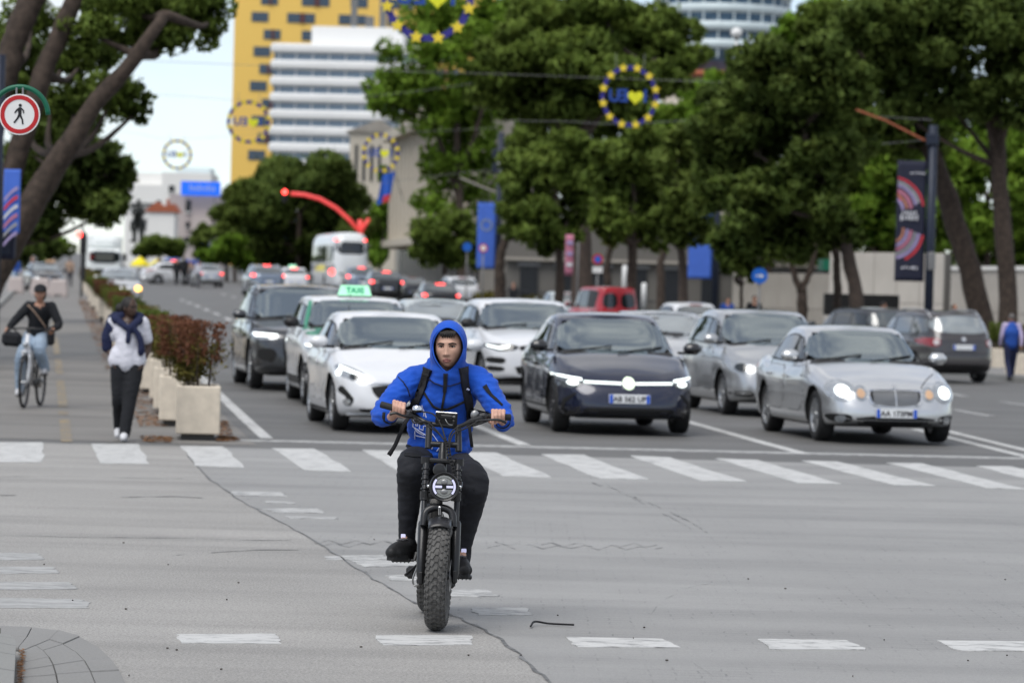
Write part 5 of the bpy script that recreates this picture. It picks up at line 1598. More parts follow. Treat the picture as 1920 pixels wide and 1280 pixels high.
for i, (px, Y, w_) in enumerate([(76, 172, 1.0), (110, 168, .9), (30, 176, .8)]):
    g = gx(px, Y)
    t = thing('street_barrier', ['pinkish barrier block right of the dark car on the far left', 'pinkish barrier block in front of the dark car', 'pinkish barrier block under the leaning trunk'][i], 'barrier', tuple(g), 0, 'pink barriers across the cycle path')
    MB().box((0, 0, .42), (w_, .4, .75), bev=.08, taper=.8).build('block', 'block_pink', t)
    for sx in (-.3, .3): MB().box((sx * w_, 0, .04), (.2, .5, .1), bev=.02).build('foot', 'block_pink', t)
# VEHICLES
def unit_outline(ax, by, nf, nr, N=132):
    """Closed plan outline (normalised), denser at its rounded corners."""
    T = np.linspace(0, 2 * PI, 4001)[:-1]
    c, s_ = np.cos(T), np.sin(T)
    n = np.where(c > 0, nf, nr)
    x = np.sign(c) * np.abs(c) ** (2 / n); y = np.sign(s_) * np.abs(s_) ** (2 / n)
    dx, dy = np.diff(np.append(x, x[0])) * ax, np.diff(np.append(y, y[0])) * by
    seg = np.hypot(dx, dy); ang = np.unwrap(np.arctan2(dy, dx))
    turn = np.abs(np.diff(np.append(ang, ang[0] + 2 * PI)))
    w = seg + np.minimum(turn, .05) * 0.55
    cum = np.concatenate([[0], np.cumsum(w)])
    half = cum[-1] / 2
    tgt = np.linspace(0, half, N // 2 + 1)
    xs_, ys_ = np.interp(tgt, cum[:-1], x), np.interp(tgt, cum[:-1], y)
    xs_[0], ys_[0], xs_[-1], ys_[-1] = 1, 0, -1, 0
    X = np.concatenate([xs_, xs_[1:-1][::-1]]); Yv = np.concatenate([ys_, -ys_[1:-1][::-1]])
    return X, Yv
def stack(layers):
    n = len(layers[0]); V, F = [], []
    for L in layers: V.extend(L)
    for i in range(len(layers) - 1):
        for j in range(n):
            F.append((i*n + j, i*n + (j+1) % n, (i+1)*n + (j+1) % n, (i+1)*n + j))
    bm = bmesh.new()
    vs = [bm.verts.new(v) for v in V]
    for f in F:
        try: bm.faces.new([vs[i] for i in f])
        except ValueError: pass
    bmesh.ops.remove_doubles(bm, verts=bm.verts, dist=2e-4)
    bmesh.ops.dissolve_degenerate(bm, edges=bm.edges, dist=1e-5)
    bmesh.ops.recalc_face_normals(bm, faces=bm.faces)
    return bm
def rpoly(p, it=2):
    """Corner-cut outline."""
    for _ in range(it):
        q = []
        for i in range(len(p)):
            a, b = p[i], p[(i+1) % len(p)]
            q += [(a[0]*.78 + b[0]*.22, a[1]*.78 + b[1]*.22), (a[0]*.22 + b[0]*.78, a[1]*.22 + b[1]*.78)]
        p = q
    return p
def ell(cx, cz, rx, rz, n=24): return [(cx + rx * math.cos(2*PI*k/n), cz + rz * math.sin(2*PI*k/n)) for k in range(n)]
def rect(cx, cz, w, h, r=0):
    p = [(cx - w/2, cz - h/2), (cx + w/2, cz - h/2), (cx + w/2, cz + h/2), (cx - w/2, cz + h/2)]
    return rpoly(p, r) if r else p
def in_poly(x, y, P):
    c = False; j = len(P) - 1
    for i in range(len(P)):
        if (P[i][1] > y) != (P[j][1] > y) and x < (P[j][0] - P[i][0]) * (y - P[i][1]) / (P[j][1] - P[i][1]) + P[i][0]: c = not c
        j = i
    return c
VIEW = {'front': (lambda u, v: Vector((8, u, v)), Vector((-1, 0, 0))), 'rear': (lambda u, v: Vector((-8, u, v)), Vector((1, 0, 0))),
        'left': (lambda u, v: Vector((u, 5, v)), Vector((0, -1, 0))), 'right': (lambda u, v: Vector((u, -5, v)), Vector((0, 1, 0))),
        'top': (lambda u, v: Vector((u, v, 6)), Vector((0, 0, -1)))}
def patch_mesh(bvh, poly, view, off, m, name, grid=.07, th=.012):
    """A panel cut to an outline and laid over the bodywork, with a real edge."""
    B = []
    n = len(poly)
    for i in range(n):
        a, b = poly[i], poly[(i+1) % n]
        k = max(1, int(math.hypot(b[0]-a[0], b[1]-a[1]) / grid))
        for j in range(k): B.append((a[0] + (b[0]-a[0]) * j/k, a[1] + (b[1]-a[1]) * j/k))
    xs_, ys_ = [p[0] for p in B], [p[1] for p in B]
    pts = list(B)
    gx_ = np.arange(min(xs_) + grid * .5, max(xs_), grid); gy_ = np.arange(min(ys_) + grid * .5, max(ys_), grid)
    for x in gx_:
        for y in gy_:
            if in_poly(x, y, B) and min((x-p[0])**2 + (y-p[1])**2 for p in B) > (grid * .35) ** 2: pts.append((x, y))
    try:
        vo, eo, fo, ov, oe, of = geometry.delaunay_2d_cdt([Vector(p) for p in pts], [], [list(range(len(B)))], 1, 1e-6)
    except Exception:
        return None
    org, d = VIEW[view]
    P, N = [], []
    for v in vo:
        h = bvh.ray_cast(org(v[0], v[1]), d)
        if h[0] is None:
            o_ = org(v[0], v[1]); h = bvh.find_nearest(Vector((0 if view in ('front', 'rear') else o_.x, 0 if view in ('left', 'right') else o_.y, 0 if view == 'top' else o_.z)) - d * 1.2)
        nn = h[1] if h[1].dot(d) < 0 else -h[1]
        P.append(h[0] + nn * off - d * off * .3); N.append(nn)
    V = [tuple(p) for p in P]; F = []
    for f in fo:
        f = list(f)
        nv = (P[f[1]] - P[f[0]]).cross(P[f[2]] - P[f[0]])
        F.append(tuple(f) if nv.dot(d) < 0 else tuple(f[::-1]))
    ec = {}
    for f in F:
        for i in range(len(f)):
            e = (f[i], f[(i+1) % len(f)]); ec[e] = 1
    k = len(V)
    low = {}
    for (a, b) in list(ec):
        if (b, a) not in ec:
            for q in (a, b):
                if q not in low:
                    low[q] = len(V); V.append(tuple(P[q] - N[q] * (off + th)))
            F.append((b, a, low[a], low[b]))
    return auto_smooth(mk(name, V, F, m), 35)
WHEELS = {}
def wheel_meshes(style, rimm):
    k = (style, rimm)
    if k in WHEELS: return WHEELS[k]
    T = Matrix.Rotation(PI / 2, 4, 'X')   # axis along y
    w = .34
    prof = [(.66, -w*.92), (.80, -w), (.93, -w*.96), (.985, -w*.78), (1.0, -w*.4), (1.0, w*.4), (.985, w*.78), (.93, w*.96), (.80, w), (.66, w*.92), (.66, -w*.92)]
    ty = MB().lathe(prof, 40, T).mesh('tyre', 'rubber', True)
    mb = MB()
    mb.lathe([(.68, -w*.8), (.68, w*.90), (.655, w*.93), (.62, w*.80), (.60, w*.45)], 36, T, 0)
    mb.lathe([(.61, w*.35), (0, w*.35)], 24, T, 1)
    ns = {'five': 5, 'ten': 10, 'seven': 7, 'multi': 15}[style]
    for i in range(ns):
        a = 2 * PI * i / ns
        c_, s_ = math.cos(a), math.sin(a)
        hw = {'five': .105, 'ten': .045, 'seven': .07, 'multi': .025}[style]
        px, pz = -s_, c_
        V = []
        for rr, y_, h_ in ((.12, -w*.78, hw * 1.15), (.64, -w*.84, hw * .8)):
            for sg in (-1, 1):
                for yy in (y_, y_ + w * .25): V.append((c_ * rr + px * h_ * sg, yy, s_ * rr + pz * h_ * sg))
        mb.add(V, [(0,2,6,4),(1,5,7,3),(0,4,5,1),(2,3,7,6),(4,6,7,5)], 0)
    mb.lathe([(.16, w*.70), (.15, w*.88), (0, w*.9)], 16, T, 0)
    mb.lathe([(.60, -w*.2), (0, -w*.2)], 24, T, 1)
    mb.lathe([(.0, -w*.9), (.15, -w*.88), (.16, -w*.6)], 16, T, 0)
    ri = mb.mesh('rim', [rimm, 'gap_black'])
    WHEELS[k] = (ty, ri)
    return ty, ri
def car_body(S):
    L, W, H = S['L'], S['W'], S['H']
    gc = S.get('gc', .19)
    X0 = L / 2
    zt = interp([d for d, z in S['top']], [z for d, z in S['top']])
    ztop = lambda x: zt(X0 - x)
    nx, ny = unit_outline(L / 2, W / 2, S.get('nf', 5.4), S.get('nr', 5.6))
    fi = interp(*zip(*S.get('front', [(0, .13), (.12, .04), (.3, 0), (.5, .0), (.68, .03), (.82, .06), (.93, .11), (1, .20)])))
    ri = interp(*zip(*S.get('rear', [(0, .16), (.12, .06), (.3, 0), (.5, .0), (.7, .02), (.85, .03), (.94, .06), (1, .12)])))
    si = interp(*zip(*S.get('side', [(0, .10), (.06, .045), (.18, .02), (.35, .005), (.52, .012), (.70, .0), (.80, .012), (.90, .045), (.96, .075), (1, .12)])))
    lay = []
    def ring(t, k=1.0, crown=0.0):
        af, ar, b = L/2 - fi(t), L/2 - ri(t), W/2 - si(t)
        out = []
        for cx, sy in zip(nx, ny):
            x = (af if cx > 0 else ar) * cx
            zz = gc + t * (ztop(x) - gc)
            if t < .25: zz += (.25 - t) / .25 * S.get('lift', .05) * max(0, abs(cx) - .8) / .2
            y = b * sy * k
            if crown: zz += crown * (1 - k * k) * (1 - abs(cx) ** 6)
            out.append((x, y, zz))
        return out
    lay.append(ring(0, 0.0)); lay.append(ring(0, .6))
    for t in (0, .03, .07, .12, .18, .25, .33, .41, .49, .57, .64, .70, .75, .80, .84, .88, .91, .94, .965, .985, 1.0): lay.append(ring(t))
    for k in (.92, .8, .62, .4, .2, 0.0): lay.append(ring(1.0, k, S.get('crown', .05)))
    bm = stack(lay)
    me = bpy.data.meshes.new('low'); bm.to_mesh(me); bm.free()
    me.materials.append(M[S['paint']]); me.materials.append(M['underbody'])
    cut = MB()
    R_ = S['R']
    for xw in (X0 - S['fo'], X0 - S['fo'] - S['wb']):
        for sg in (-1, 1):
            cut.cyl((xw, sg * (W/2 - .34), R_), (xw, sg * (W/2 + .3), R_), R_ + S.get('gap', .055), 40)
    cm = cut.mesh('cut', ['underbody'])
    low = boolean_cut(me, cm, 'low')
    names = [m.name for m in low.materials if m]
    if 'underbody' in names:
        ub = names.index('underbody')
    else:
        low.materials.append(M['underbody']); ub = len(low.materials) - 1
    cb = S['cab']   # (d cowl, d screen top, d roof end, d rear glass foot)
    dA, dB, dC, dD = cb
    cx0 = X0 - (dA + dD) / 2
    nx2, ny2 = unit_outline((dD - dA) / 2, W / 2 - .1, S.get('cnf', 5.0), S.get('cnr', 5.0), 116)
    wb_, wr_ = W/2 - S.get('wbase', .055), W/2 - S.get('wroof', .30) + .045
    xmid = X0 - (dB + dC) / 2; hl = (dC - dB) / 2 + .25
    zr = interp(*zip(*S['roof'])) if 'roof' in S else None
    def zroof(x):
        if zr: return zr(X0 - x)
        return H - .03 - S.get('arch', .05) * min(1.6, ((x - xmid) / hl) ** 2)
    bulge = S.get('bulge', .10)
    cl = []
    def cring(s_, k=1.0, crown=0.0):
        e = s_ + bulge * s_ * (1 - s_) * 2
        xf = X0 - (dA + (dB - dA) * (s_ - bulge * .7 * s_ * (1 - s_) * 2))
        xr = X0 - (dD - (dD - dC) * (s_ - S.get('rbulge', .25) * s_ * (1 - s_) * 2))
        b = wb_ + (wr_ - wb_) * (s_ ** 1.25)
        rnd_ = max(0, (s_ - .90) / .10)
        b -= .055 * rnd_ ** 2; xf -= .08 * rnd_ ** 2; xr += .05 * rnd_ ** 2
        out = []
        for cx, sy in zip(nx2, ny2):
            x = cx0 + ((xf - cx0) if cx > 0 else (cx0 - xr)) * cx
            zb = ztop(x) - .07
            out.append((x, b * sy * k, zb + s_ * (zroof(x) - zb) + (crown * (1 - k * k))))
        return out
    cl.append(cring(0, 0.0))
    for s_ in (0, .12, .25, .4, .55, .7, .82, .90, .94, .97, .99, 1.0): cl.append(cring(s_))
    for k in (.9, .75, .5, .25, 0.0): cl.append(cring(1.0, k, S.get('rcrown', .03)))
    bm = stack(cl)
    bm2 = bmesh.new(); bm2.from_mesh(low)
    for f in bm2.faces:
        if f.calc_center_median().z < gc + .03: f.material_index = ub
    tmp = bpy.data.meshes.new('cab'); bm.to_mesh(tmp); bm.free()
    bm2.from_mesh(tmp)
    bvh = BVHTree.FromBMesh(bm2)
    if S.get('inside'):      # hollow the cabin behind the windscreen
        zc, ht = ztop(X0 - dA), H - S.get('hdr', .085)
        hwz = lambda z: wb_ + (wr_ - wb_) * min(1, max(0, (z - zc) / (H - zc))) ** 1.25
        b0, b1 = zc + .04, ht - .025
        x0 = X0 - dB - .95
        cu = MB().prism([(-hwz(b0) * .89, b0), (hwz(b0) * .89, b0), (hwz(b1) * .85, b1), (-hwz(b1) * .85, b1)], X0 - dA + .4 - x0, Matrix(((0,0,1,x0),(1,0,0,0),(0,1,0,0),(0,0,0,1)))).mesh('cut', ['trim_black'])
        for m in low.materials: tmp.materials.append(m)
        tmp = boolean_cut(tmp, cu, 'cab')
        bm3 = bmesh.new(); bm3.from_mesh(low)
        for f in bm3.faces:
            if f.calc_center_median().z < gc + .03: f.material_index = ub
        tn = [m.name for m in tmp.materials]
        ti = tn.index('trim_black') if 'trim_black' in tn else ub
        n3 = len(bm3.faces); bm3.from_mesh(tmp); bm3.faces.ensure_lookup_table()
        low.materials.append(M['trim_black'])
        for f in bm3.faces[n3:]: f.material_index = len(low.materials) - 1 if f.material_index == ti else 0
        bm2.free(); bm2 = bm3
    out = bpy.data.meshes.new('body'); bm2.to_mesh(out); bm2.free()
    for m in low.materials: out.materials.append(m)
    auto_smooth(out, 38)
    ctx = dict(bvh=bvh, ztop=ztop, X0=X0, zroof=zroof, cring=cring, cab=cb, wb=wb_, wr=wr_)
    return out, ctx
def car(S, name, label, cat, loc, rotz, group=None):
    t = thing(name, label, cat, tuple(loc), rotz, group)
    body, K = car_body(S)
    put('body', body, t)
    bvh, X0, ztop = K['bvh'], K['X0'], K['ztop']
    L, W, H = S['L'], S['W'], S['H']
    dA, dB, dC, dD = K['cab']
    def P(nm, poly, view, off, m, grid=.08, parent=t):
        me = patch_mesh(bvh, poly, view, off, m, nm, grid)
        return put(nm, me, parent) if me else None
    gl, gs = S.get('screen', 'glass_screen'), S.get('sideglass', 'glass_dark')
    zc = ztop(X0 - dA)
    ht = H - S.get('hdr', .085)
    def hw(z, zb):   # half width of the glass house at height z
        s_ = min(1, max(0, (z - zb) / (H - zb)))
        return K['wb'] + (K['wr'] - K['wb']) * s_ ** 1.25
    if S.get('wscr', True):
        b0, b1 = zc + .035, ht
        if not S.get('inside'): P('windscreen_surround', rpoly([(-hw(b0, zc) * .955, b0 - .02), (0, b0 - .028), (hw(b0, zc) * .955, b0 - .02), (hw(b1, zc) * .92, b1 + .02), (0, b1 + .038), (-hw(b1, zc) * .92, b1 + .02)], 1), 'front', .002, 'trim_black')
        if not S.get('inside'): P('windscreen', rpoly([(-hw(b0, zc) * .925, b0 + .015), (0, b0 + .005), (hw(b0, zc) * .925, b0 + .015), (hw(b1, zc) * .885, b1 - .01), (0, b1 + .012), (-hw(b1, zc) * .885, b1 - .01)], 1), 'front', .006, gl)
        wp = MB()
        for y0, y1 in ((-.02, .62), (.60 - W * .72, -.05)):
            pts = []
            for k in range(6):
                yy = y0 + (y1 - y0) * k / 5; z = zc + .035 + .075 * (k / 5) ** 1.3
                h = bvh.ray_cast(Vector((8, yy, z)), Vector((-1, 0, 0)))
                if h[0] is not None: pts.append(h[0] + h[1] * .022)
            if len(pts) > 2: put('wiper', MB().tube(pts, .011, 5).mesh('wiper', 'gap_black'), t)
    if S.get('inside'):
        gl = 'glass_clear'
        xs_ = X0 - dB - .62
        MB().box((X0 - dA - .42, 0, zc - .01), (.70, W * .80, .14), bev=.05).build('dashboard', 'trim_black', t)
        for sg in (1, -1):
            st_ = MB().box((xs_, sg * .37, H - .72), (.16, .48, .56), (0, -.15, 0), .06).build('seat', 'cloth_grey', t)
            MB().box((xs_ - .06, sg * .37, H - .35), (.10, .26, .17), (0, -.1, 0), .045).build('headrest', 'cloth_grey', st_)
        MB().tube([Vector((X0 - dA - .72 - .07 * math.sin(a_ * PI / 9), .37 + .185 * math.cos(a_ * PI / 9), zc + .07 + .17 * math.sin(a_ * PI / 9))) for a_ in range(19)], .016, 6).build('steering_wheel', 'gap_black', t)
        MB().box((X0 - dB + .02, 0, ht - .10), (.03, .22, .065), bev=.012).build('rear_view_mirror', 'gap_black', t)
        if S.get('wscr', True): P('windscreen', rpoly([(-hw(b0, zc) * .925, b0 + .015), (0, b0 + .005), (hw(b0, zc) * .925, b0 + .015), (hw(b1, zc) * .885, b1 - .01), (0, b1 + .012), (-hw(b1, zc) * .885, b1 - .01)], 1), 'front', .006, gl)
    zr0, zr1 = ztop(X0 - dD) + .06, H - S.get('rhdr', .12)
    kk = S.get('rgw', .86)
    P('rear_window', rpoly([(-hw(zr0, zr0) * kk, zr0), (hw(zr0, zr0) * kk, zr0), (hw(zr1, zr0) * (kk - .02), zr1), (-hw(zr1, zr0) * (kk - .02), zr1)], 2), 'rear', .006, S.get('rearglass', 'glass_mid'))
    def xf(z):
        zb = zc; s_ = min(1, max(0, (z - zb + .07) / (H - zb)))
        return X0 - (dA + (dB - dA) * s_)
    def xr_(z):
        zb = ztop(X0 - dD); s_ = min(1, max(0, (z - zb + .07) / (H - zb)))
        return X0 - (dD - (dD - dC) * s_)
    belt = lambda x: ztop(x) + .015
    htop = H - S.get('shdr', .13)
    a0 = xf(belt(xf(zc))) - S.get('apil', .20); a1 = xf(htop) - .17
    c0 = xr_(zr0) + S.get('cpil', .30); c1 = xr_(htop) + S.get('cpilt', .22)
    arch_top = lambda x: htop - S.get('archw', .05) * ((x - (a1 + c1) / 2) / ((a1 - c1) / 2)) ** 2
    xb = X0 - S['bpil']
    def strip(x0b, x0t, x1b, x1t, ins):
        n_ = 7
        bot = [(x0b + (x1b - x0b) * k / n_, belt(x0b + (x1b - x0b) * k / n_) + ins) for k in range(n_ + 1)]
        top_ = [(x1t + (x0t - x1t) * k / n_, arch_top(x1t + (x0t - x1t) * k / n_) - ins) for k in range(n_ + 1)]
        return bot + top_
    for vw in ('right', 'left'):
        P('window_surround', strip(c0 - .03, c1 - .03, a0 + .04, a1 + .04, 0), vw, .002, S.get('wtrim', 'trim_black'), .12)
        P('side_window', strip(xb + .04, xb + .04, a0, a1, .022), vw, .006, gs, .12)
        xq = X0 - S['qpil']
        P('side_window', strip(xq + .03, xq + .03 if xq > c1 else c1 + .05, xb - .04, xb - .04, .022), vw, .006, gs, .12)
        if S.get('quarter', True) and xq - c0 > .12: P('quarter_window', strip(c0, min(c1, xq - .06), xq - .03, xq - .03, .022), vw, .006, gs, .12)
        if S.get('doors', True):
            za = S.get('sillz', .36)
            df = X0 - S['fo'] - S['R'] - .16
            for x0, x1, rear in ((xb - .0, df, 0), (X0 - S['fo'] - S['wb'] + S['R'] * .75, xb - .012, 1)):
                zz = lambda x: ztop(x) - .02
                poly = [(x0 if not rear else x0 + .20, za), (x1, za)] + [(x1, zz(x1) - .02), (x0, zz(x0) - .02)]
                if rear: poly += [(x0, zz(x0) * .72 + za * .28)]
                big = rpoly(poly, 1)
                cxm, czm = sum(p[0] for p in big) / len(big), sum(p[1] for p in big) / len(big)
                P('door_gap', [(p[0] + (.008 if p[0] > cxm else -.008), p[1] + (.008 if p[1] > czm else -.008)) for p in big], vw, .0012, 'gap_black', .13)
                d_ = P('door', big, vw, .0045, S['paint'], .13)
                hx_ = x0 + .14 if not rear else x0 + .16
                hz = ztop(hx_) - .17
                h = bvh.ray_cast(Vector((hx_, 5 if vw == 'left' else -5, hz)), Vector((0, -1 if vw == 'left' else 1, 0)))
                if h[0] is not None and d_:
                    MB().box(h[0] + h[1] * .025, (.20, .035, .035), bev=.012).build('handle', S.get('handle', S['paint']), d_)
    ty, rim = wheel_meshes(S.get('spokes', 'five'), S.get('rim', 'alloy'))
    R_ = S['R']
    for i, xw in enumerate((X0 - S['fo'], X0 - S['fo'] - S['wb'])):
        for sg in (-1, 1):
            wl = sub('wheel', t, (xw, sg * (W/2 - .158), R_), (0, 0, (PI if sg > 0 else 0) + (S.get('steer', 0) if i == 0 else 0)))
            put('tyre', ty, wl, scale=(R_, .315, R_)); put('rim', rim, wl, scale=(R_, .32, R_))
    xm = X0 - dA - S.get('mir', .32)
    zm = ztop(xm) + .10
    for sg in (-1, 1):
        mb = MB()
        mb.box((xm, sg * (W/2 + .075), zm), (.14, .235, .155), bev=.055)
        m_ = mb.build('door_mirror', S.get('mirror', S['paint']), t)
        auto_smooth(m_.data, 80)
        MB().box((xm, sg * (W/2 - .035), zm - .055), (.07, .17, .035), bev=.012).build('stalk', 'trim_black', m_)
        MB().box((xm - .068, sg * (W/2 + .075), zm), (.02, .17, .105), bev=.009).build('mirror_glass', 'glass_mid', m_)
    for dct in S.get('bits', []):
        nm, view, poly, off, m = dct[:5]
        mir = dct[5] if len(dct) > 5 else False
        subs = dct[6] if len(dct) > 6 else []
        lab = dct[7] if len(dct) > 7 else None
        for sg in ((1, -1) if mir else (1,)):
            if view == 'side':
                for vw in ('left', 'right'):
                    P(nm, poly, vw, off, m, .06)
                break
            o = P(nm, [(sg * u, v) for u, v in poly], view, off, m, .05)
            if o is None: continue
            if lab: o['label'] = lab
            for sn, sp, so, sm in subs:
                if isinstance(so, float): P(sn, [(sg * u, v) for u, v in sp], view, so, sm, .05, o)
    for (view, z, txt) in S.get('plates', []):
        org, d = VIEW[view]
        h = bvh.ray_cast(org(0, z), d)
        if h[0] is None: continue
        sgn = 1 if view == 'front' else -1
        pt = put('number_plate', MB().box((0, 0, 0), (.018, .53, .115), bev=.004).mesh('number_plate', 'plate_white'), t, (h[0].x + .024 * sgn, 0, z))
        for yy in (-.237, .237): put('blue_band', MB().box((0, 0, 0), (.006, .045, .108)).mesh('blue_band', 'plate_blue'), pt, (.0085 * sgn, yy, 0))
        if txt: put('lettering', text_mesh(txt, .094, .002, .002), pt, (.0105 * sgn, 0, -.004), (PI / 2, 0, PI / 2 * sgn))
    if S.get('rails'):
        for sg in (-1, 1):
            pts = [Vector((X0 - dB - .15 - k * (dC - dB - .2) / 6, sg * (K['wr'] - .06), 0)) for k in range(7)]
            for i, p in enumerate(pts):
                h = bvh.ray_cast(Vector((p.x, p.y, 5)), Vector((0, 0, -1)))
                p.z = (h[0].z if h[0] else H) + (.045 if 0 < i < 6 else .0)
            MB().tube(pts, .018, 6).build('roof_rail', 'alloy', t, True)
    if S.get('aerial'):
        MB().tube([(X0 - dC + .1, 0, H - .01), (X0 - dC - .05, 0, H + .16)], .006, 5).build('aerial', 'gap_black', t)
    return t
def facing(dyaw=0): return math.atan2(-1, -UX) + R(dyaw)
def away(dyaw=0): return math.atan2(1, UX) + R(dyaw)
def axle_place(px, py, S, rot, which='front', Y=None):
    """Place a car so that its axle's middle stands under the given pixel."""
    g = gp(px, py) if Y is None else gx(px, Y)
    d = (S['L'] / 2 - S['fo']) if which == 'front' else (S['L'] / 2 - S['fo'] - S['wb'])
    f = Vector((math.cos(rot), math.sin(rot), 0))
    o = g - f * d
    o.z = gz(o.x, o.y)
    return o
def slats(n, z0, z1, hw_, m, nm='slat', off=.016, t=.012):
    return [(nm, rect(0, z0 + (z1 - z0) * (k + .5) / n, hw_ * 2, t), off, m) for k in range(n)]
SEDAN = dict(L=4.85, W=1.82, H=1.47, fo=.84, wb=2.85, R=.325, top=[(0, .60), (.10, .68), (.30, .75), (.8, .85), (1.45, .96), (2.3, .95), (3.4, .97), (4.2, 1.02), (4.7, 1.00), (4.85, .92)],
             cab=(1.42, 2.22, 3.45, 4.22), bpil=2.42, qpil=3.42, paint='paint_silver', arch=.06, wroof=.33, spokes='seven', apil=.26, cpil=.42, cpilt=.30)
E = dict(SEDAN, inside=True, bits=[
    ('grille_frame', 'front', rpoly([(-.37, .64), (-.31, .45), (.31, .45), (.37, .64), (.30, .685), (-.30, .685)], 2), .012, 'chrome'),
    ('grille', 'front', rpoly([(-.335, .632), (-.285, .472), (.285, .472), (.335, .632), (.28, .664), (-.28, .664)], 2), .018, 'gap_black', False,
     slats(6, .475, .66, .29, 'alloy', off=.024, t=.013) + [('centre_bar', rect(0, .567, .016, .19), .027, 'chrome')]),
    ('headlight', 'front', ell(.665, .655, .165, .135), .008, 'lamp_clear', True, [('lens', ell(.655, .645, .082, .075), .014, 'lamp_lit')], None),
    ('inner_headlight', 'front', ell(.435, .630, .085, .095), .008, 'lamp_clear', True, [('lens', ell(.44, .62, .05, .055), .014, 'lamp_amber_off')], None),
    ('lower_intake', 'front', rpoly([(-.52, .345), (-.46, .235), (.46, .235), (.52, .345)], 1), .009, 'gap_black', False, slats(3, .25, .32, .42, 'trim_black', 'mesh_bar', .012, .008)),
    ('fog_recess', 'front', rpoly([(.56, .36), (.55, .27), (.76, .26), (.84, .34), (.78, .37)], 2), .006, 'gap_black', True, [('fog_lamp', ell(.68, .31, .055, .045), .014, 'lamp_clear')]),
    ('chin_line', 'front', rect(0, .215, 1.36, .022), .006, 'trim_black'),
    ('bonnet_seam', 'top', [(1.55 - .0, .70), (2.26, .36), (2.245, .355), (1.55, .688)], .003, 'gap_black', True),
    ('badge', 'front', ell(0, .705, .028, .020), .022, 'chrome'),
    ('sill_trim', 'side', [(-.95, .27), (1.15, .27), (1.15, .29), (-.95, .29)], .006, 'paint_grey_silver'),
    ('side_trim', 'side', [(-1.0, .555), (1.1, .565), (1.1, .60), (-1.0, .59)], .012, 'paint_silver'),
    ('tail_light', 'rear', rpoly([(.46, .78), (.84, .76), (.86, .92), (.50, .93)], 2), .008, 'tail_off', True)],
    plates=[('front', .385, 'AA 173PM')], steer=.0)
ID = dict(inside=True, L=4.90, W=1.87, H=1.54, fo=.90, wb=2.97, R=.355, top=[(0, .56), (.08, .66), (.25, .75), (.7, .88), (1.15, .985), (2.0, 1.0), (3.4, 1.03), (4.4, 1.08), (4.8, 1.06), (4.90, .95)],
          cab=(1.05, 2.10, 3.35, 4.70), bpil=2.45, qpil=3.48, paint='paint_navy', arch=.10, rbulge=.45, wroof=.32, spokes='multi', rim='alloy_dark', mirror='paint_black', cnf=4.6, apil=.34, cpil=.55, cpilt=.30, wtrim='alloy',
          front=[(0, .14), (.12, .03), (.3, 0), (.5, .0), (.66, .02), (.80, .07), (.93, .17), (1, .30)], nf=4.8, hdr=.10, shdr=.15, handle='gap_black', bits=[
    ('light_bar', 'front', [(-.57, .644), (-.09, .632), (-.09, .656), (-.57, .668)], .010, 'lamp_bar', True),
    ('headlight', 'front', rpoly([(.585, .700), (.585, .625), (.70, .575), (.84, .585), (.905, .70), (.90, .745), (.75, .715)], 1), .008, 'glass_mid', True,
     [('light_strip', [(.59, .695), (.59, .668), (.74, .690), (.895, .728), (.90, .748), (.74, .718)], .014, 'lamp_lit'), ('lens', ell(.70, .642, .065, .032), .014, 'lamp_lit')]),
    ('badge', 'front', ell(0, .640, .082, .082, 32), .016, 'chrome', False, [('badge_ring', ell(0, .640, .074, .074, 28), .020, 'lamp_badge')]),
    ('upper_intake', 'front', rpoly([(-.60, .30), (-.44, .22), (.44, .22), (.60, .30), (.52, .345), (-.52, .345)], 1), .006, 'gap_black', False, slats(3, .235, .335, .40, 'trim_black', 'mesh_bar', .013, .010)),
    ('air_curtain', 'front', rpoly([(.62, .56), (.86, .40), (.90, .30), (.80, .22), (.70, .24), (.82, .35)], 1), .006, 'gap_black', True),
    ('bumper_blade', 'front', rpoly([(.58, .335), (.80, .375), (.66, .275)], 1), .010, 'paint_navy', True),
    ('chin_strip', 'front', rect(0, .205, 1.30, .024, 1), .010, 'alloy_dark'),
    ('corner_blade', 'front', rpoly([(.64, .36), (.60, .32), (.78, .20), (.83, .20)], 1), .012, 'alloy_dark', True),
    ('side_trim', 'side', [(-1.1, .30), (1.2, .30), (1.2, .325), (-1.1, .325)], .006, 'gap_black')],
    plates=[('front', .455, 'AB 562 UP')])
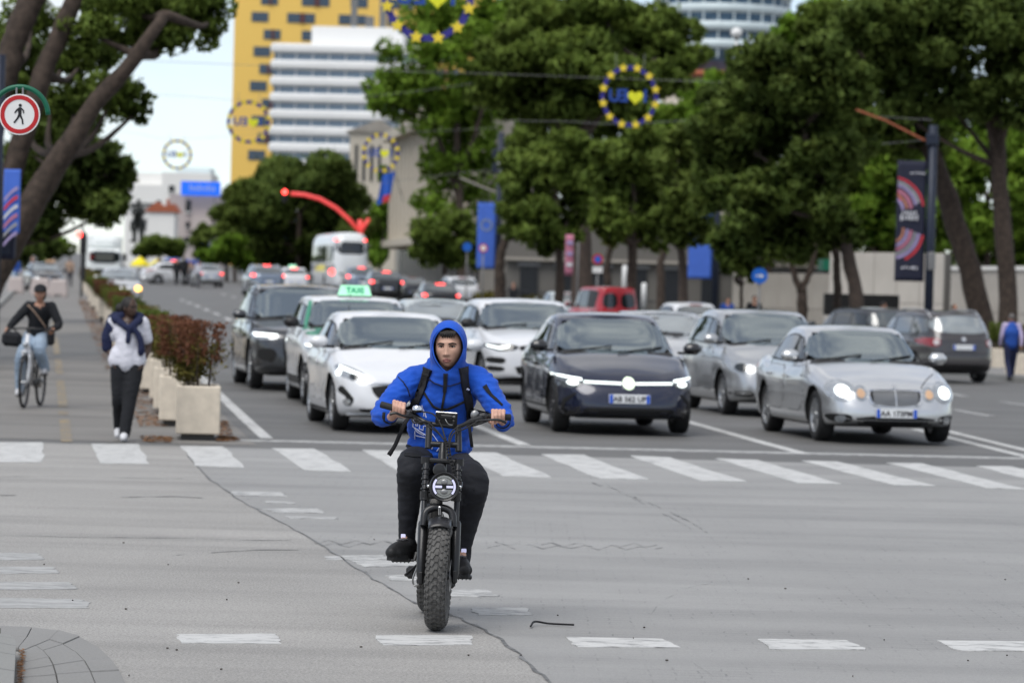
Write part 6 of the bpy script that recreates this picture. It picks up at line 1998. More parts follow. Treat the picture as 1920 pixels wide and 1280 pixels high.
FOCUS = dict(inside=True, L=4.38, W=1.83, H=1.49, fo=.88, wb=2.70, R=.33, top=[(0, .56), (.08, .68), (.25, .77), (.7, .90), (1.05, .985), (2.0, .99), (3.2, 1.03), (4.1, 1.06), (4.3, 1.02), (4.38, .90)],
             cab=(.98, 1.98, 3.25, 4.20), bpil=2.30, qpil=3.32, paint='paint_white', arch=.07, wroof=.30, spokes='ten', cpil=.5, cpilt=.3, screen='glass_mid', nf=4.8, gc=.17, bits=[
    ('headlight', 'front', rpoly([(.45, .655), (.66, .620), (.82, .69), (.86, .80), (.80, .83), (.62, .765)], 1), .008, 'lamp_clear', True,
     [('light_strip', [(.47, .668), (.64, .735), (.80, .812), (.80, .785), (.845, .72), (.835, .68), (.80, .70), (.785, .76), (.64, .70), (.47, .648)], .014, 'lamp_lit'), ('lens', ell(.66, .675, .05, .035), .013, 'glass_dark')]),
    ('grille', 'front', rpoly([(-.47, .585), (-.43, .47), (-.30, .37), (.30, .37), (.43, .47), (.47, .585)], 1), .008, 'gap_black', False, slats(5, .39, .575, .36, 'trim_black', off=.016, t=.012)),
    ('grille_rim', 'front', [(-.48, .592), (.48, .592), (.48, .610), (-.48, .610)], .010, 'chrome'),
    ('fog_recess', 'front', rpoly([(.80, .58), (.84, .50), (.74, .42), (.76, .33), (.70, .32), (.66, .40), (.72, .48)], 1), .006, 'gap_black', True, [('fog_lamp', ell(.74, .37, .04, .035), .012, 'lamp_clear')]),
    ('splitter', 'front', rect(0, .215, 1.46, .035, 1), .014, 'paint_white'),
    ('lower_intake', 'front', rpoly([(-.62, .30), (-.56, .245), (.56, .245), (.62, .30)], 1), .006, 'gap_black'),
    ('badge', 'front', ell(0, .665, .07, .032), .012, 'chrome'),
    ('sill_trim', 'side', [(-.95, .225), (1.0, .225), (1.0, .25), (-.95, .25)], .006, 'gap_black')],
    plates=[('front', .335, 'AA 905 KH')])
SUVB = dict(L=4.70, W=1.90, H=1.68, fo=.86, wb=2.80, R=.37, gc=.22, top=[(0, .78), (.06, .90), (.2, .97), (.7, 1.04), (1.25, 1.10), (2.2, 1.11), (3.4, 1.13), (4.4, 1.16), (4.62, 1.12), (4.70, 1.0)],
            cab=(1.18, 1.95, 3.85, 4.60), bpil=2.42, qpil=3.45, paint='paint_charcoal', arch=.06, wroof=.27, spokes='five', rails=True, cpil=.30, sillz=.42,
            front=[(0, .14), (.12, .05), (.3, 0), (.5, .0), (.68, .01), (.82, .03), (.93, .07), (1, .16)])
AUDI = dict(SUVB, inside=True, L=4.95, W=1.96, H=1.72, wb=2.95, fo=.90, paint='paint_charcoal', R=.385, screen='glass_mid', bits=[
    ('headlight', 'front', rpoly([(.52, .90), (.54, .82), (.82, .80), (.93, .86), (.92, .93)], 1), .008, 'lamp_clear', True, [('light_strip', [(.55, .895), (.58, .855), (.88, .86), (.905, .915), (.86, .918)], .014, 'lamp_lit')]),
    ('grille', 'front', rpoly([(-.44, .93), (-.47, .62), (-.36, .44), (.36, .44), (.47, .62), (.44, .93)], 1), .012, 'gap_black', False, [('slat', rect(-.33 + .11 * k, .69, .018, .44), .020, 'alloy_dark') for k in range(7)]),
    ('side_intake', 'front', rpoly([(.56, .66), (.84, .68), (.86, .50), (.60, .44)], 1), .008, 'gap_black', True),
    ('lower_guard', 'front', rect(0, .30, 1.30, .06, 1), .012, 'alloy_dark'),
    ('emblem', 'front', rect(0, .83, .26, .075, 2), .026, 'alloy')], plates=[('front', .60, '')])
TAXI = dict(SUVB, inside=True, L=4.55, W=1.84, H=1.62, wb=2.68, R=.35, paint='paint_white', mirror='trim_black', rails=False, gc=.20, screen='glass_mid', bits=[
    ('headlight', 'front', rpoly([(.46, .88), (.48, .76), (.80, .74), (.88, .86), (.80, .91)], 1), .008, 'lamp_clear', True, [('light_strip', [(.48, .885), (.48, .85), (.84, .865), (.86, .895)], .014, 'lamp_lit'), ('lens', ell(.62, .80, .07, .045), .013, 'lamp_clear')]),
    ('grille', 'front', rpoly([(-.42, .87), (-.42, .70), (.42, .70), (.42, .87)], 1), .010, 'gap_black', False, slats(4, .71, .86, .38, 'alloy_dark', off=.017)),
    ('lower_intake', 'front', rpoly([(-.58, .56), (-.50, .38), (.50, .38), (.58, .56)], 1), .008, 'gap_black'),
    ('fog_recess', 'front', rpoly([(.66, .60), (.86, .66), (.88, .50), (.76, .38), (.66, .42)], 1), .008, 'gap_black', True),
    ('lower_guard', 'front', rect(0, .29, 1.5, .13, 1), .010, 'trim_black'),
    ('green_cowl', 'front', rpoly([(-.82, 1.14), (-.82, 1.0), (-.10, .985), (-.10, 1.10)], 1), .010, 'taxi_green', False),
    ('green_pillar', 'front', [(-.80, 1.12), (-.755, 1.12), (-.64, 1.52), (-.685, 1.52)], .010, 'taxi_green', False),
    ('arch_trim', 'side', [(-.9, .30), (.95, .30), (.95, .42), (-.9, .42)], .008, 'trim_black')], plates=[('front', .62, '')])
EVOQUE = dict(SUVB, inside=True, L=4.37, W=1.90, H=1.62, wb=2.66, fo=.85, R=.37, paint='paint_white', mirror='trim_black', rails=False, top=[(0, .78), (.06, .88), (.2, .94), (.7, 1.02), (1.25, 1.08), (2.2, 1.12), (3.4, 1.17), (4.1, 1.20), (4.3, 1.14), (4.37, 1.0)], cab=(1.20, 1.95, 3.7, 4.30), bpil=2.40, qpil=3.4,
              arch=.10, bits=[
    ('headlight', 'front', rpoly([(.42, .87), (.44, .80), (.72, .76), (.90, .83), (.92, .89)], 1), .008, 'glass_dark', True, [('light_strip', [(.56, .865), (.58, .825), (.72, .795), (.86, .835), (.88, .865), (.72, .835)], .014, 'lamp_lit')]),
    ('grille', 'front', rpoly([(-.41, .87), (-.40, .78), (.40, .78), (.41, .87)], 1), .010, 'gap_black', False, slats(2, .79, .86, .37, 'alloy_dark', off=.017)),
    ('lower_intake', 'front', rpoly([(-.50, .56), (-.42, .38), (.42, .38), (.50, .56)], 1), .008, 'gap_black'),
    ('bumper_vent', 'front', rpoly([(.62, .66), (.88, .68), (.88, .58), (.66, .57)], 1), .008, 'gap_black', True),
    ('bumper_vent', 'front', rpoly([(.64, .52), (.88, .54), (.87, .45), (.66, .45)], 1), .008, 'gap_black', True),
    ('lower_guard', 'front', rect(0, .29, 1.6, .15, 1), .010, 'trim_black'),
    ('arch_trim', 'side', [(-.9, .30), (.95, .30), (.95, .42), (-.9, .42)], .008, 'trim_black')], plates=[('front', .66, '')])
MPV = dict(inside=True, L=4.36, W=1.79, H=1.60, fo=.92, wb=2.70, R=.325, top=[(0, .62), (.08, .74), (.25, .83), (.7, .95), (.95, 1.03), (2.0, 1.03), (3.2, 1.06), (4.1, 1.09), (4.28, 1.05), (4.36, .92)], cab=(.86, 1.90, 3.5, 4.24), bpil=2.22, qpil=3.28, paint='paint_grey_silver', arch=.06, wroof=.27, spokes='ten', cpil=.40, bits=[
    ('headlight', 'front', rpoly([(.50, .74), (.53, .62), (.80, .64), (.87, .80), (.80, .84)], 2), .008, 'lamp_clear', True, [('lens', ell(.70, .72, .08, .06), .014, 'glass_dark'), ('reflector', rpoly([(.56, .725), (.58, .67), (.64, .67), (.63, .73)], 1), .014, 'chrome')]),
    ('grille', 'front', rpoly([(-.42, .68), (-.36, .50), (.36, .50), (.42, .68)], 2), .010, 'gap_black', False, slats(3, .51, .67, .34, 'chrome', off=.017)),
    ('badge', 'front', ell(0, .60, .075, .075), .026, 'chrome'),
    ('lower_intake', 'front', rpoly([(-.45, .36), (-.42, .26), (.42, .26), (.45, .36)], 2), .006, 'gap_black'),
    ('fog_recess', 'front', rpoly([(.54, .38), (.54, .29), (.82, .31), (.84, .37)], 1), .006, 'gap_black', True, [('day_lamp', rect(.68, .345, .24, .02, 1), .012, 'chrome')])], plates=[('front', .43, '')])
HATCH = dict(L=4.20, W=1.76, H=1.47, fo=.85, wb=2.58, R=.31, top=[(0, .58), (.08, .70), (.25, .78), (.7, .90), (1.05, .97), (2.0, .98), (3.2, 1.0), (3.95, 1.03), (4.12, 1.0), (4.20, .88)], cab=(1.0, 1.9, 3.35, 4.08), bpil=2.22, qpil=3.18, paint='paint_grey_silver', arch=.07, wroof=.28, cpil=.4, spokes='five', doors=False)
def rear_bits(z0, z1, w, y0, y1, lit, brake=None, low=.34, extra=()):
    m = 'tail_lit' if lit else 'tail_off'
    b = [('tail_light', 'rear', rpoly([(y0, z0), (y1, z0 + .02), (y1 + .01, z1), (y0 + .05, z1)], 1), .008, 'tail_off', True, [('lamp', ell((y0 + y1) / 2 + .02, (z0 + z1) / 2, (y1 - y0) * .36, (z1 - z0) * .36), .016, m)]),
         ('rear_bumper_trim', 'rear', rect(0, low, w * .78, .12, 1), .008, 'trim_black'),
         ('tailgate_gap', 'rear', [(-w * .36, z1 + .02), (w * .36, z1 + .02), (w * .36, z1 + .032), (-w * .36, z1 + .032)], .004, 'gap_black'),
         ('headlight', 'front', rpoly([(w * .28, .62), (w * .44, .64), (w * .46, .76), (w * .30, .72)], 1), .008, 'lamp_clear', True)]
    if brake: b.append(('brake_light', 'rear', rect(0, brake, .42, .045, 1), .012, 'tail_lit' if lit else 'tail_off'))
    return b + list(extra)
HATCH_R = dict(HATCH, doors=True, bits=rear_bits(.82, .98, 1.76, .58, .82, True, 1.385), plates=[('rear', .62, '')])
HATCH_P = dict(HATCH, doors=True, bits=rear_bits(.82, .98, 1.76, .58, .82, False, 1.385), plates=[('rear', .62, '')])
HATCH_F = dict(HATCH, bits=[('headlight', 'front', rpoly([(.46, .66), (.50, .58), (.78, .60), (.84, .72), (.76, .76)], 1), .008, 'lamp_clear', True),
    ('grille', 'front', rpoly([(-.40, .60), (-.36, .50), (.36, .50), (.40, .60)], 1), .010, 'gap_black', False, slats(3, .51, .59, .34, 'chrome', off=.017)),
    ('lower_intake', 'front', rpoly([(-.55, .34), (-.50, .24), (.50, .24), (.55, .34)], 1), .006, 'gap_black'), ('badge', 'front', ell(0, .66, .06, .05), .014, 'chrome')], plates=[('front', .42, '')])
HATCH_T = dict(HATCH, bits=HATCH_F['bits'] + [('indicator', 'front', ell(.72, .66, .13, .10), .020, 'lamp_amber', True)], plates=[('front', .42, '')])
SUV_R = dict(SUVB, bits=rear_bits(.95, 1.15, 1.9, .66, .90, True, 1.58, .42), plates=[('rear', .72, '')])
SUV_P = dict(SUVB, bits=rear_bits(.95, 1.15, 1.9, .66, .90, False, 1.58, .42), plates=[('rear', .72, '')])
SUV_F = dict(SUVB, bits=TAXI['bits'][:5], plates=[('front', .62, '')])
ESTATE = dict(HATCH, L=4.40, W=1.76, H=1.62, wb=2.68, R=.32, top=[(0, .66), (.08, .78), (.25, .86), (.7, .97), (.95, 1.03), (2.0, 1.04), (3.2, 1.06), (4.2, 1.08), (4.34, 1.05), (4.40, .94)], cab=(.88, 1.75, 3.95, 4.34), bpil=2.15, qpil=3.15, paint='paint_dark_brown', arch=.05, wroof=.26, rails=True, cpil=.22, cpilt=.14, doors=True, rgw=.88, sideglass='glass_mid', rearglass='glass_screen',
    bits=[('tail_light', 'rear', rpoly([(.54, .98), (.56, .80), (.84, .82), (.86, 1.0)], 1), .008, 'tail_off', True, [('lamp', ell(.63, .90, .06, .06), .016, 'tail_clear')]),
          ('rear_bumper', 'rear', rect(0, .50, 1.50, .14, 1), .010, 'paint_dark_brown'), ('rear_bumper_trim', 'rear', rect(0, .33, 1.45, .14, 1), .008, 'trim_black'),
          ('badge', 'rear', ell(0, .98, .05, .05), .012, 'chrome'), ('tailgate_gap', 'rear', [(-.62, .66), (.62, .66), (.62, .672), (-.62, .672)], .004, 'gap_black')], plates=[('rear', .80, '')])
SALOON_R = dict(SEDAN, bits=[('tail_light', 'rear', rpoly([(.46, .78), (.84, .76), (.86, .92), (.50, .93)], 2), .008, 'tail_off', True, [('lamp', ell(.67, .85, .12, .05), .014, 'tail_lit')]), ('rear_bumper_trim', 'rear', rect(0, .32, 1.4, .10, 1), .008, 'trim_black')], plates=[('rear', .66, '')], spokes='five')
# the queue facing us
r0 = facing()
car(E, 'silver_saloon', 'silver four-ring-lamp saloon with slatted chrome grille at the front of the right lane', 'car', axle_place(1648, 828, E, facing(1.5)), facing(1.5), 'cars waiting at the stop line')
idc = car(ID, 'navy_car', 'navy blue car with a full width glowing light bar and round glowing badge', 'car', axle_place(1160, 811, ID, facing(-.5)), facing(-.5), 'cars waiting at the stop line')
bd = next(c for c in idc.children if c.name.startswith('badge'))
bx_ = max(v.co.x for v in bd.data.vertices) + .012
for ch, z in (('V', .672), ('W', .618)): put('lettering', text_mesh(ch, .075, .002, 0, 'steel_grey'), bd, (bx_, 0, z), (PI/2, 0, PI/2))
car(FOCUS, 'white_hatchback', 'white hatchback with slim bright headlight behind the electric bike rider', 'car', axle_place(748, 808, FOCUS, facing(2)), facing(2), 'cars waiting at the stop line')
tx = car(TAXI, 'taxi', 'white taxi with green windscreen edge and a lit green roof sign', 'taxi', axle_place(676, 762, TAXI, facing(1)), facing(1), 'cars waiting at the stop line')
X0 = TAXI['L'] / 2
sg_ = put('roof_sign', MB().prism([(-.25, 0), (.25, 0), (.20, .155), (-.20, .155)], .12, Matrix.Translation((X0 - 2.25, 0, 1.615)) @ Matrix.Rotation(PI/2, 4, 'Z') @ Matrix.Rotation(PI/2, 4, 'X')).mesh('roof_sign', 'taxi_sign'), tx)
put('lettering', text_mesh('TAXI', .12, .004, .006, 'taxi_letters'), sg_, (X0 - 2.25 + .124, 0, 1.69), (PI/2, 0, PI/2))
MB().box((X0 - 2.18, 0, 1.60), (.10, .5, .03)).build('sign_foot', 'trim_black', sg_)
MB().tube([(X0 - 1.72, -.1, 1.58), (X0 - 1.9, -.1, 1.63)], .006, 5).build('aerial', 'gap_black', tx)
car(AUDI, 'charcoal_suv', 'charcoal grey sport utility car with bright headlight at the left of the queue', 'car', axle_place(572, 731, AUDI, facing(2)), facing(2), 'cars waiting at the stop line')
car(EVOQUE, 'white_suv', 'white sport utility car with black mirrors between the rider and the navy car', 'car', axle_place(1002, 748, EVOQUE, facing(3)), facing(3), 'cars waiting at the stop line')
car(MPV, 'silver_people_carrier', 'tall grey silver family car between the navy car and the silver saloon', 'car', axle_place(1454, 779, MPV, facing(2)), facing(2), 'cars waiting at the stop line')
HF1 = dict(HATCH_F, paint='paint_pale')
car(HF1, 'pale_hatchback', 'pale hatchback seen over the roof of the white hatchback behind the rider', 'car', axle_place(832, 700, HF1, facing(2)), facing(2), 'cars waiting at the stop line')
HF2 = dict(HATCH_F, paint='paint_silver', W=1.80)
car(HF2, 'silver_hatchback', 'silver car whose roof and windscreen show between the navy car and the tall family car', 'car', axle_place(1262, 741, HF2, facing(1)), facing(1), 'cars waiting at the stop line')
# cars on the far side and in the distance
car(ESTATE, 'brown_estate', 'dark brown estate car with roof rails seen from behind at the right', 'car', axle_place(1778, 717, ESTATE, away(9), 'rear', 84), away(9), 'cars driving away')
EST2 = dict(ESTATE, paint='paint_charcoal', rails=False, sideglass='glass_dark', rearglass='glass_mid')
car(EST2, 'charcoal_estate', 'charcoal estate car half hidden behind the silver saloon roof', 'car', axle_place(1655, 0, EST2, away(14), 'rear', 96), away(14), 'cars driving away')
HW = dict(HATCH_P, paint='paint_white')
car(HW, 'white_hatchback', 'small white hatchback driving away with a dark rear window beyond the queue', 'car', axle_place(1303, 0, HW, away(8), 'rear', 116), away(8), 'cars driving away')
VAN = dict(HATCH, L=4.05, W=1.70, H=1.82, wb=2.65, R=.31, gc=.2, top=[(0, .70), (.08, .82), (.25, .90), (.7, 1.0), (.95, 1.06), (2.0, 1.05), (3.2, 1.05), (3.9, 1.05), (4.0, 1.05), (4.05, 1.0)], cab=(.85, 1.55, 3.98, 4.04), bpil=1.95, qpil=2.9, paint='paint_red', arch=.03, wroof=.22, wbase=.06, cnr=7, nr=7, rear=[(0, .10), (.12, .03), (.3, 0), (.5, .0), (1, .01)],
    rgw=.01, rbulge=.05, quarter=False, bits=[('rear_window_pane', 'rear', rpoly([(.06, 1.08), (.60, 1.08), (.56, 1.58), (.07, 1.58)], 2), .012, 'glass_dark', True), ('door_gap', 'rear', rect(0, 1.0, .014, 1.3), .004, 'gap_black'), ('tail_light', 'rear', rpoly([(.72, .75), (.82, .75), (.81, 1.05), (.72, 1.05)], 1), .008, 'tail_off', True), ('rear_bumper_trim', 'rear', rect(0, .40, 1.5, .16, 1), .01, 'trim_black')], plates=[('rear', .62, '')])
car(VAN, 'red_van', 'bright red panel van with two rear door windows in the far lane', 'van', axle_place(1150, 0, VAN, away(10), 'rear', 128), away(10), 'cars driving away')
HP = dict(HATCH_P, paint='paint_pale')
car(HP, 'pale_small_car', 'pale grey small car left of the red van', 'car', axle_place(1062, 0, HP, away(4), 'rear', 165), away(4), 'cars driving away')
SW = dict(SUV_P, paint='paint_white')
car(SW, 'white_suv', 'white sport utility car driving away below the blue star banner', 'car', axle_place(864, 0, SW, away(6), 'rear', 204), away(6), 'cars driving away')
HB = dict(HATCH_R, paint='paint_black', H=1.50)
car(HB, 'black_hatchback', 'dark hatchback with both brake lights lit above the pale hatchback', 'car', axle_place(824, 0, HB, away(1), 'rear', 160), away(1), 'cars braking in the queue ahead')
HD = dict(HATCH_P, paint='paint_charcoal')
car(HD, 'dark_hatchback', 'dark hatchback left of the white sport utility car without lit lamps', 'car', axle_place(772, 0, HD, away(5), 'rear', 200), away(5), 'cars driving away')
SR = dict(SUV_R, paint='paint_black', rails=False)
car(SR, 'black_suv', 'black sport utility car braking with three red lights beside the coach', 'car', axle_place(722, 0, SR, away(2), 'rear', 196), away(2), 'cars braking in the queue ahead')
SR2 = dict(SUV_R, paint='paint_steel', rails=False)
car(SR2, 'steel_suv', 'blue grey car braking partly in front of the coach', 'car', axle_place(676, 0, SR2, away(0), 'rear', 218), away(0), 'cars braking in the queue ahead')
t2 = dict(HATCH_R, paint='paint_white')
tx2 = car(t2, 'taxi', 'white taxi with brake lights lit and a small roof sign left of the coach', 'taxi', axle_place(551, 0, t2, away(1), 'rear', 214), away(1), 'cars braking in the queue ahead')
put('roof_sign', MB().box((0, 0, 1.53), (.14, .42, .15), bev=.03).mesh('roof_sign', 'taxi_sign'), tx2)
SR3 = dict(SUV_R, paint='paint_steel', H=1.62)
car(SR3, 'steel_hatchback', 'tall blue grey car with a bright brake light strip second from the left ahead', 'car', axle_place(499, 0, SR3, away(5), 'rear', 196), away(5), 'cars braking in the queue ahead')
SD = dict(SALOON_R, paint='paint_grey_silver')
car(SD, 'grey_saloon', 'grey saloon alone in the far left lane near the walkers', 'car', axle_place(392, 0, SD, away(4), 'rear', 236), away(4), 'cars driving away')
HT = dict(HATCH_T, paint='paint_silver')
car(HT, 'indicating_car', 'silver oncoming car with both amber lamps lit behind the planters', 'car', axle_place(224, 0, HT, facing(-1), 'front', 148), facing(-1), 'oncoming cars')
HW2 = dict(HATCH_P, paint='paint_white', L=4.4)
car(HW2, 'white_car', 'white car crossing side-on under the yellow parasols', 'car', axle_place(290, 0, HW2, R(20), 'rear', 250), R(20), 'cars at the far junction')
SB = dict(SUV_R, paint='paint_charcoal', rails=False)
car(SB, 'dark_suv', 'dark car among the walkers under the flat blue awning', 'car', axle_place(325, 0, SB, away(0), 'rear', 252), away(0), 'cars at the far junction')
HD2 = dict(HATCH_F, paint='paint_black')
td = car(HD2, 'dark_taxi', 'dark car with an orange roof sign standing across the cycle path far left', 'taxi', axle_place(88, 0, HD2, facing(8), 'front', 190), facing(8), 'cars at the far junction')
put('roof_sign', MB().box((.1, .3, 1.52), (.16, .5, .16), bev=.03).mesh('roof_sign', 'lamp_amber_off'), td)
# coach and truck
def coach():
    rot = away(3)
    g = gx(656, 232)
    f = Vector((math.cos(rot), math.sin(rot), 0))
    o = g + f * 5.6; o.z = gz(o.x, o.y)
    t = thing('coach', 'white touring coach seen from behind with a dark rear window', 'coach', tuple(o), rot)
    L, W, H = 12.0, 2.55, 3.65
    nx, ny = unit_outline(L / 2, W / 2, 6, 6, 96)
    lay = []
    def rg_(z, ins, ir, k=1.0):
        return [((L/2 - ir) * cx, (W/2 - ins) * sy * k, z) for cx, sy in zip(nx, ny)]
    lay.append(rg_(.32, .06, .10, 0))
    for z, i, ir in ((.32, .06, .12), (.42, .01, .02), (1.0, 0, 0), (1.7, 0, .01), (2.3, .02, .06), (2.9, .06, .16), (3.25, .12, .26), (3.45, .22, .40), (3.57, .38, .60), (3.63, .60, .85)): lay.append(rg_(z, i, ir))
    lay.append(rg_(3.65, .6, .85, .5)); lay.append(rg_(3.66, .6, .85, 0))
    bm = stack(lay); me = bpy.data.meshes.new('b'); bm.to_mesh(me); bm.free(); me.materials.append(M['bus_white']); me.materials.append(M['underbody'])
    cut = MB()
    for xw in (3.4, -2.6):
        for sg in (-1, 1): cut.cyl((xw, sg * .95, .5), (xw, sg * 1.6, .5), .58, 24)
    me = boolean_cut(me, cut.mesh('c', ['underbody']), 'body')
    auto_smooth(me, 40); put('body', me, t)
    bm = bmesh.new(); bm.from_mesh(me); bvh = BVHTree.FromBMesh(bm); bm.free()
    def P(nm, poly, vw, off, m, par=t, grid=.2): return put(nm, patch_mesh(bvh, poly, vw, off, m, nm, grid), par)
    P('rear_window', rpoly([(-1.05, 2.28), (1.05, 2.28), (1.0, 2.98), (.8, 3.06), (-.8, 3.06), (-1.0, 2.98)], 1), 'rear', .012, 'glass_dark')
    for sg in (-1, 1):
        P('tail_light', rpoly([(sg * 1.0, .95), (sg * 1.2, .95), (sg * 1.2, 1.65), (sg * 1.05, 1.65)], 1), 'rear', .012, 'tail_off')
        P('brake_lamp', ell(sg * 1.12, 1.15, .10, .20), 'rear', .03, 'tail_lit')
        P('top_lamp', ell(sg * .9, 3.17, .12, .07), 'rear', .02, 'tail_lit')
    P('bonnet_lid', rpoly([(-.9, 1.0), (.9, 1.0), (.95, 2.1), (-.95, 2.1)], 1), 'rear', .010, 'bus_white')
    P('amber_marker', rect(-.55, .80, .34, .12, 1), 'rear', .02, 'lamp_amber_off')
    P('bumper', rect(0, .62, 2.3, .30, 1), 'rear', .016, 'bus_white')
    for vw in ('left', 'right'):
        for k in range(6):
            x0 = -5.5 + k * 1.85
            P('side_window', rpoly([(x0, 1.75), (x0 + 1.75, 1.75), (x0 + 1.75, 2.85), (x0, 2.85)], 1), vw, .012, 'glass_dark')
        P('skirt_band', [(-5.7, 1.25), (5.6, 1.25), (5.6, 1.62), (-5.7, 1.62)], vw, .01, 'paint_grey_silver')
    ty, rim = wheel_meshes('five', 'alloy')
    for xw in (3.4, -2.6):
        for sg in (-1, 1):
            w = sub('wheel', t, (xw, sg * 1.08, .5), (0, 0, PI if sg > 0 else 0)); put('tyre', ty, w, scale=(.5, .42, .5)); put('rim', rim, w, scale=(.5, .42, .5))
    P('windscreen', rpoly([(-1.1, 1.3), (1.1, 1.3), (1.0, 3.0), (-1.0, 3.0)], 1), 'front', .012, 'glass_dark')
    put('number_plate', MB().box((-L/2 - .04, 0, .84), (.03, .54, .13), bev=.005).mesh('number_plate', 'plate_white'), t)
    return t
coach()
def truck():
    rot = facing(1)
    g = gx(195, 240)
    t = thing('white_truck', 'white box truck facing us in the first lane beyond the left signal', 'truck', tuple(g), rot)
    mb = MB(); mb.box((-1.1, 0, 1.35), (2.1, 2.25, 1.9), bev=.18)
    cabm = mb.build('cab', 'truck_white', t)
    blk('windscreen', t, (-.03, 0, 1.75), (.06, 1.95, .78), 'glass_dark', bev=.2)
    blk('grille', t, (-.03, 0, .78), (.06, 1.3, .38), 'trim_black', bev=.1)
    blk('bumper', t, (-.05, 0, .50), (.22, 2.25, .28), 'paint_grey_silver', bev=.1)
    for sg in (-1, 1):
        blk('headlight', t, (-.03, sg * .86, .80), (.08, .34, .24), 'lamp_clear', bev=.1)
        m_ = blk('door_mirror', t, (-.25, sg * 1.32, 1.75), (.12, .22, .5), 'trim_black', bev=.1)
        blk('side_window', t, (-1.0, sg * 1.12, 1.80), (.9, .04, .6), 'glass_dark', bev=.1)
    blk('cargo_box', t, (-4.9, 0, 1.95), (5.2, 2.4, 2.4), 'truck_white', bev=.03)
    blk('roof_fairing', t, (-1.5, 0, 2.65), (1.1, 2.1, .7), 'truck_white', bev=.25)
    blk('chassis', t, (-4.2, 0, .62), (6.2, .9, .22), 'underbody')
    ty, rim = wheel_meshes('five', 'alloy')
    for xw in (-1.1, -5.8):
        for sg in (-1, 1):
            w = sub('wheel', t, (xw, sg * .95, .43), (0, 0, PI if sg > 0 else 0)); put('tyre', ty, w, scale=(.43, .38, .43)); put('rim', rim, w, scale=(.43, .38, .43))
    put('number_plate', MB().box((.08, 0, .52), (.02, .52, .11), bev=.004).mesh('number_plate', 'plate_white'), t)
truck()
# PEOPLE AND TWO-WHEELERS
VIEW['pfront'] = (lambda u, v: Vector((u, -3, v)), Vector((0, 1, 0)))
VIEW['pback'] = (lambda u, v: Vector((u, 3, v)), Vector((0, -1, 0)))
def bvh_of(me):
    bm = bmesh.new(); bm.from_mesh(me); b = BVHTree.FromBMesh(bm); bm.free(); return b
def head_mesh(skin, lip, sc=1.0, ears=True, female=False):
    """Head with brow, sockets, nose, lips and chin; faces -y, origin on the eye line."""
    NU, NV = 84, 84
    g = lambda x, z, cx, cz, sx, sz: math.exp(-((x - cx) / sx) ** 2 - ((z - cz) / sz) ** 2)
    V, F, mi = [], [], []
    for j in range(NV + 1):
        ph = -PI / 2 + PI * j / NV
        for i in range(NU):
            th = 2 * PI * i / NU
            cx, cy, cz = math.cos(ph) * math.sin(th), -math.cos(ph) * math.cos(th), math.sin(ph)
            z = cz * .118
            jaw = 1.0 if cz > -.15 else 1 - .24 * min(1, (-.15 - cz) / .85) ** 1.3
            wx = .0735 * jaw * (1.02 if cz > .2 else 1)
            sgn = abs(cx) ** .92 * (1 if cx > 0 else -1)
            x = sgn * wx
            dep = (.086 if cy < 0 else .104)
            y = cy * dep
            if cy < 0 and cz < -.2: y -= .012 * min(1, (-cz - .2) / .5) * (-cy) ** .5      # jaw carried forward
            if cy > 0 and cz < -.3: y *= 1 - .35 * (-cz - .3)
            fr = max(0, -cy) ** .6 if cy < 0 else 0
            ax = abs(x)
            t = min(1, max(0, (.018 - z) / .062))
            d = 0
            if -.060 < z < .030:
                fall = 1 if z > -.046 else max(0, 1 - (-.046 - z) / .010)
                d += (.003 + .021 * t ** 1.3) * math.exp(-(x / (.0075 + .0055 * t)) ** 2) * fall
            d += .006 * g(ax, z, .0125, -.043, .006, .007)
            d -= .0125 * g(ax, z, .031, .000, .017, .011)
            d += .0055 * g(ax, z, .028, .021, .022, .008)
            d += .0045 * g(ax, z, .044, -.026, .018, .018)
            d -= .004 * g(ax, z, .050, -.062, .014, .02)
            d += .0065 * g(x, z, 0, -.0690, .019, .0042)
            d += .0080 * g(x, z, 0, -.0800, .016, .0050)
            d -= .0035 * g(x, z, 0, -.0745, .021, .0018)
            d -= .003 * g(x, z, 0, -.0905, .018, .005)
            d += .010 * g(x, z, 0, -.106, .020, .013)
            V.append((x * sc, (y - d * fr) * sc, z * sc))
    for j in range(NV):
        for i in range(NU):
            a, b = j * NU + i, j * NU + (i + 1) % NU
            F.append((a, b, b + NU, a + NU))
            c = [(V[a][k] + V[b][k] + V[a + NU][k] + V[b + NU][k]) / 4 / sc for k in range(3)]
            w = .0245 * (1 - ((c[2] + .075) / .0125) ** 2)
            mi.append(1 if c[1] < -.05 and -.0865 < c[2] < -.0645 and abs(c[0]) < w else 0)
    mb = MB(); mb.add(V, F)
    mb.m = mi
    if ears:
        for sg in (-1, 1): mb.ball((sg * .074 * sc, .012 * sc, -.012 * sc), (.010 * sc, .022 * sc, .033 * sc), 12, 8, 0, (0, 0, sg * .3))
    return mb
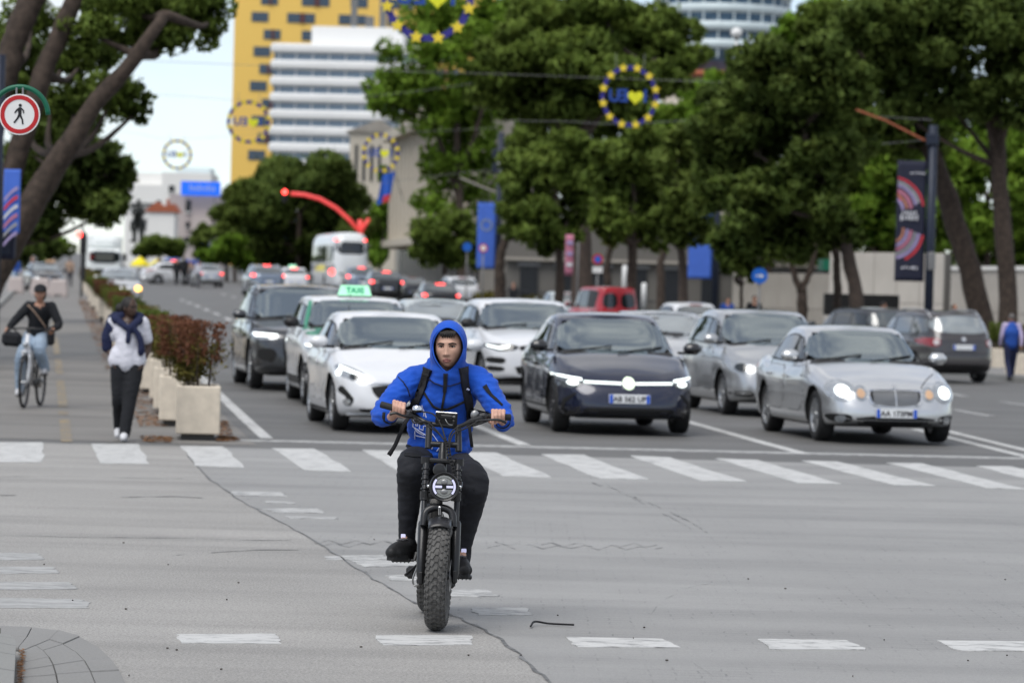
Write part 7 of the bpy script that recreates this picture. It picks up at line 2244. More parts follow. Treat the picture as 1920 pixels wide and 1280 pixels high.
def face_bits(parent, hm, sc=1.0, brow='brow_hair', white='eye_white', brow_h=.0042):
    b = bvh_of(hm)
    def hit(x, z):
        h = b.ray_cast(Vector((x, -1, z)), Vector((0, 1, 0)))
        return h[0] if h[0] else Vector((x, -.08, z))
    MB().tube(spline([hit(x * sc, (-.0748 + .0012 * math.cos(x * 130)) * sc) + Vector((0, -.0004, 0)) for x in (-.0215, -.011, 0, .011, .0215)], 10), [.0006] + [.0013] * 9 + [.0006], 6).build('mouth_line', brow, parent, True)
    for sg in (-1, 1):
        c = hit(sg * .031 * sc, .001 * sc)
        e = MB().ball(c + Vector((0, .0045 * sc, 0)), (.0145 * sc, .0080 * sc, .0050 * sc), 16, 10).build('eye', white, parent, True)
        MB().ball(c + Vector((sg * -.001, -.0025 * sc, .0008)), (.0058 * sc, .0022 * sc, .0058 * sc), 14, 8).build('iris', 'eye_iris', e, True)
        up = [hit(sg * x * sc, z * sc) + Vector((0, -.0015, 0)) for x, z in ((.0150, .0008), (.022, .0052), (.031, .0066), (.040, .0050), (.0470, .0000))]
        MB().tube(spline(up, 10), [.0012] + [.0026] * 9 + [.0012], 6).build('upper_lid', brow, e, True)
        lo = [hit(sg * x * sc, z * sc) + Vector((0, -.001, 0)) for x, z in ((.016, -.0025), (.024, -.0048), (.032, -.0056), (.041, -.0040), (.047, -.001))]
        MB().tube(spline(lo, 10), .0016, 6).build('lower_lid', 'skin_light' if brow == 'brow_hair' else brow, e, True)
        br = [hit(sg * x * sc, z * sc) + Vector((0, -.001, 0)) for x, z in ((.012, .0135), (.022, .0168), (.034, .0188), (.045, .0172), (.054, .0115))]
        MB().tube(spline(br, 12), [brow_h * .6] + [brow_h] * 7 + [brow_h * .8] * 3 + [brow_h * .5, brow_h * .2], 8, flat=.55, up=(0, 1, 0)).build('eyebrow', brow, parent, True)
def grip_hand(mb, bar, e, f, u, wrist, lever=False, r=.0098):
    """Hand closed round a bar: e runs along it towards the little finger, f forwards, u up."""
    n = len(mb.v)
    order = [(-.030, 1.0), (-.010, 1.07), (.010, 1.02), (.029, .86)]
    for i, (s_, ln) in enumerate(order):
        c = bar + e * s_
        a = c + u * .034 - f * .020
        p1 = c + f * (.027 * ln + .006) + u * (.020)
        p2 = c + f * (.029 * ln) - u * .014 * ln
        p3 = c - f * .004 - u * .027
        if lever and i == 0:
            p1, p2, p3 = c + f * .036 + u * .014, c + f * .052 - u * .016, c + f * .050 - u * .040
        limb(mb, [a, a.lerp(p1, .5) + u * .004, p1, p2, p3], [r * 1.12, r * 1.02, r * 1.0, r * .9, r * .78], 12, 3)
        mb.ball(a, r * 1.22, 12, 8)
        capsule(mb, a, wrist.lerp(a, .25), r * 1.25, r * 1.6, 12)
    th0 = wrist.lerp(bar - e * .03, .55) - u * .008
    limb(mb, [th0, bar - e * .048 - f * .012 - u * .012, bar - e * .040 + f * .018 - u * .022, bar - e * .018 + f * .028 - u * .024], [r * 1.5, r * 1.25, r * 1.1, r * .85], 12, 4)
    limb(mb, [bar - f * .03 + u * .016 - e * .012, wrist + u * .004], [.023, .025], 14)
    limb(mb, [bar - f * .03 + u * .012 + e * .016, wrist + u * .002], [.021, .024], 14)
def noise_folds(me, amp, freq, seed=0, mask=None):
    me.update()
    n = len(me.vertices)
    co = np.empty(n * 3); me.vertices.foreach_get('co', co); co = co.reshape(-1, 3)
    no = np.array([tuple(v.normal) for v in me.vertices])
    for i in range(n):
        p = Vector(co[i])
        q = Vector((p.x * freq[0] + seed, p.y * freq[1], p.z * freq[2]))
        d = noise.noise(q) * .65 + noise.noise(q * 2.3) * .35
        d = (abs(d) * 2 - .5)
        k = amp * (mask(p) if mask else 1)
        co[i] += no[i] * d * k
    me.vertices.foreach_set('co', co.ravel()); me.update()
# the rider and his electric bike
BO = gp(816, 1180)
BO.z = 0.0
def Q(px, py, dy): return at(px, py, BO.y + dy) - BO
bike = thing('electric_bike', 'black fat tyred electric bike with a round headlight ridden towards the camera', 'electric bike', tuple(BO))
RW, TW = .289, .053
ax_f, ax_r = Vector((.012, .0, RW)), Vector((-.055, 1.09, RW))
def fat_wheel(name, c, yaw, lean=0.0, knobs=True):
    T = Matrix.Rotation(PI / 2, 4, 'Y')
    w = sub(name, bike, tuple(c), (0, lean, yaw))
    prof = []
    for k in range(21):
        a = -2.5 + 5.0 * k / 20
        prof.append((RW - TW + TW * 1.02 * math.cos(a) - .003, TW * 1.06 * math.sin(a)))
    MB().lathe(prof, 64, T).build('tyre', 'tyre_dusty', w, True)
    if knobs:
        kb = MB()
        nr = 46
        for i in range(nr):
            for (ang, ly, lx, tw_, off) in ((0, .011, .010, 0, 0), (.36, .016, .0085, .5, .5), (-.36, .016, .0085, -.5, .5), (.78, .014, .010, .35, 0), (-.78, .014, .010, -.35, 0), (1.14, .012, .007, 0, .5), (-1.14, .012, .007, 0, .5)):
                wz = 2 * PI * (i + off) / nr
                rr = RW - TW + TW * 1.02 * math.cos(ang) - .002
                xx = TW * 1.06 * math.sin(ang)
                M4 = Matrix.Rotation(wz, 4, 'X') @ Matrix.Translation((xx, 0, rr)) @ Matrix.Rotation(ang, 4, 'Y') @ Matrix.Rotation(tw_, 4, 'Z')
                h = .0055
                V = [M4 @ Vector(v) for v in ((-lx, -ly, -.004), (lx, -ly, -.004), (lx, ly, -.004), (-lx, ly, -.004), (-lx*.8, -ly*.8, h), (lx*.8, -ly*.8, h), (lx*.8, ly*.8, h), (-lx*.8, ly*.8, h))]
                kb.add(V, [(4,5,6,7), (0,1,5,4), (1,2,6,5), (2,3,7,6), (3,0,4,7)])
        tag(kb.build('tread', 'tyre_dusty', w), kind='stuff')
    rb = MB()
    rb.lathe([(.190, -.036), (.205, -.040), (.215, -.030), (.215, .030), (.205, .040), (.190, .036), (.186, 0), (.190, -.036)], 48, T)
    rb.build('rim', 'bike_black', w, True)
    hb = MB(); hb.lathe([(.02, -.055), (.055 if name == 'rear_wheel' else .026, -.035), (.055 if name == 'rear_wheel' else .026, .035), (.02, .055)], 20, T); hb.build('hub', 'bike_metal', w, True)
    SPK = MB().cyl((0, 0, .02), (0, 0, .192), .0018, 5).mesh('spoke', 'bike_metal')
    for i in range(18):
        o = put('spoke', SPK, w, (.022 * (1 if i % 2 else -1), 0, 0), (2 * PI * i / 18, 0, 0))
    dk = MB(); dk.lathe([(.060, .060), (.085, .060), (.085, .0625), (.060, .0625), (.060, .060)], 28, T); dk.build('brake_disc', 'bike_grey', w)
    return w
fat_wheel('front_wheel', ax_f, -.045, .03)
fat_wheel('rear_wheel', ax_r, -.05, .02)
def bk(name, mb, m='bike_black', parent=bike, smooth=True, lab=None):
    o = mb.build(name, m, parent, smooth)
    if lab: o['label'] = lab
    if smooth: auto_smooth(o.data, 35)
    return o
# steering line: from the front axle up and back to the bars
fl0, fl1, fl2 = Q(789, 1076, .0), Q(792, 1003, .07), Q(799, 866, .225)
fr0, fr1, fr2 = Q(852, 1074, .0), Q(851, 1003, .07), Q(859, 869, .225)
for a, b, c in ((fl0, fl1, fl2), (fr0, fr1, fr2)):
    m_ = a.lerp(c, .47)
    bk('fork_slider', MB().tube([a - Vector((0, 0, .02)), a, a.lerp(m_, .3), m_.lerp(a, .04), m_], [.018, .024, .0265, .0265, .022], 16))
    bk('fork_stanchion', MB().tube([m_ - Vector((0, 0, .01)), c], .0155, 14), 'bike_metal')
    st = a.lerp(c, .76)
    sl = MB()
    for k in range(7):
        p = a.lerp(c, .66 + .045 * k); sl.tube([p, a.lerp(c, .675 + .045 * k)], .0225 if k % 2 == 0 else .019, 14)
    bk('fork_gaiter', sl)
    bk('axle_lug', MB().box(a + Vector((0, 0, -.018)), (.032, .05, .075), bev=.01), smooth=False)
# arch that ties the sliders, crowns and triple clamp
bk('fork_arch', MB().tube(spline([Q(794, 985, .06), Q(797, 962, .08), Q(808, 953, .09), Q(823, 951, .095), Q(838, 954, .09), Q(848, 964, .08), Q(850, 988, .06)], 22), .0205, 12))
def clamp(za, zb, hh, dd, nm):
    a, b = Q(*za), Q(*zb); c = (a + b) / 2
    mb = MB(); mb.box(c, ((b - a).length * .86, dd, hh), (0, math.atan2(-(b - a).z, (b - a).x), 0), .008)
    for p in (a, b): mb.tube([p - Vector((0, 0, hh * .75)), p + Vector((0, 0, hh * .75))], .027, 16)
    return bk(nm, mb, smooth=False)
clamp((799, 862, .235), (860, 866, .235), .026, .05, 'upper_clamp')
clamp((797, 928, .155), (855, 931, .155), .03, .05, 'lower_clamp')
bk('steering_tube', MB().tube([Q(828, 935, .17), Q(830, 850, .265)], .024, 16))
bk('stem', MB().tube([Q(829, 868, .245), Q(831, 832, .29)], [.022, .020], 14))
bar_c = MB().tube([Q(801, 832, .30), Q(861, 834, .30)], .0165, 14)
bk('stem_crossbar', bar_c)
for a, b in ((Q(803, 840, .29), Q(805, 792, .335)), (Q(860, 846, .29), Q(859, 799, .335))):
    bk('riser_post', MB().tube([a, a.lerp(b, .5), b], [.0185, .0185, .0175], 14))
# handlebar in one sweep through both grips
gl, gr_ = Q(718, 759, .47), Q(955, 782, .47)
hb_pts = [gl, Q(748, 767, .435), Q(775, 777, .395), Q(800, 792, .345), Q(832, 797, .335), Q(862, 799, .345), Q(888, 786, .395), Q(915, 781, .435), gr_]
bk('handlebar', MB().tube(spline(hb_pts, 40), .0125, 12))
bk('grip', MB().tube(spline([gl + (gl - hb_pts[1]).normalized() * .01, hb_pts[1]], 10), [.0185] * 10 + [.016], 14), 'rubber')
bk('grip', MB().tube(spline([gr_ + (gr_ - hb_pts[7]).normalized() * .005, hb_pts[7]], 10), [.0185] * 10 + [.016], 14), 'rubber')
for pts in ([Q(772, 781, .37), Q(755, 779, .34), Q(742, 774, .33), Q(731, 776, .335)], [Q(893, 790, .37), Q(915, 787, .34), Q(935, 787, .33), Q(949, 792, .335)]):
    bk('brake_lever', MB().tube(spline(pts, 12), [.010, .009, .008, .008, .007, .007, .007, .007, .007, .007, .007, .008, .009], 10))
bk('lever_clamp', MB().box(Q(773, 779, .385), (.075, .045, .034), (0, .42, .3), .010), smooth=False)
bk('lever_clamp', MB().box(Q(893, 788, .385), (.085, .045, .036), (0, -.30, -.3), .010), smooth=False)
bk('brake_reservoir', MB().box(Q(785, 790, .36), (.06, .028, .022), (0, .5, .2), .008), smooth=False)
bk('switch_pod', MB().box(Q(905, 781, .40), (.05, .045, .040), (0, -.2, 0), .012), smooth=False)
bk('throttle_collar', MB().tube([Q(766, 774, .40), Q(774, 778, .39)], .024, 14))
bell = bk('bell', MB().lathe([(.028, 0), (.027, .012), (.019, .022), (0, .026)], 18, Matrix.Translation(Q(782, 768, .37))), 'chrome')
MB().lathe([(.024, -.014), (.029, -.006), (.028, .0)], 18, Matrix.Translation(Q(782, 768, .37))).build('base', 'bike_black', bell, True)
mir = bk('rear_view_lens', MB().ball(Q(890, 777, .41), (.022, .014, .026), 14, 10, rot=(0, .3, 0)), 'bike_grey', lab='small pale bracket disc beside the right grip')
# display seen from behind
dc = Q(837, 786, .325)
dp = bk('display_unit', MB().box(dc, (.118, .016, .078), (.25, .05, 0), .005), 'trim_black', smooth=False)
MB().box(dc + Vector((0, -.004, .038)), (.116, .012, .005), (.25, .05, 0), .002).build('silver_edge', 'chrome', dp)
MB().box(dc + Vector((.0, -.014, .015)), (.062, .012, .020), (.25, .05, 0), .003).build('rear_plate', 'bike_metal', dp)
MB().box(dc + Vector((.040, -.013, .016)), (.016, .010, .012), (.25, .05, 0), .002).build('socket', 'steel_grey', dp)
for sx in (-.038, .038): MB().box(dc + Vector((sx, -.012, -.016)), (.012, .014, .03), (.25, .05, 0), .003).build('bracket', 'bike_metal', dp)
MB().tube(spline([dc + Vector((-.005, -.016, .002)), dc + Vector((.004, -.022, -.014)), dc + Vector((.016, -.02, -.026)), dc + Vector((.034, -.02, -.028))], 8), .0028, 6).build('wire', 'bike_grey', dp)
# cables and spiral wrap
for pts in ([Q(776, 783, .36), Q(800, 797, .315), Q(822, 812, .29), Q(836, 830, .255), Q(840, 850, .215), Q(848, 872, .19), Q(851, 905, .165)],
            [Q(889, 789, .36), Q(868, 796, .315), Q(850, 806, .29), Q(842, 822, .255), Q(844, 850, .215), Q(851, 875, .19), Q(855, 905, .165)],
            [Q(788, 771, .36), Q(812, 776, .315), Q(826, 795, .29), Q(833, 815, .26), Q(838, 835, .24)], [Q(900, 787, .36), Q(872, 803, .31), Q(851, 812, .28), Q(843, 835, .24), Q(846, 860, .21)],
            [Q(772, 787, .36), Q(778, 793, .34), Q(800, 790, .31), Q(818, 806, .29), Q(834, 826, .26)]):
    bk('cable', MB().tube(spline(pts, 24), .0042, 7), 'rubber')
sw = MB()
P_sp = spline([Q(834, 822, .245), Q(839, 836, .225), Q(842, 855, .205), Q(849, 876, .18), Q(851, 898, .162)], 80)
hel = [p + Vector((math.cos(i * 1.05) * .0098, -abs(math.sin(i * 1.05)) * .004 - .002, math.sin(i * 1.05) * .004)) for i, p in enumerate(P_sp)]
bk('spiral_wrap', sw.tube(hel, .0032, 6), 'rubber')
# headlight
hc = Q(833, 912, .06)
hl = bk('headlight', MB().lathe([(.030, .075), (.060, .055), (.078, .020), (.079, -.004), (.074, -.012), (.066, -.008), (.064, 0), (0, .004)], 40, Matrix.Translation(hc) @ Matrix.Rotation(-PI / 2, 4, 'X')), 'bike_black')
def hp(poly, y, m, nm, th=.004):
    MB().prism(poly, th, Matrix.Translation(hc + Vector((0, y, 0))) @ Matrix.Rotation(PI / 2, 4, 'X')).build(nm, m, hl)
def arcp(r0, r1, a0, a1, n_=14): return [(r1 * math.cos(R(a0 + (a1 - a0) * i / n_)), r1 * math.sin(R(a0 + (a1 - a0) * i / n_))) for i in range(n_ + 1)] + [(r0 * math.cos(R(a1 - (a1 - a0) * i / n_)), r0 * math.sin(R(a1 - (a1 - a0) * i / n_))) for i in range(n_ + 1)]
hp(arcp(.050, .060, 46, 134), -.004, 'lens_grey', 'upper_arc')
hp(arcp(.050, .060, 226, 314), -.004, 'lens_grey', 'lower_arc')
hp(arcp(.050, .061, 138, 222), -.004, 'lens_lilac', 'side_lamp')
hp(arcp(.050, .061, -42, 42), -.004, 'lens_lilac', 'side_lamp')
hp([(.044 * math.cos(R(12 + 156 * i / 14)), .006 + .042 * math.sin(R(12 + 156 * i / 14))) for i in range(15)], -.003, 'lens_grey', 'upper_lens')
hp([(.044 * math.cos(R(192 + 156 * i / 14)), -.006 + .042 * math.sin(R(192 + 156 * i / 14))) for i in range(15)], -.003, 'lens_grey', 'lower_lens')
for z in (.026, -.026): MB().ball(hc + Vector((0, -.007, z)), (.019, .006, .014), 16, 8).build('projector', 'bike_grey', hl, True)
for sx in (-.030, .030): hp([(sx - .018, -.006), (sx + .018, -.006), (sx + .018, .006), (sx - .018, .006)], -.008, 'lens_lilac', 'centre_bar')
for sx in (-1, 1):
    bk('headlight_bracket', MB().tube([hc + Vector((sx * .075, .03, 0)), hc + Vector((sx * .088, .07, .0)), hc + Vector((sx * .088, .10, .02))], .008, 8))
    MB().ball(hc + Vector((sx * .084, .02, 0)), .009, 10, 6).build('bracket_bolt', 'chrome', hl, True)
bk('horn', MB().lathe([(.035, 0), (.035, .02), (.028, .03), (0, .032)], 18, Matrix.Translation(Q(824, 880, .10)) @ Matrix.Rotation(PI/2, 4, 'X')), 'bike_metal')
# fender
fb = MB(); V, F = [], []
for i in range(15):
    a = R(60 + 95 * i / 14)
    for j in range(9):
        t_ = -1 + 2 * j / 8
        rr = RW + .022 - .018 * t_ * t_
        V.append(ax_f + Vector((t_ * .060, -math.cos(a) * rr * (1), math.sin(a) * rr)))
for i in range(14):
    for j in range(8): F.append((i*9+j, i*9+j+1, i*9+j+10, i*9+j+9))
me = mk('front_fender', V, F, 'bike_black', True)
o = put('front_fender', me, bike); so = o.modifiers.new('thick', 'SOLIDIFY'); so.thickness = .004
bk('fender_bracket', MB().box(Q(824, 957, .02), (.012, .012, .05), (.3, 0, 0), .003), 'chrome', smooth=False)
bk('brake_caliper', MB().box(Q(849, 1058, .05), (.028, .06, .08), None, .010), 'bike_metal', smooth=False)
# frame, battery, saddle, drive
hx = Vector((-.02, .26, .76)); bb = Vector((-.035, .62, .36)); sx_ = Vector((-.045, .88, .70))
bk('down_tube', MB().tube([Vector((-.015, .21, .66)), bb + Vector((0, 0, .03))], [.034, .04], 14))
bk('top_tube', MB().tube([Vector((-.015, .25, .76)), Vector((-.03, .55, .70)), sx_], .024, 12))
bk('battery', MB().box(Vector((-.03, .50, .56)), (.085, .34, .13), (-.25, 0, 0), .02), smooth=False)
bk('seat_tube', MB().tube([bb, sx_], .022, 12))
for sg in (-1, 1):
    bk('chain_stay', MB().tube([bb + Vector((sg * .05, .03, 0)), ax_r + Vector((sg * .075, 0, 0))], .014, 10))
    bk('seat_stay', MB().tube([sx_ + Vector((sg * .03, 0, -.04)), ax_r + Vector((sg * .075, 0, 0))], .013, 10))
sd_ = MB(); sd_.box(Vector((-.045, .95, .745)), (.20, .46, .085), (.06, 0, 0), .035); bk('saddle', sd_, 'cloth_black')
bk('rear_fender', MB().tube(spline([ax_r + Vector((0, -.05, .33)), ax_r + Vector((0, .15, .31)), ax_r + Vector((0, .32, .12))], 10), .05, 10, flat=.2))
bk('bottom_bracket', MB().cyl(bb - Vector((.08, 0, 0)), bb + Vector((.08, 0, 0)), .035, 16), 'bike_metal')
bk('chainring', MB().lathe([(.085, -.003), (.088, 0), (.085, .003), (0, .003)], 32, Matrix.Translation(bb + Vector((-.075, 0, 0))) @ Matrix.Rotation(PI/2, 4, 'Y')), 'bike_metal')
PL, PR = Q(752, 1049, .60), Q(867, 1081, .58)
bk('crank', MB().tube([bb + Vector((-.09, 0, 0)), Vector((bb.x - .10, PL.y, PL.z))], [.013, .010], 8), 'bike_metal')
bk('crank', MB().tube([bb + Vector((.09, 0, 0)), Vector((bb.x + .10, PR.y, PR.z))], [.013, .010], 8), 'bike_metal')
for p, sg in ((PL, -1), (PR, 1)):
    mb = MB(); mb.box(p, (.105, .085, .018), None, .004)
    for k in range(5): mb.box(p + Vector((-.042 + .021 * k, -.043, .0)), (.006, .006, .026))
    bk('pedal', mb, smooth=False)
    bk('pedal_axle', MB().cyl(Vector((bb.x + sg * .10, p.y, p.z)), p, .008, 8), 'bike_metal')
bk('kick_stand', MB().tube([Vector((-.10, .80, .30)), Q(760, 1078, .72)], .009, 8))
bk('cable_loop', MB().tube(spline([Q(783, 1060, .30), Q(774, 1085, .30), Q(778, 1098, .30), Q(788, 1092, .2)], 14), .005, 8), 'bike_grey')
bk('derailleur', MB().box(Q(770, 1072, .95), (.05, .07, .07), None, .015), 'bike_metal', smooth=False)
bk('rear_caliper', MB().box(Q(847, 1092, .95), (.04, .06, .06), None, .015), 'bike_metal', smooth=False)
# the rider
HC = Q(841.5, 651.5, .655)                       # middle of the eye line
HC.y += .075
sh_l, el_l, wr_l = Q(773, 713, .80), Q(716, 776, .66), Q(736, 781, .53)
sh_r, el_r, wr_r = Q(899, 715, .80), Q(944, 783, .66), Q(942, 789, .54)
hip_l, kn_l, an_l = Q(793, 872, .93), Q(772, 872, .50), Q(763, 1003, .655)
hip_r, kn_r, an_r = Q(850, 874, .93), Q(888, 905, .48), Q(868, 1030, .64)
toe_l, toe_r = Q(744, 1037, .52), Q(868, 1068, .50)
hand_l, hand_r = Q(748, 768, .44), Q(934, 783, .44)
eL = (gl - hb_pts[1]).normalized(); eR = (gr_ - hb_pts[7]).normalized()
up = Vector((0, -.25, 1)).normalized(); fw = Vector((0, -1, -.2)).normalized()
rider = thing('person', 'young man in a bright blue hooded jacket riding the electric bike', 'person', tuple(BO))
hb_ = MB()
grip_hand(hb_, hand_l, eL, fw, up, wr_l)
grip_hand(hb_, hand_r, eR, fw, up, wr_r, lever=True)
hands = voxel(hb_, .0030, 3, ('skin_hand',), 'hands')
bb_ = MB()
limb(bb_, [sh_l, el_l, wr_l], [.045, .038, .027]); limb(bb_, [sh_r, el_r, wr_r], [.045, .038, .027])
limb(bb_, [hip_l, hip_l.lerp(kn_l, .5), kn_l, kn_l.lerp(an_l, .38) + Vector((0, .012, 0)), an_l], [.07, .06, .045, .038, .03]); limb(bb_, [hip_r, hip_r.lerp(kn_r, .5), kn_r, kn_r.lerp(an_r, .38) + Vector((0, .012, 0)), an_r], [.07, .06, .045, .038, .03])
limb(bb_, [Q(822, 860, .93), Q(826, 790, .87), Q(836, 712, .80)], [.12, .13, .11])
limb(bb_, [Q(836, 715, .80), HC + Vector((0, .03, -.07))], [.055, .05])
bb_.tube([sh_l, sh_r], .05, 12)
limb(bb_, [an_l, toe_l], [.024, .022]); limb(bb_, [an_r, toe_r], [.024, .022])
trunk = voxel(bb_, .014, 3, ('skin_light',), 'trunk_body')
hm = head_mesh('skin_light', 'lips', ears=False)
HT = Matrix.Translation(HC) @ Matrix.Rotation(R(-9), 4, 'Z') @ Matrix.Rotation(R(-3), 4, 'X') @ Matrix.Rotation(R(-2), 4, 'Y')
bm = bmesh.new()
bm.from_mesh(trunk)
n0 = len(bm.faces)
hme = hm.mesh('head', ['skin_light', 'lips'], True)
local_head = hme.copy()
hme.transform(HT); bm.from_mesh(hme)
nb_ = len(bm.faces)
bm.from_mesh(hands)
bm.faces.ensure_lookup_table()
for f in bm.faces[nb_:]: f.material_index = 2
for f in bm.faces: f.smooth = True
body = bpy.data.meshes.new('body'); bm.to_mesh(body); bm.free()
for m in ('skin_light', 'lips', 'skin_hand'): body.materials.append(M[m])
put('body', body, rider)
fhold = sub('face', rider); fhold.matrix_local = HT
face_bits(fhold, local_head)
hr = MB()
hr.ball((0, .025, .040), (.064, .080, .064), 22, 14)
for k in range(22):
    x = -.040 + .0038 * k
    hr.tube(spline([(x, -.045, .096), (x + .006, -.076, .080), (x + .010, -.0835, .056 + .010 * math.sin(k * 1.9))], 5), [.009, .009, .008, .007, .005, .002], 6)
hr.build('hair', 'hair_black', fhold, True)
# hooded jacket
jm = MB()
limb(jm, [Q(822, 846, .90), Q(824, 815, .885), Q(828, 770, .85), Q(834, 728, .82)], [.150, .155, .155, .130], 20)
jm.ball(Q(824, 836, .90), (.188, .145, .085), 20, 12)
jm.ball(Q(825, 800, .87), (.186, .145, .12), 20, 12)
jm.ball(Q(831, 748, .83), (.188, .145, .12), 20, 12)
jm.ball(Q(836, 722, .82), (.180, .115, .075), 20, 12)
limb(jm, [Q(795, 706, .81), sh_l, sh_l.lerp(el_l, .5) + Vector((-.002, .0, .008)), el_l + Vector((.004, 0, -.006)), wr_l.lerp(el_l, .35)], [.074, .078, .072, .066, .053], 18)
limb(jm, [Q(877, 706, .81), sh_r, sh_r.lerp(el_r, .5) + Vector((.002, .0, .008)), el_r + Vector((-.004, 0, -.006)), wr_r.lerp(el_r, .35)], [.074, .078, .072, .066, .053], 18)
jm.tube([Q(800, 694, .80), Q(872, 697, .80)], .07, 16)
# collar and hood, still solid
limb(jm, [Q(837, 742, .79), Q(838, 716, .755), Q(839, 694, .735)], [.13, .107, .098], 20)
jm.ball(HC + Vector((-.004, .025, .022)), (.1040, .142, .128), 24, 16)
jm.ball(HC + Vector((-.004, .010, -.035)), (.1015, .132, .125), 24, 16)
jacket = voxel(jm, .0085, 5, ('hoodie_blue', 'hoodie_inside'), 'jacket')
noise_folds(jacket, .012, (8, 8, 20), 3.1, lambda p: 0 if p.z > 1.34 and abs(p.x - HC.x) < .13 else (1.0 if abs(p.x - HC.x) > .17 or p.z < 1.0 else .55))
cav = MB()
rings = []
hdir = HT.to_3x3() @ Vector((0, -1, 0))
for (d, rx, rz0, rz1) in ((.055, .080, .092, .105), (.0, .086, .106, .118), (-.06, .0865, .109, .126), (-.115, .086, .108, .132), (-.20, .096, .118, .150)):
    ring = []
    for k in range(40):
        a = 2 * PI * k / 40
        ca, sa = math.cos(a), math.sin(a)
        x = rx * ca * (1 - .34 * max(0, -sa) ** 2.2)
        z = (rz0 if sa > 0 else rz1) * sa
        ring.append(HC + Vector((-.002, .0, .0)) + Matrix.Rotation(R(-7), 3, 'Z') @ Vector((x, d, z)))
    rings.append(ring)
V = [v for r_1 in rings for v in r_1]
F = [(i*40+j, i*40+(j+1) % 40, (i+1)*40+(j+1) % 40, (i+1)*40+j) for i in range(4) for j in range(40)] + [tuple(range(40))[::-1], tuple(160 + j for j in range(40))]
cav.add(V, F)
cm = cav.mesh('cavity', ['hoodie_inside'])
bm = bmesh.new(); bm.from_mesh(cm); bmesh.ops.recalc_face_normals(bm, faces=bm.faces); bm.to_mesh(cm); bm.free()
jbv = bvh_of(jacket)
jacket2 = boolean_cut(jacket, cm, 'jacket')
ins_i = [i for i, m in enumerate(jacket2.materials) if m and m.name == 'hoodie_inside']
jac = put('hooded_jacket', jacket2, rider)
auto_smooth(jacket2, 50)
# rolled hem round the face opening
jb = bvh_of(jacket2)
rim = []
for k in range(48):
    a = 2 * PI * k / 48
    ca, sa = math.cos(a), math.sin(a)
    u_ = HC + Matrix.Rotation(R(-7), 3, 'Z') @ Vector((0.086 * ca * (1 - .34 * max(0, -sa) ** 2.2) * 1.03, 0, (.1075 if sa > 0 else .130) * sa * 1.03))
    h = jbv.ray_cast(Vector((u_.x, -3, u_.z)), Vector((0, 1, 0)))
    if h[0] is not None: rim.append(h[0] + Vector((0, .004, 0)))
if len(rim) > 10:
    rr_ = rim + [rim[0], rim[1]]
    MB().tube(spline(rr_, 120), .0042, 8, caps=False).build('hood_hem', 'hoodie_blue', jac, True)
def JP(nm, pxs, off, m, parent=jac, grid=.02, th=.006, d=.78, bv=None):
    poly = [(Q(x, y, d).x, Q(x, y, d).z) for x, y in pxs]
    me = patch_mesh(bv or jbv, poly, 'pfront', off + .0035, m, nm, grid * .6, th + .003)
    return put(nm, me, parent) if me else None
def ribbon(pts, w0, w1=None):
    """px centreline -> px outline."""
    w1 = w1 or w0
    L_, R__ = [], []
    for i, (x, y) in enumerate(pts):
        a = pts[max(i - 1, 0)]; b = pts[min(i + 1, len(pts) - 1)]
        dx, dy = b[0] - a[0], b[1] - a[1]; ln = math.hypot(dx, dy)
        w = (w0 + (w1 - w0) * i / (len(pts) - 1)) / 2
        L_.append((x - dy / ln * w, y + dx / ln * w)); R__.append((x + dy / ln * w, y - dx / ln * w))
    return L_ + R__[::-1]
JP('zip', ribbon([(836.5, 700), (836, 716), (834, 738), (831, 756), (828, 775)], 4.2), .002, 'gap_black')
JP('zip_placket', ribbon([(836.5, 699), (836, 716), (834.5, 734)], 8.5, 7), .0008, 'cloth_navy')
JP('chest_seam', ribbon([(794, 733), (803, 747), (813, 761), (826, 767), (840, 766), (858, 758), (876, 750)], 3.8), .001, 'cloth_black')
JP('collar_seam', ribbon([(803, 708), (815, 717), (830, 722), (845, 722), (862, 717), (872, 708)], 1.6), .001, 'cloth_navy')
JP('sleeve_pocket', ribbon([(909, 722), (915, 731), (921, 739), (930, 747), (942, 758)], 8.5, 3.0), .002, 'cloth_black')
JP('sleeve_seam', ribbon([(747, 706), (757, 716), (765, 728), (769, 742)], 1.4), .001, 'cloth_navy')
for st_ in ([(792, 759), (793.5, 766), (796, 771), (795.5, 780)], [(797, 771), (800, 782)], [(778, 787), (780.6, 798), (783.4, 798.5), (784, 793), (788, 795), (787, 803), (794, 806), (795, 798), (798.5, 798.5), (797.7, 791)],
            [(776, 787), (774.5, 799.6), (787, 807.5), (799, 815)], [(776.7, 801), (783.4, 809.7), (795.7, 815)], [(778.4, 807.5), (778.4, 823)], [(779, 815.8), (798, 819.7)], [(809, 809), (821, 826)], [(824, 838), (819, 845)], [(812, 837), (810, 841)]):
    JP('print_stroke', ribbon(st_, 1.1), .0012, 'print_line', th=.002)
JP('hem_band', ribbon([(762, 836), (780, 842), (800, 844)], 5), .002, 'cloth_black')
for px_, py_ in ((831, 847), (836, 846)):
    MB().tube([Q(px_, py_ - 6, .74), Q(px_ + 1, py_ + 4, .735)], .003, 6).build('draw_cord', 'cloth_black', jac, True)
for w, e in ((wr_l, el_l), (wr_r, el_r)):
    d = (w - e).normalized(); c = w.lerp(e, .30)
    MB().tube([c - d * .012, c + d * .012, c + d * .022], [.046, .046, .041], 18).build('cuff', 'cloth_black', jac, True)
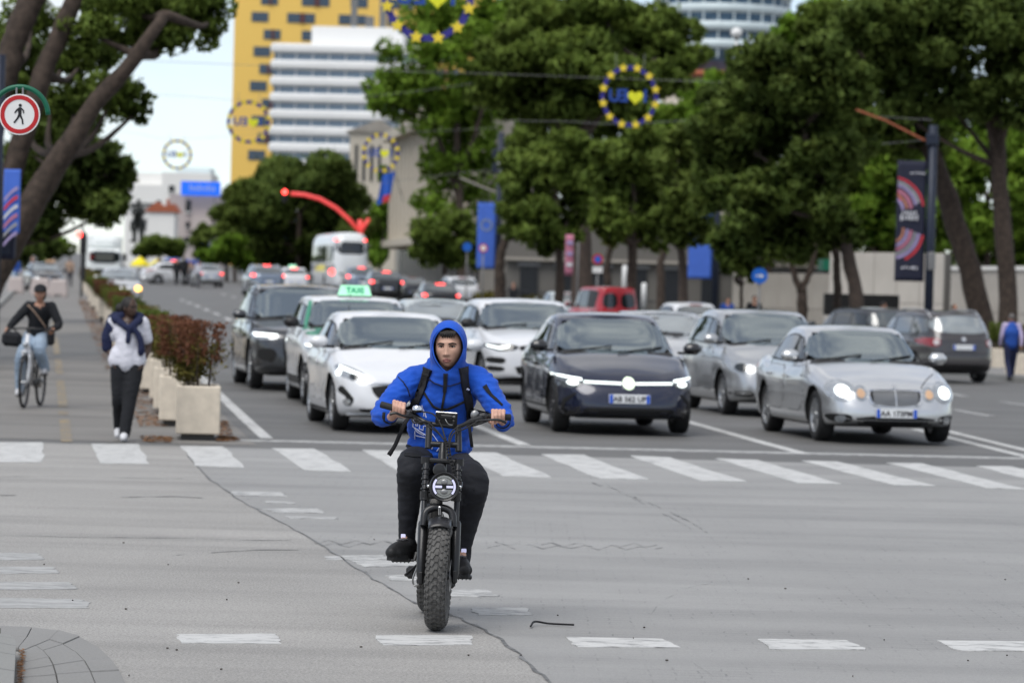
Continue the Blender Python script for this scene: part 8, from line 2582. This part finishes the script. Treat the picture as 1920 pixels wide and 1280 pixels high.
# backpack: its straps lie over the jacket
bpk = thing('backpack', 'black backpack worn by the rider with two wide shoulder straps and a loose tail', 'backpack', tuple(BO))
S1 = JP('shoulder_strap', ribbon([(803, 691), (799, 702), (793, 722), (784, 745), (776, 765), (771, 782)], 17, 11), .010, 'strap_web', bpk, th=.010)
S2 = JP('shoulder_strap', ribbon([(869, 688), (871, 700), (873, 722), (877, 748), (880, 772), (881, 800)], 17, 10), .010, 'strap_web', bpk, th=.010)
if S2: JP('strap_logo', [(872, 726), (876, 729), (874, 733), (871, 730)], .017, 'print_line', S2, .01, .003)
if S1:
    MB().box(Q(797, 703, .66), (.040, .012, .016), (0, .2, 0), .003).build('buckle', 'strap_web', S1)
tl = spline([Q(766, 783, .62), Q(757, 797, .60), Q(748, 818, .59), Q(740, 836, .585), Q(729, 853, .58)], 14)
MB().tube(tl, [.011] * 13 + [.013, .013], 8, flat=.28, up=(0, 1, 0)).build('strap_tail', 'strap_web', bpk, True)
MB().tube(spline([Q(880, 798, .66), Q(882, 815, .66), Q(885, 838, .68)], 8), .009, 8, flat=.35, up=(0, 1, 0)).build('strap_tail', 'strap_web', bpk, True)
MB().box(Q(834, 765, 1.02), (.27, .14, .40), (-.18, 0, 0), .05).build('pack', 'strap_web', bpk)
# trousers and shoes
tm = MB()
limb(tm, [hip_l + Vector((0, .01, .0)), hip_l.lerp(kn_l, .5) + Vector((-.008, 0, .015)), kn_l + Vector((-.004, -.006, .0)), kn_l.lerp(an_l, .38) + Vector((0, .012, 0)), an_l + Vector((0, .0, .02)), an_l + Vector((0, .003, -.025))], [.102, .090, .077, .070, .050, .046], 20)
limb(tm, [hip_r + Vector((0, .01, .0)), hip_r.lerp(kn_r, .5) + Vector((.006, 0, .010)), kn_r + Vector((.008, -.006, .0)), kn_r.lerp(an_r, .38) + Vector((.004, .012, 0)), an_r + Vector((0, .0, .02)), an_r + Vector((0, .003, -.025))], [.102, .092, .080, .072, .050, .046], 20)
tm.ball(Q(822, 868, .95), (.175, .15, .11), 20, 12)
trs = voxel(tm, .009, 5, ('cloth_track',), 'trousers')
noise_folds(trs, .006, (9, 9, 16), 7.7)
tro = put('trousers', trs, rider)
tb = bvh_of(trs)
JP('pocket_zip', ribbon([(889, 856), (897, 860), (903, 866)], 1.6), .001, 'bike_grey', tro, d=.7, bv=tb)
JP('waist_band', ribbon([(762, 847), (790, 850), (812, 852)], 5), .002, 'cloth_black', tro, d=.78, bv=tb)
for an, toe, pl_, yaw in ((an_l, toe_l, PL, -.42), (an_r, toe_r, PR, .12)):
    smb = MB()
    base = Vector((toe.x, toe.y, pl_.z + .012))
    d = Vector((math.sin(yaw), -math.cos(yaw), 0)); side = Vector((math.cos(yaw), math.sin(yaw), 0))
    heel = base - d * .17
    limb(smb, [heel + Vector((0, 0, .055)), base - d * .07 + Vector((0, 0, .055)), base + d * .02 + Vector((0, 0, .044)), base + d * .065 + Vector((0, 0, .036))], [.040, .045, .042, .032], 16)
    for s_ in (-1, 1): limb(smb, [heel + side * s_ * .012 + Vector((0, 0, .04)), base + side * s_ * .018 + d * .04 + Vector((0, 0, .034))], [.034, .030], 12)
    limb(smb, [heel + Vector((0, 0, .05)), an + Vector((0, .005, -.015)), an + Vector((0, .005, .02))], [.042, .044, .046], 16)
    sh = put('shoe', voxel(smb, .006, 3, ('shoe_black',), 'shoe'), rider)
    sm = MB()
    n_ = 22
    out = []
    for k in range(n_):
        a = 2 * PI * k / n_
        lx = math.cos(a); ly = math.sin(a)
        out.append(((.145 * lx), (.046 if lx > 0 else .038) * math.copysign(abs(ly) ** .7, ly)))
    TS = Matrix.Translation(base - d * .06 + Vector((0, 0, -.006))) @ Matrix.Rotation(math.atan2(d.y, d.x), 4, 'Z')
    sm.prism(out, .026, TS).build('sole', 'rubber', sh)
    sk_ = MB(); limb(sk_, [an + Vector((0, 0, .03)), an + Vector((0, .003, -.03)), base - d * .09 + Vector((0, 0, .055)), base - d * .03 + Vector((0, 0, .045))], [.048, .047, .044, .036], 14); sk_.build('sock', 'cloth_black', rider, True)
    ub = bvh_of(sh.data)
    for k in range(4):
        c = base - d * (.04 + .022 * k) + Vector((0, 0, .25))
        h = ub.ray_cast(c, Vector((0, 0, -1)))
        if h[0] is not None: MB().tube([h[0] - side * .022 + Vector((0, 0, .001)), h[0] + Vector((0, 0, .006)), h[0] + side * .022 + Vector((0, 0, .001))], .0035, 6).build('lace', 'cloth_grey', sh, True)
    MB().box(an + d * .046 + Vector((0, 0, -.002)), (.028, .006, .022), (0, 0, yaw), .003).build('tongue_tag', 'lens_lilac', sh)
# other people
def figure(label, loc, rz, J, dress, sc=1.0, group=None, vox=.014, head_turn=0.0, face=True, name='person', hands='pocket', extra=None):
    """J: joints in metres for a person of about 1.68 m facing -y. dress: (part name, material, list of limbs/balls, voxel)."""
    t = thing(name, label, 'person', tuple(loc), rz, group)
    t.scale = (sc, sc, sc)
    skin = J.get('skin', 'skin_tan')
    b = MB()
    v = lambda k: Vector(J[k])
    neck, hd = v('neck'), v('head')
    pel = (v('hip_l') + v('hip_r')) / 2
    limb(b, [pel, (pel + neck) / 2, neck - Vector((0, 0, .08))], [.11, .115, .11])
    limb(b, [neck - Vector((0, 0, .06)), hd - Vector((0, 0, .06))], [.052, .048])
    b.tube([v('sh_l'), v('sh_r')], .05, 12)
    for s_ in 'lr':
        limb(b, [v('sh_' + s_), v('el_' + s_), v('wr_' + s_)], [.046, .038, .026])
        limb(b, [v('hip_' + s_), v('kn_' + s_), v('an_' + s_)], [.075, .052, .036])
        limb(b, [v('an_' + s_), v('toe_' + s_)], [.038, .03])
        w, e = v('wr_' + s_), v('el_' + s_)
        d = (w - e).normalized()
        side = Vector((1, 0, 0)); side = (side - d * side.dot(d)).normalized(); nrm = d.cross(side)
        pc = w + d * .045
        capsule(b, w, pc, .026, .032, 10)
        for k in range(4):
            a = pc + nrm * (-.024 + .016 * k) + d * .02
            limb(b, [a, a + d * .035 + side * .006 * (1 if s_ == 'l' else -1), a + d * .058 + side * .018 * (1 if s_ == 'l' else -1)], [.0095, .009, .0075], 8, 2)
        limb(b, [w + d * .02 - nrm * .02, w + d * .05 - nrm * .042, w + d * .08 - nrm * .045], [.012, .0105, .009], 8, 2)
    bm_ = voxel(b, vox * .8, 2, (skin,), 'body')
    H = Matrix.Translation(hd) @ Matrix.Rotation(head_turn, 4, 'Z')
    hmb = head_mesh(skin, 'lips', .96)
    lh = hmb.mesh('head', [skin, skin if skin == 'skin_dark' else 'lips'], True)
    loc_h = lh.copy(); lh.transform(H)
    bm = bmesh.new(); bm.from_mesh(bm_); bm.from_mesh(lh)
    out = bpy.data.meshes.new('body'); bm.to_mesh(out); bm.free()
    for m in (skin, skin if skin == 'skin_dark' else 'lips'): out.materials.append(M[m])
    put('body', out, t)
    fh = sub('face', t); fh.matrix_local = H
    if face: face_bits(fh, loc_h, .96, 'hair_black' if skin == 'skin_dark' else 'brow_hair')
    for (nm, m, shapes, vx, wr) in dress(J):
        c = MB()
        for sh in shapes:
            if sh[0] == 'limb': limb(c, [Vector(p) for p in sh[1]], sh[2], 16)
            elif sh[0] == 'ball': c.ball(Vector(sh[1]), sh[2], 16, 12)
        me = voxel(c, vx, 4, (m,), nm)
        if wr: noise_folds(me, wr, (10, 10, 15), len(nm))
        put(nm, me, t)
    if extra: extra(t, fh)
    return t
def lerp(a, b, f): return tuple(a[i] + (b[i] - a[i]) * f for i in range(3))
def ladd(a, x, y, z): return (a[0] + x, a[1] + y, a[2] + z)
def trousers_of(J, m, r=(.112, .098, .078, .066, .058), vx=.014):
    S = []
    for s_ in 'lr':
        S.append(('limb', [J['hip_' + s_], lerp(J['hip_' + s_], J['kn_' + s_], .5), J['kn_' + s_], lerp(J['kn_' + s_], J['an_' + s_], .5), J['an_' + s_]], list(r)))
    pel = lerp(J['hip_l'], J['hip_r'], .5)
    S.append(('ball', ladd(pel, 0, .01, .03), (.155, .115, .12)))
    return ('trousers', m, S, vx, .006)
def top_of(J, m, nm='shirt', sleeve=1.0, r=.062, vx=.013, long_=.02, slim=1.0):
    pel = lerp(J['hip_l'], J['hip_r'], .5)
    S = [('limb', [ladd(pel, 0, 0, long_), lerp(pel, J['neck'], .5), ladd(J['neck'], 0, .01, -.10)], [.145 * slim, .145 * slim, .125 * slim]),
         ('ball', ladd(lerp(pel, J['neck'], .68), 0, 0, 0), (.185 * slim, .13, .14)), ('ball', ladd(lerp(pel, J['neck'], .15), 0, 0, 0), (.168 * slim, .13, .12)),
         ('limb', [J['sh_l'], ladd(J['neck'], 0, .01, -.045), J['sh_r']], [r, .062, r])]
    for s_ in 'lr':
        sh, el, wr = J['sh_' + s_], J['el_' + s_], J['wr_' + s_]
        if sleeve <= .5: S.append(('limb', [sh, lerp(sh, el, sleeve * 1.6)], [r * 1.05, r * 1.05]))
        else: S.append(('limb', [sh, lerp(sh, el, .5), el, lerp(el, wr, .88)], [r * 1.05, r, r * .92, r * .72]))
    return (nm, m, S, vx, .006)
def shoes_of(J, m):
    S = []
    for s_ in 'lr':
        a, tt = J['an_' + s_], J['toe_' + s_]
        S.append(('limb', [ladd(a, 0, .04, -.045), lerp(a, tt, .5), ladd(tt, 0, 0, .0)], [.040, .046, .034]))
        S.append(('limb', [ladd(a, 0, 0, -.05), a], [.044, .042]))
    return ('shoe', m, S, .010, 0)
def hair_part(m, shapes):
    return lambda t, fh: [MB().ball(c, r, 18, 12).build('hair' if i == 0 else 'hair_knot', m, fh, True) for i, (c, r) in enumerate(shapes)]
# pedestrian with a navy sweater knotted over a white shirt, hands in pockets, looking to her left
W1 = dict(skin='skin_dark', head=(.02, -.045, 1.475), neck=(.0, 0, 1.36), sh_l=(-.165, .0, 1.325), sh_r=(.165, .0, 1.315), el_l=(-.225, .06, 1.06), el_r=(.225, .06, 1.05), wr_l=(-.165, -.03, .89), wr_r=(.175, -.03, .88),
          hip_l=(-.085, 0, .86), hip_r=(.085, 0, .86), kn_l=(-.085, .02, .46), kn_r=(.045, -.06, .46), an_l=(-.10, .30, .14), an_r=(.0, -.12, .075), toe_l=(-.11, .18, .05), toe_r=(.0, -.24, .035))
def d1(J):
    yield trousers_of(J, 'cloth_black', (.105, .098, .080, .072, .066))
    q = top_of(J, 'cloth_white', 'shirt', .42, .066, slim=.98)
    q[2].append(('limb', [(-.075, 0, .95), (.075, 0, .95)], [.125, .125])); q[2].append(('limb', [(-.10, 0, .895), (.10, 0, .895)], [.118, .118]))
    yield q
    n = J['neck']
    yield ('tied_sweater', 'cloth_navy', [('limb', [(-.19, .05, 1.30), (-.15, .0, 1.375), (0, .065, 1.385), (.13, .0, 1.37), (.16, .03, 1.31)], [.07, .055, .05, .055, .05]),
            ('limb', [(-.13, -.07, 1.355), (-.02, -.14, 1.27), (.04, -.15, 1.25)], [.046, .040, .036]), ('limb', [(.13, -.07, 1.345), (.06, -.14, 1.27), (.03, -.15, 1.25)], [.046, .042, .036]),
            ('limb', [(.03, -.15, 1.25), (.02, -.155, 1.17), (.015, -.15, 1.10)], [.032, .03, .03]), ('limb', [(-.14, -.01, 1.34), (-.06, .0, 1.40)], [.072, .055]), ('limb', [(.13, -.01, 1.335), (.06, .0, 1.40)], [.066, .055]), ('ball', (-.19, .02, 1.26), (.075, .085, .10)), ('limb', [(.06, -.14, 1.25), (.14, -.13, 1.16), (.165, -.12, 1.03), (.16, -.11, .98)], [.034, .036, .042, .040]),
            ('limb', [(-.19, .03, 1.29), (-.23, .02, 1.16), (-.235, .04, 1.03)], [.062, .066, .06])], .012, .008)
    yield shoes_of(J, 'shoe_white')
def x1(t, fh):
    hair_part('hair_black', [((0, .022, .022), (.082, .098, .100)), ((-.03, .115, -.01), (.055, .06, .06)), ((-.02, .10, -.07), (.04, .045, .06))])(t, fh)
    MB().ball((.185, -.045, .885), (.03, .03, .02), 10, 8).build('wrist_watch', 'chrome', t, True)
g = gp(235, 826)
figure('woman in a white shirt with a navy sweater knotted over her shoulders by the planters', g, 0, W1, d1, 1.02, head_turn=R(52), extra=x1)
# woman riding a city bicycle on the cycle path
g = gp(44, 765)
cy = thing('city_bicycle', 'white forked city bicycle ridden by the woman in the dark cap', 'bicycle', tuple(g), R(-3))
def city_wheel(nm, c):
    w = sub(nm, cy, c)
    T = Matrix.Rotation(PI / 2, 4, 'Y')
    MB().lathe([(.315, -.012), (.328, -.020), (.342, -.018), (.350, 0), (.342, .018), (.328, .020), (.315, .012), (.315, -.012)], 48, T).build('tyre', 'rubber', w, True)
    MB().lathe([(.300, -.010), (.318, -.013), (.318, .013), (.300, .010), (.300, -.010)], 48, T).build('rim', 'alloy_dark', w, True)
    MB().lathe([(.012, -.05), (.02, -.03), (.02, .03), (.012, .05)], 14, T).build('hub', 'alloy', w, True)
    SPK = MB().cyl((0, 0, .015), (0, 0, .305), .0015, 4).mesh('spoke', 'alloy')
    for k in range(16): put('spoke', SPK, w, (.01 * (1 if k % 2 else -1), 0, 0), (2 * PI * k / 16, 0, 0))
city_wheel('front_wheel', (0, 0, .35)); city_wheel('rear_wheel', (.03, 1.08, .35))
def cb_(nm, mb, m='bike_black'): return mb.build(nm, m, cy, True)
for sg in (-1, 1): cb_('fork_blade', MB().tube(spline([(sg * .052, .0, .35), (sg * .052, .06, .60), (sg * .045, .10, .74)], 6), .017, 8), 'paint_white')
cb_('fork_crown', MB().box((0, .105, .76), (.13, .06, .05), None, .015), 'paint_white')
cb_('head_tube', MB().tube([(0, .10, .74), (0, .19, 1.0)], .028, 10), 'paint_white')
cb_('stem', MB().tube([(0, .19, 1.0), (0, .20, 1.08)], .018, 8))
cb_('handlebar', MB().tube(spline([(-.31, .36, 1.06), (-.24, .22, 1.07), (-.1, .18, 1.08), (0, .19, 1.08), (.1, .18, 1.08), (.24, .22, 1.07), (.31, .36, 1.06)], 20), .013, 8))
for sg in (-1, 1):
    cb_('grip', MB().tube([(sg * .30, .34, 1.062), (sg * .325, .45, 1.055)], .018, 8))
    cb_('brake_lever', MB().tube([(sg * .24, .20, 1.05), (sg * .29, .22, 1.03)], .008, 6))
cb_('down_tube', MB().tube([(0, .14, .82), (.015, .52, .30)], .026, 10), 'paint_white')
cb_('top_tube', MB().tube([(0, .17, .90), (.02, .68, .50)], .020, 10), 'paint_white')
cb_('seat_tube', MB().tube([(.015, .52, .30), (.02, .72, .86)], .018, 10))
for sg in (-1, 1): cb_('chain_stay', MB().tube([(.015 + sg * .03, .54, .30), (.03 + sg * .06, 1.08, .35)], .011, 8)); cb_('seat_stay', MB().tube([(.02 + sg * .02, .68, .74), (.03 + sg * .06, 1.08, .35)], .009, 8))
cb_('saddle', MB().box((.02, .76, .90), (.17, .27, .06), None, .028))
cb_('front_mudguard', MB().tube(spline([(0, -.22, .63), (0, -.05, .715), (0, .15, .705), (0, .30, .60)], 12), .030, 8, flat=.25))
cb_('headlamp', MB().ball((0, .03, .86), (.04, .04, .04), 12, 8), 'lamp_clear')
cb_('crank', MB().tube([(-.06, .52, .30), (-.09, .47, .155)], .011, 6)); cb_('crank', MB().tube([(.09, .52, .30), (.12, .57, .445)], .011, 6))
cb_('pedal', MB().box((-.145, .47, .15), (.10, .08, .02), None, .006)); cb_('pedal', MB().box((.17, .57, .45), (.10, .08, .02), None, .006))
cb_('chain_case', MB().box((.06, .70, .32), (.02, .5, .12), None, .03))
bag = thing('handlebar_bag', 'black bag hanging from the handlebar of the city bicycle', 'bag', tuple(g), R(-3))
MB().box((-.20, .10, .93), (.27, .17, .20), (0, .06, 0), .05).build('pouch', 'cloth_black', bag)
MB().tube(spline([(-.28, .13, 1.02), (-.24, .16, 1.09), (-.14, .16, 1.03)], 8), .010, 6).build('strap', 'strap_web', bag, True)
W2 = dict(skin='skin_tan', head=(.10, .50, 1.56), neck=(.09, .58, 1.43), sh_l=(-.07, .57, 1.385), sh_r=(.25, .57, 1.385), el_l=(-.24, .52, 1.18), el_r=(.36, .54, 1.14), wr_l=(-.31, .44, 1.08), wr_r=(.315, .44, 1.08),
          hip_l=(-.05, .76, .97), hip_r=(.11, .76, .97), kn_l=(-.125, .40, .66), kn_r=(.13, .36, .80), an_l=(-.15, .53, .24), an_r=(.17, .62, .53), toe_l=(-.165, .41, .185), toe_r=(.17, .50, .485))
def d2(J):
    yield trousers_of(J, 'cloth_jeans', (.112, .104, .085, .080, .070))
    yield top_of(J, 'cloth_black', 'pullover', 1.0, .066)
    yield ('belt_shirt', 'cloth_tan', [('ball', (.04, .72, 1.03), (.165, .12, .06))], .014, 0)
    yield shoes_of(J, 'shoe_white')
def x2(t, fh):
    MB().ball((0, .03, -.01), (.084, .09, .105), 18, 12).build('hair', 'hair_black', fh, True)
    c = MB().ball((0, .01, .055), (.088, .105, .075), 20, 12).build('cap', 'cloth_black', fh, True)
    MB().box((0, -.115, .045), (.13, .09, .010), (.25, 0, 0), .004).build('cap_peak', 'cloth_black', fh)
    MB().tube(spline([(-.06, .46, 1.40), (.06, .43, 1.28), (.2, .5, 1.08)], 8), .008, 6).build('bag_strap', 'cloth_tan', t, True)
    MB().box((.245, .60, .98), (.08, .22, .26), None, .03).build('shoulder_bag', 'cloth_black', t)
figure('woman in a dark pullover and pale jeans riding the city bicycle', g, R(-3), W2, d2, 1.0, extra=x2)
# walkers further off
def walk_pose(step=.22, arm=.12, skin='skin_tan'):
    return dict(skin=skin, head=(0, -.03, 1.55), neck=(0, 0, 1.43), sh_l=(-.18, 0, 1.385), sh_r=(.18, 0, 1.385), el_l=(-.235, .03 + arm * .4, 1.11), el_r=(.235, .03 - arm * .4, 1.11), wr_l=(-.235, arm - .03, .87), wr_r=(.235, -arm - .03, .87),
                hip_l=(-.09, 0, .90), hip_r=(.09, 0, .90), kn_l=(-.09, -step * .55, .49), kn_r=(.09, step * .2, .48), an_l=(-.085, -step, .085), an_r=(.085, step * 1.2, .12), toe_l=(-.09, -step - .14, .04), toe_r=(.09, step * 1.2 - .10, .045))
def simple(top, bot, shoe='shoe_black', vest=None, sleeve=1.0):
    def f(J):
        yield trousers_of(J, bot, vx=.02)
        yield top_of(J, top, 'shirt', sleeve, .064, .018)
        if vest: yield ('vest', vest, [('limb', [(0, 0, .93), (0, .01, 1.15), (0, .01, 1.32)], [.165, .17, .15]), ('ball', (0, .03, 1.2), (.20, .165, .2))], .018, .005)
        yield shoes_of(J, shoe)
    return f
hshort = lambda m: hair_part(m, [((0, .022, .035), (.080, .094, .092))])
hlong = lambda m: hair_part(m, [((0, .03, .01), (.086, .094, .115)), ((0, .07, -.10), (.07, .045, .10))])
FIG = {}
def walker(label, px, Y, rz, key, sc=1.0, group='people in the distance', dz=None):
    top, bot, hair, vest, lng = key
    g = gx(px, Y)
    if dz: g.z += dz
    if key not in FIG:
        FIG[key] = figure(label, g, rz, walk_pose(), simple(top, bot, vest=vest), sc, group, vox=.02, face=False, extra=(hlong if lng else hshort)(hair))
        return FIG[key]
    c = copy_tree(FIG[key]); c.location = g; c.rotation_euler.z = rz; c.scale = (sc,) * 3
    tag(c, label, 'person', group)
    return c
K_vest = ('cloth_lilac', 'cloth_navy', 'hair_grey', 'cloth_blue', 0)
K_white = ('cloth_white', 'cloth_grey', 'hair_black', None, 0)
K_black = ('cloth_black', 'cloth_black', 'hair_black', None, 1)
K_blue = ('cloth_blue', 'cloth_jeans', 'hair_black', None, 0)
K_red = ('cloth_red', 'cloth_black', 'hair_black', None, 1)
K_tan = ('cloth_tan', 'cloth_grey', 'hair_grey', None, 0)
walker('grey haired man in a blue padded vest walking away at the right edge', 1894, 87, PI + .1, K_vest, .95, group='people on the right-hand pavement', dz=.0)
walker('person in white passing in front of the marble wall', 1652, 112, PI / 2, K_white, 1.04, group='people on the right-hand pavement', dz=.05)
walker('dark haired person behind the brown estate car roof', 1786, 104, .4, K_black, 1.0, group='people on the right-hand pavement', dz=.1)
walker('person in dark clothes below the round blue sign', 1412, 122, .2, ('cloth_black', 'cloth_navy', 'hair_black', None, 0), 1.02, group='people on the right-hand pavement', dz=.1)
walker('person in blue by the thin tree behind the white hatchback', 1362, 134, .3, K_blue, 1.02, group='people on the right-hand pavement')
walker('person in red standing at the foot of the blue star banner pole', 946, 188, .2, K_red, 1.0, group='people on the right-hand pavement')
walker('dark clothed person right of the one in red near the pole', 962, 184, -.4, K_black, 1.0, group='people on the right-hand pavement')
walker('pale haired walker in black on the far left pavement', 60, 205, 0, ('cloth_black', 'cloth_grey', 'hair_grey', None, 0), 1.05)
walker('walker in blue beside the leaning trunk on the far left', 28, 200, .3, K_blue, 1.0)
walker('person in tan behind the dark taxi on the cycle path', 130, 215, PI, K_tan, 1.0)
walker('dark figure standing under the yellow parasols', 296, 262, .5, K_black, 1.0)
walker('person in red and black left of the dark car in the far group', 301, 268, PI, K_red, 1.0)
walker('dark figure in front of the flat blue awning', 331, 248, .2, K_black, 1.05)
walker('tallest dark figure of the far group left of the grey saloon', 345, 243, PI, K_black, 1.12)
walker('figure in tan at the right end of the far group', 356, 250, 0, K_tan, 1.0)
walker('person in white crossing just left of the grey saloon', 372, 230, .6, K_white, 1.0)
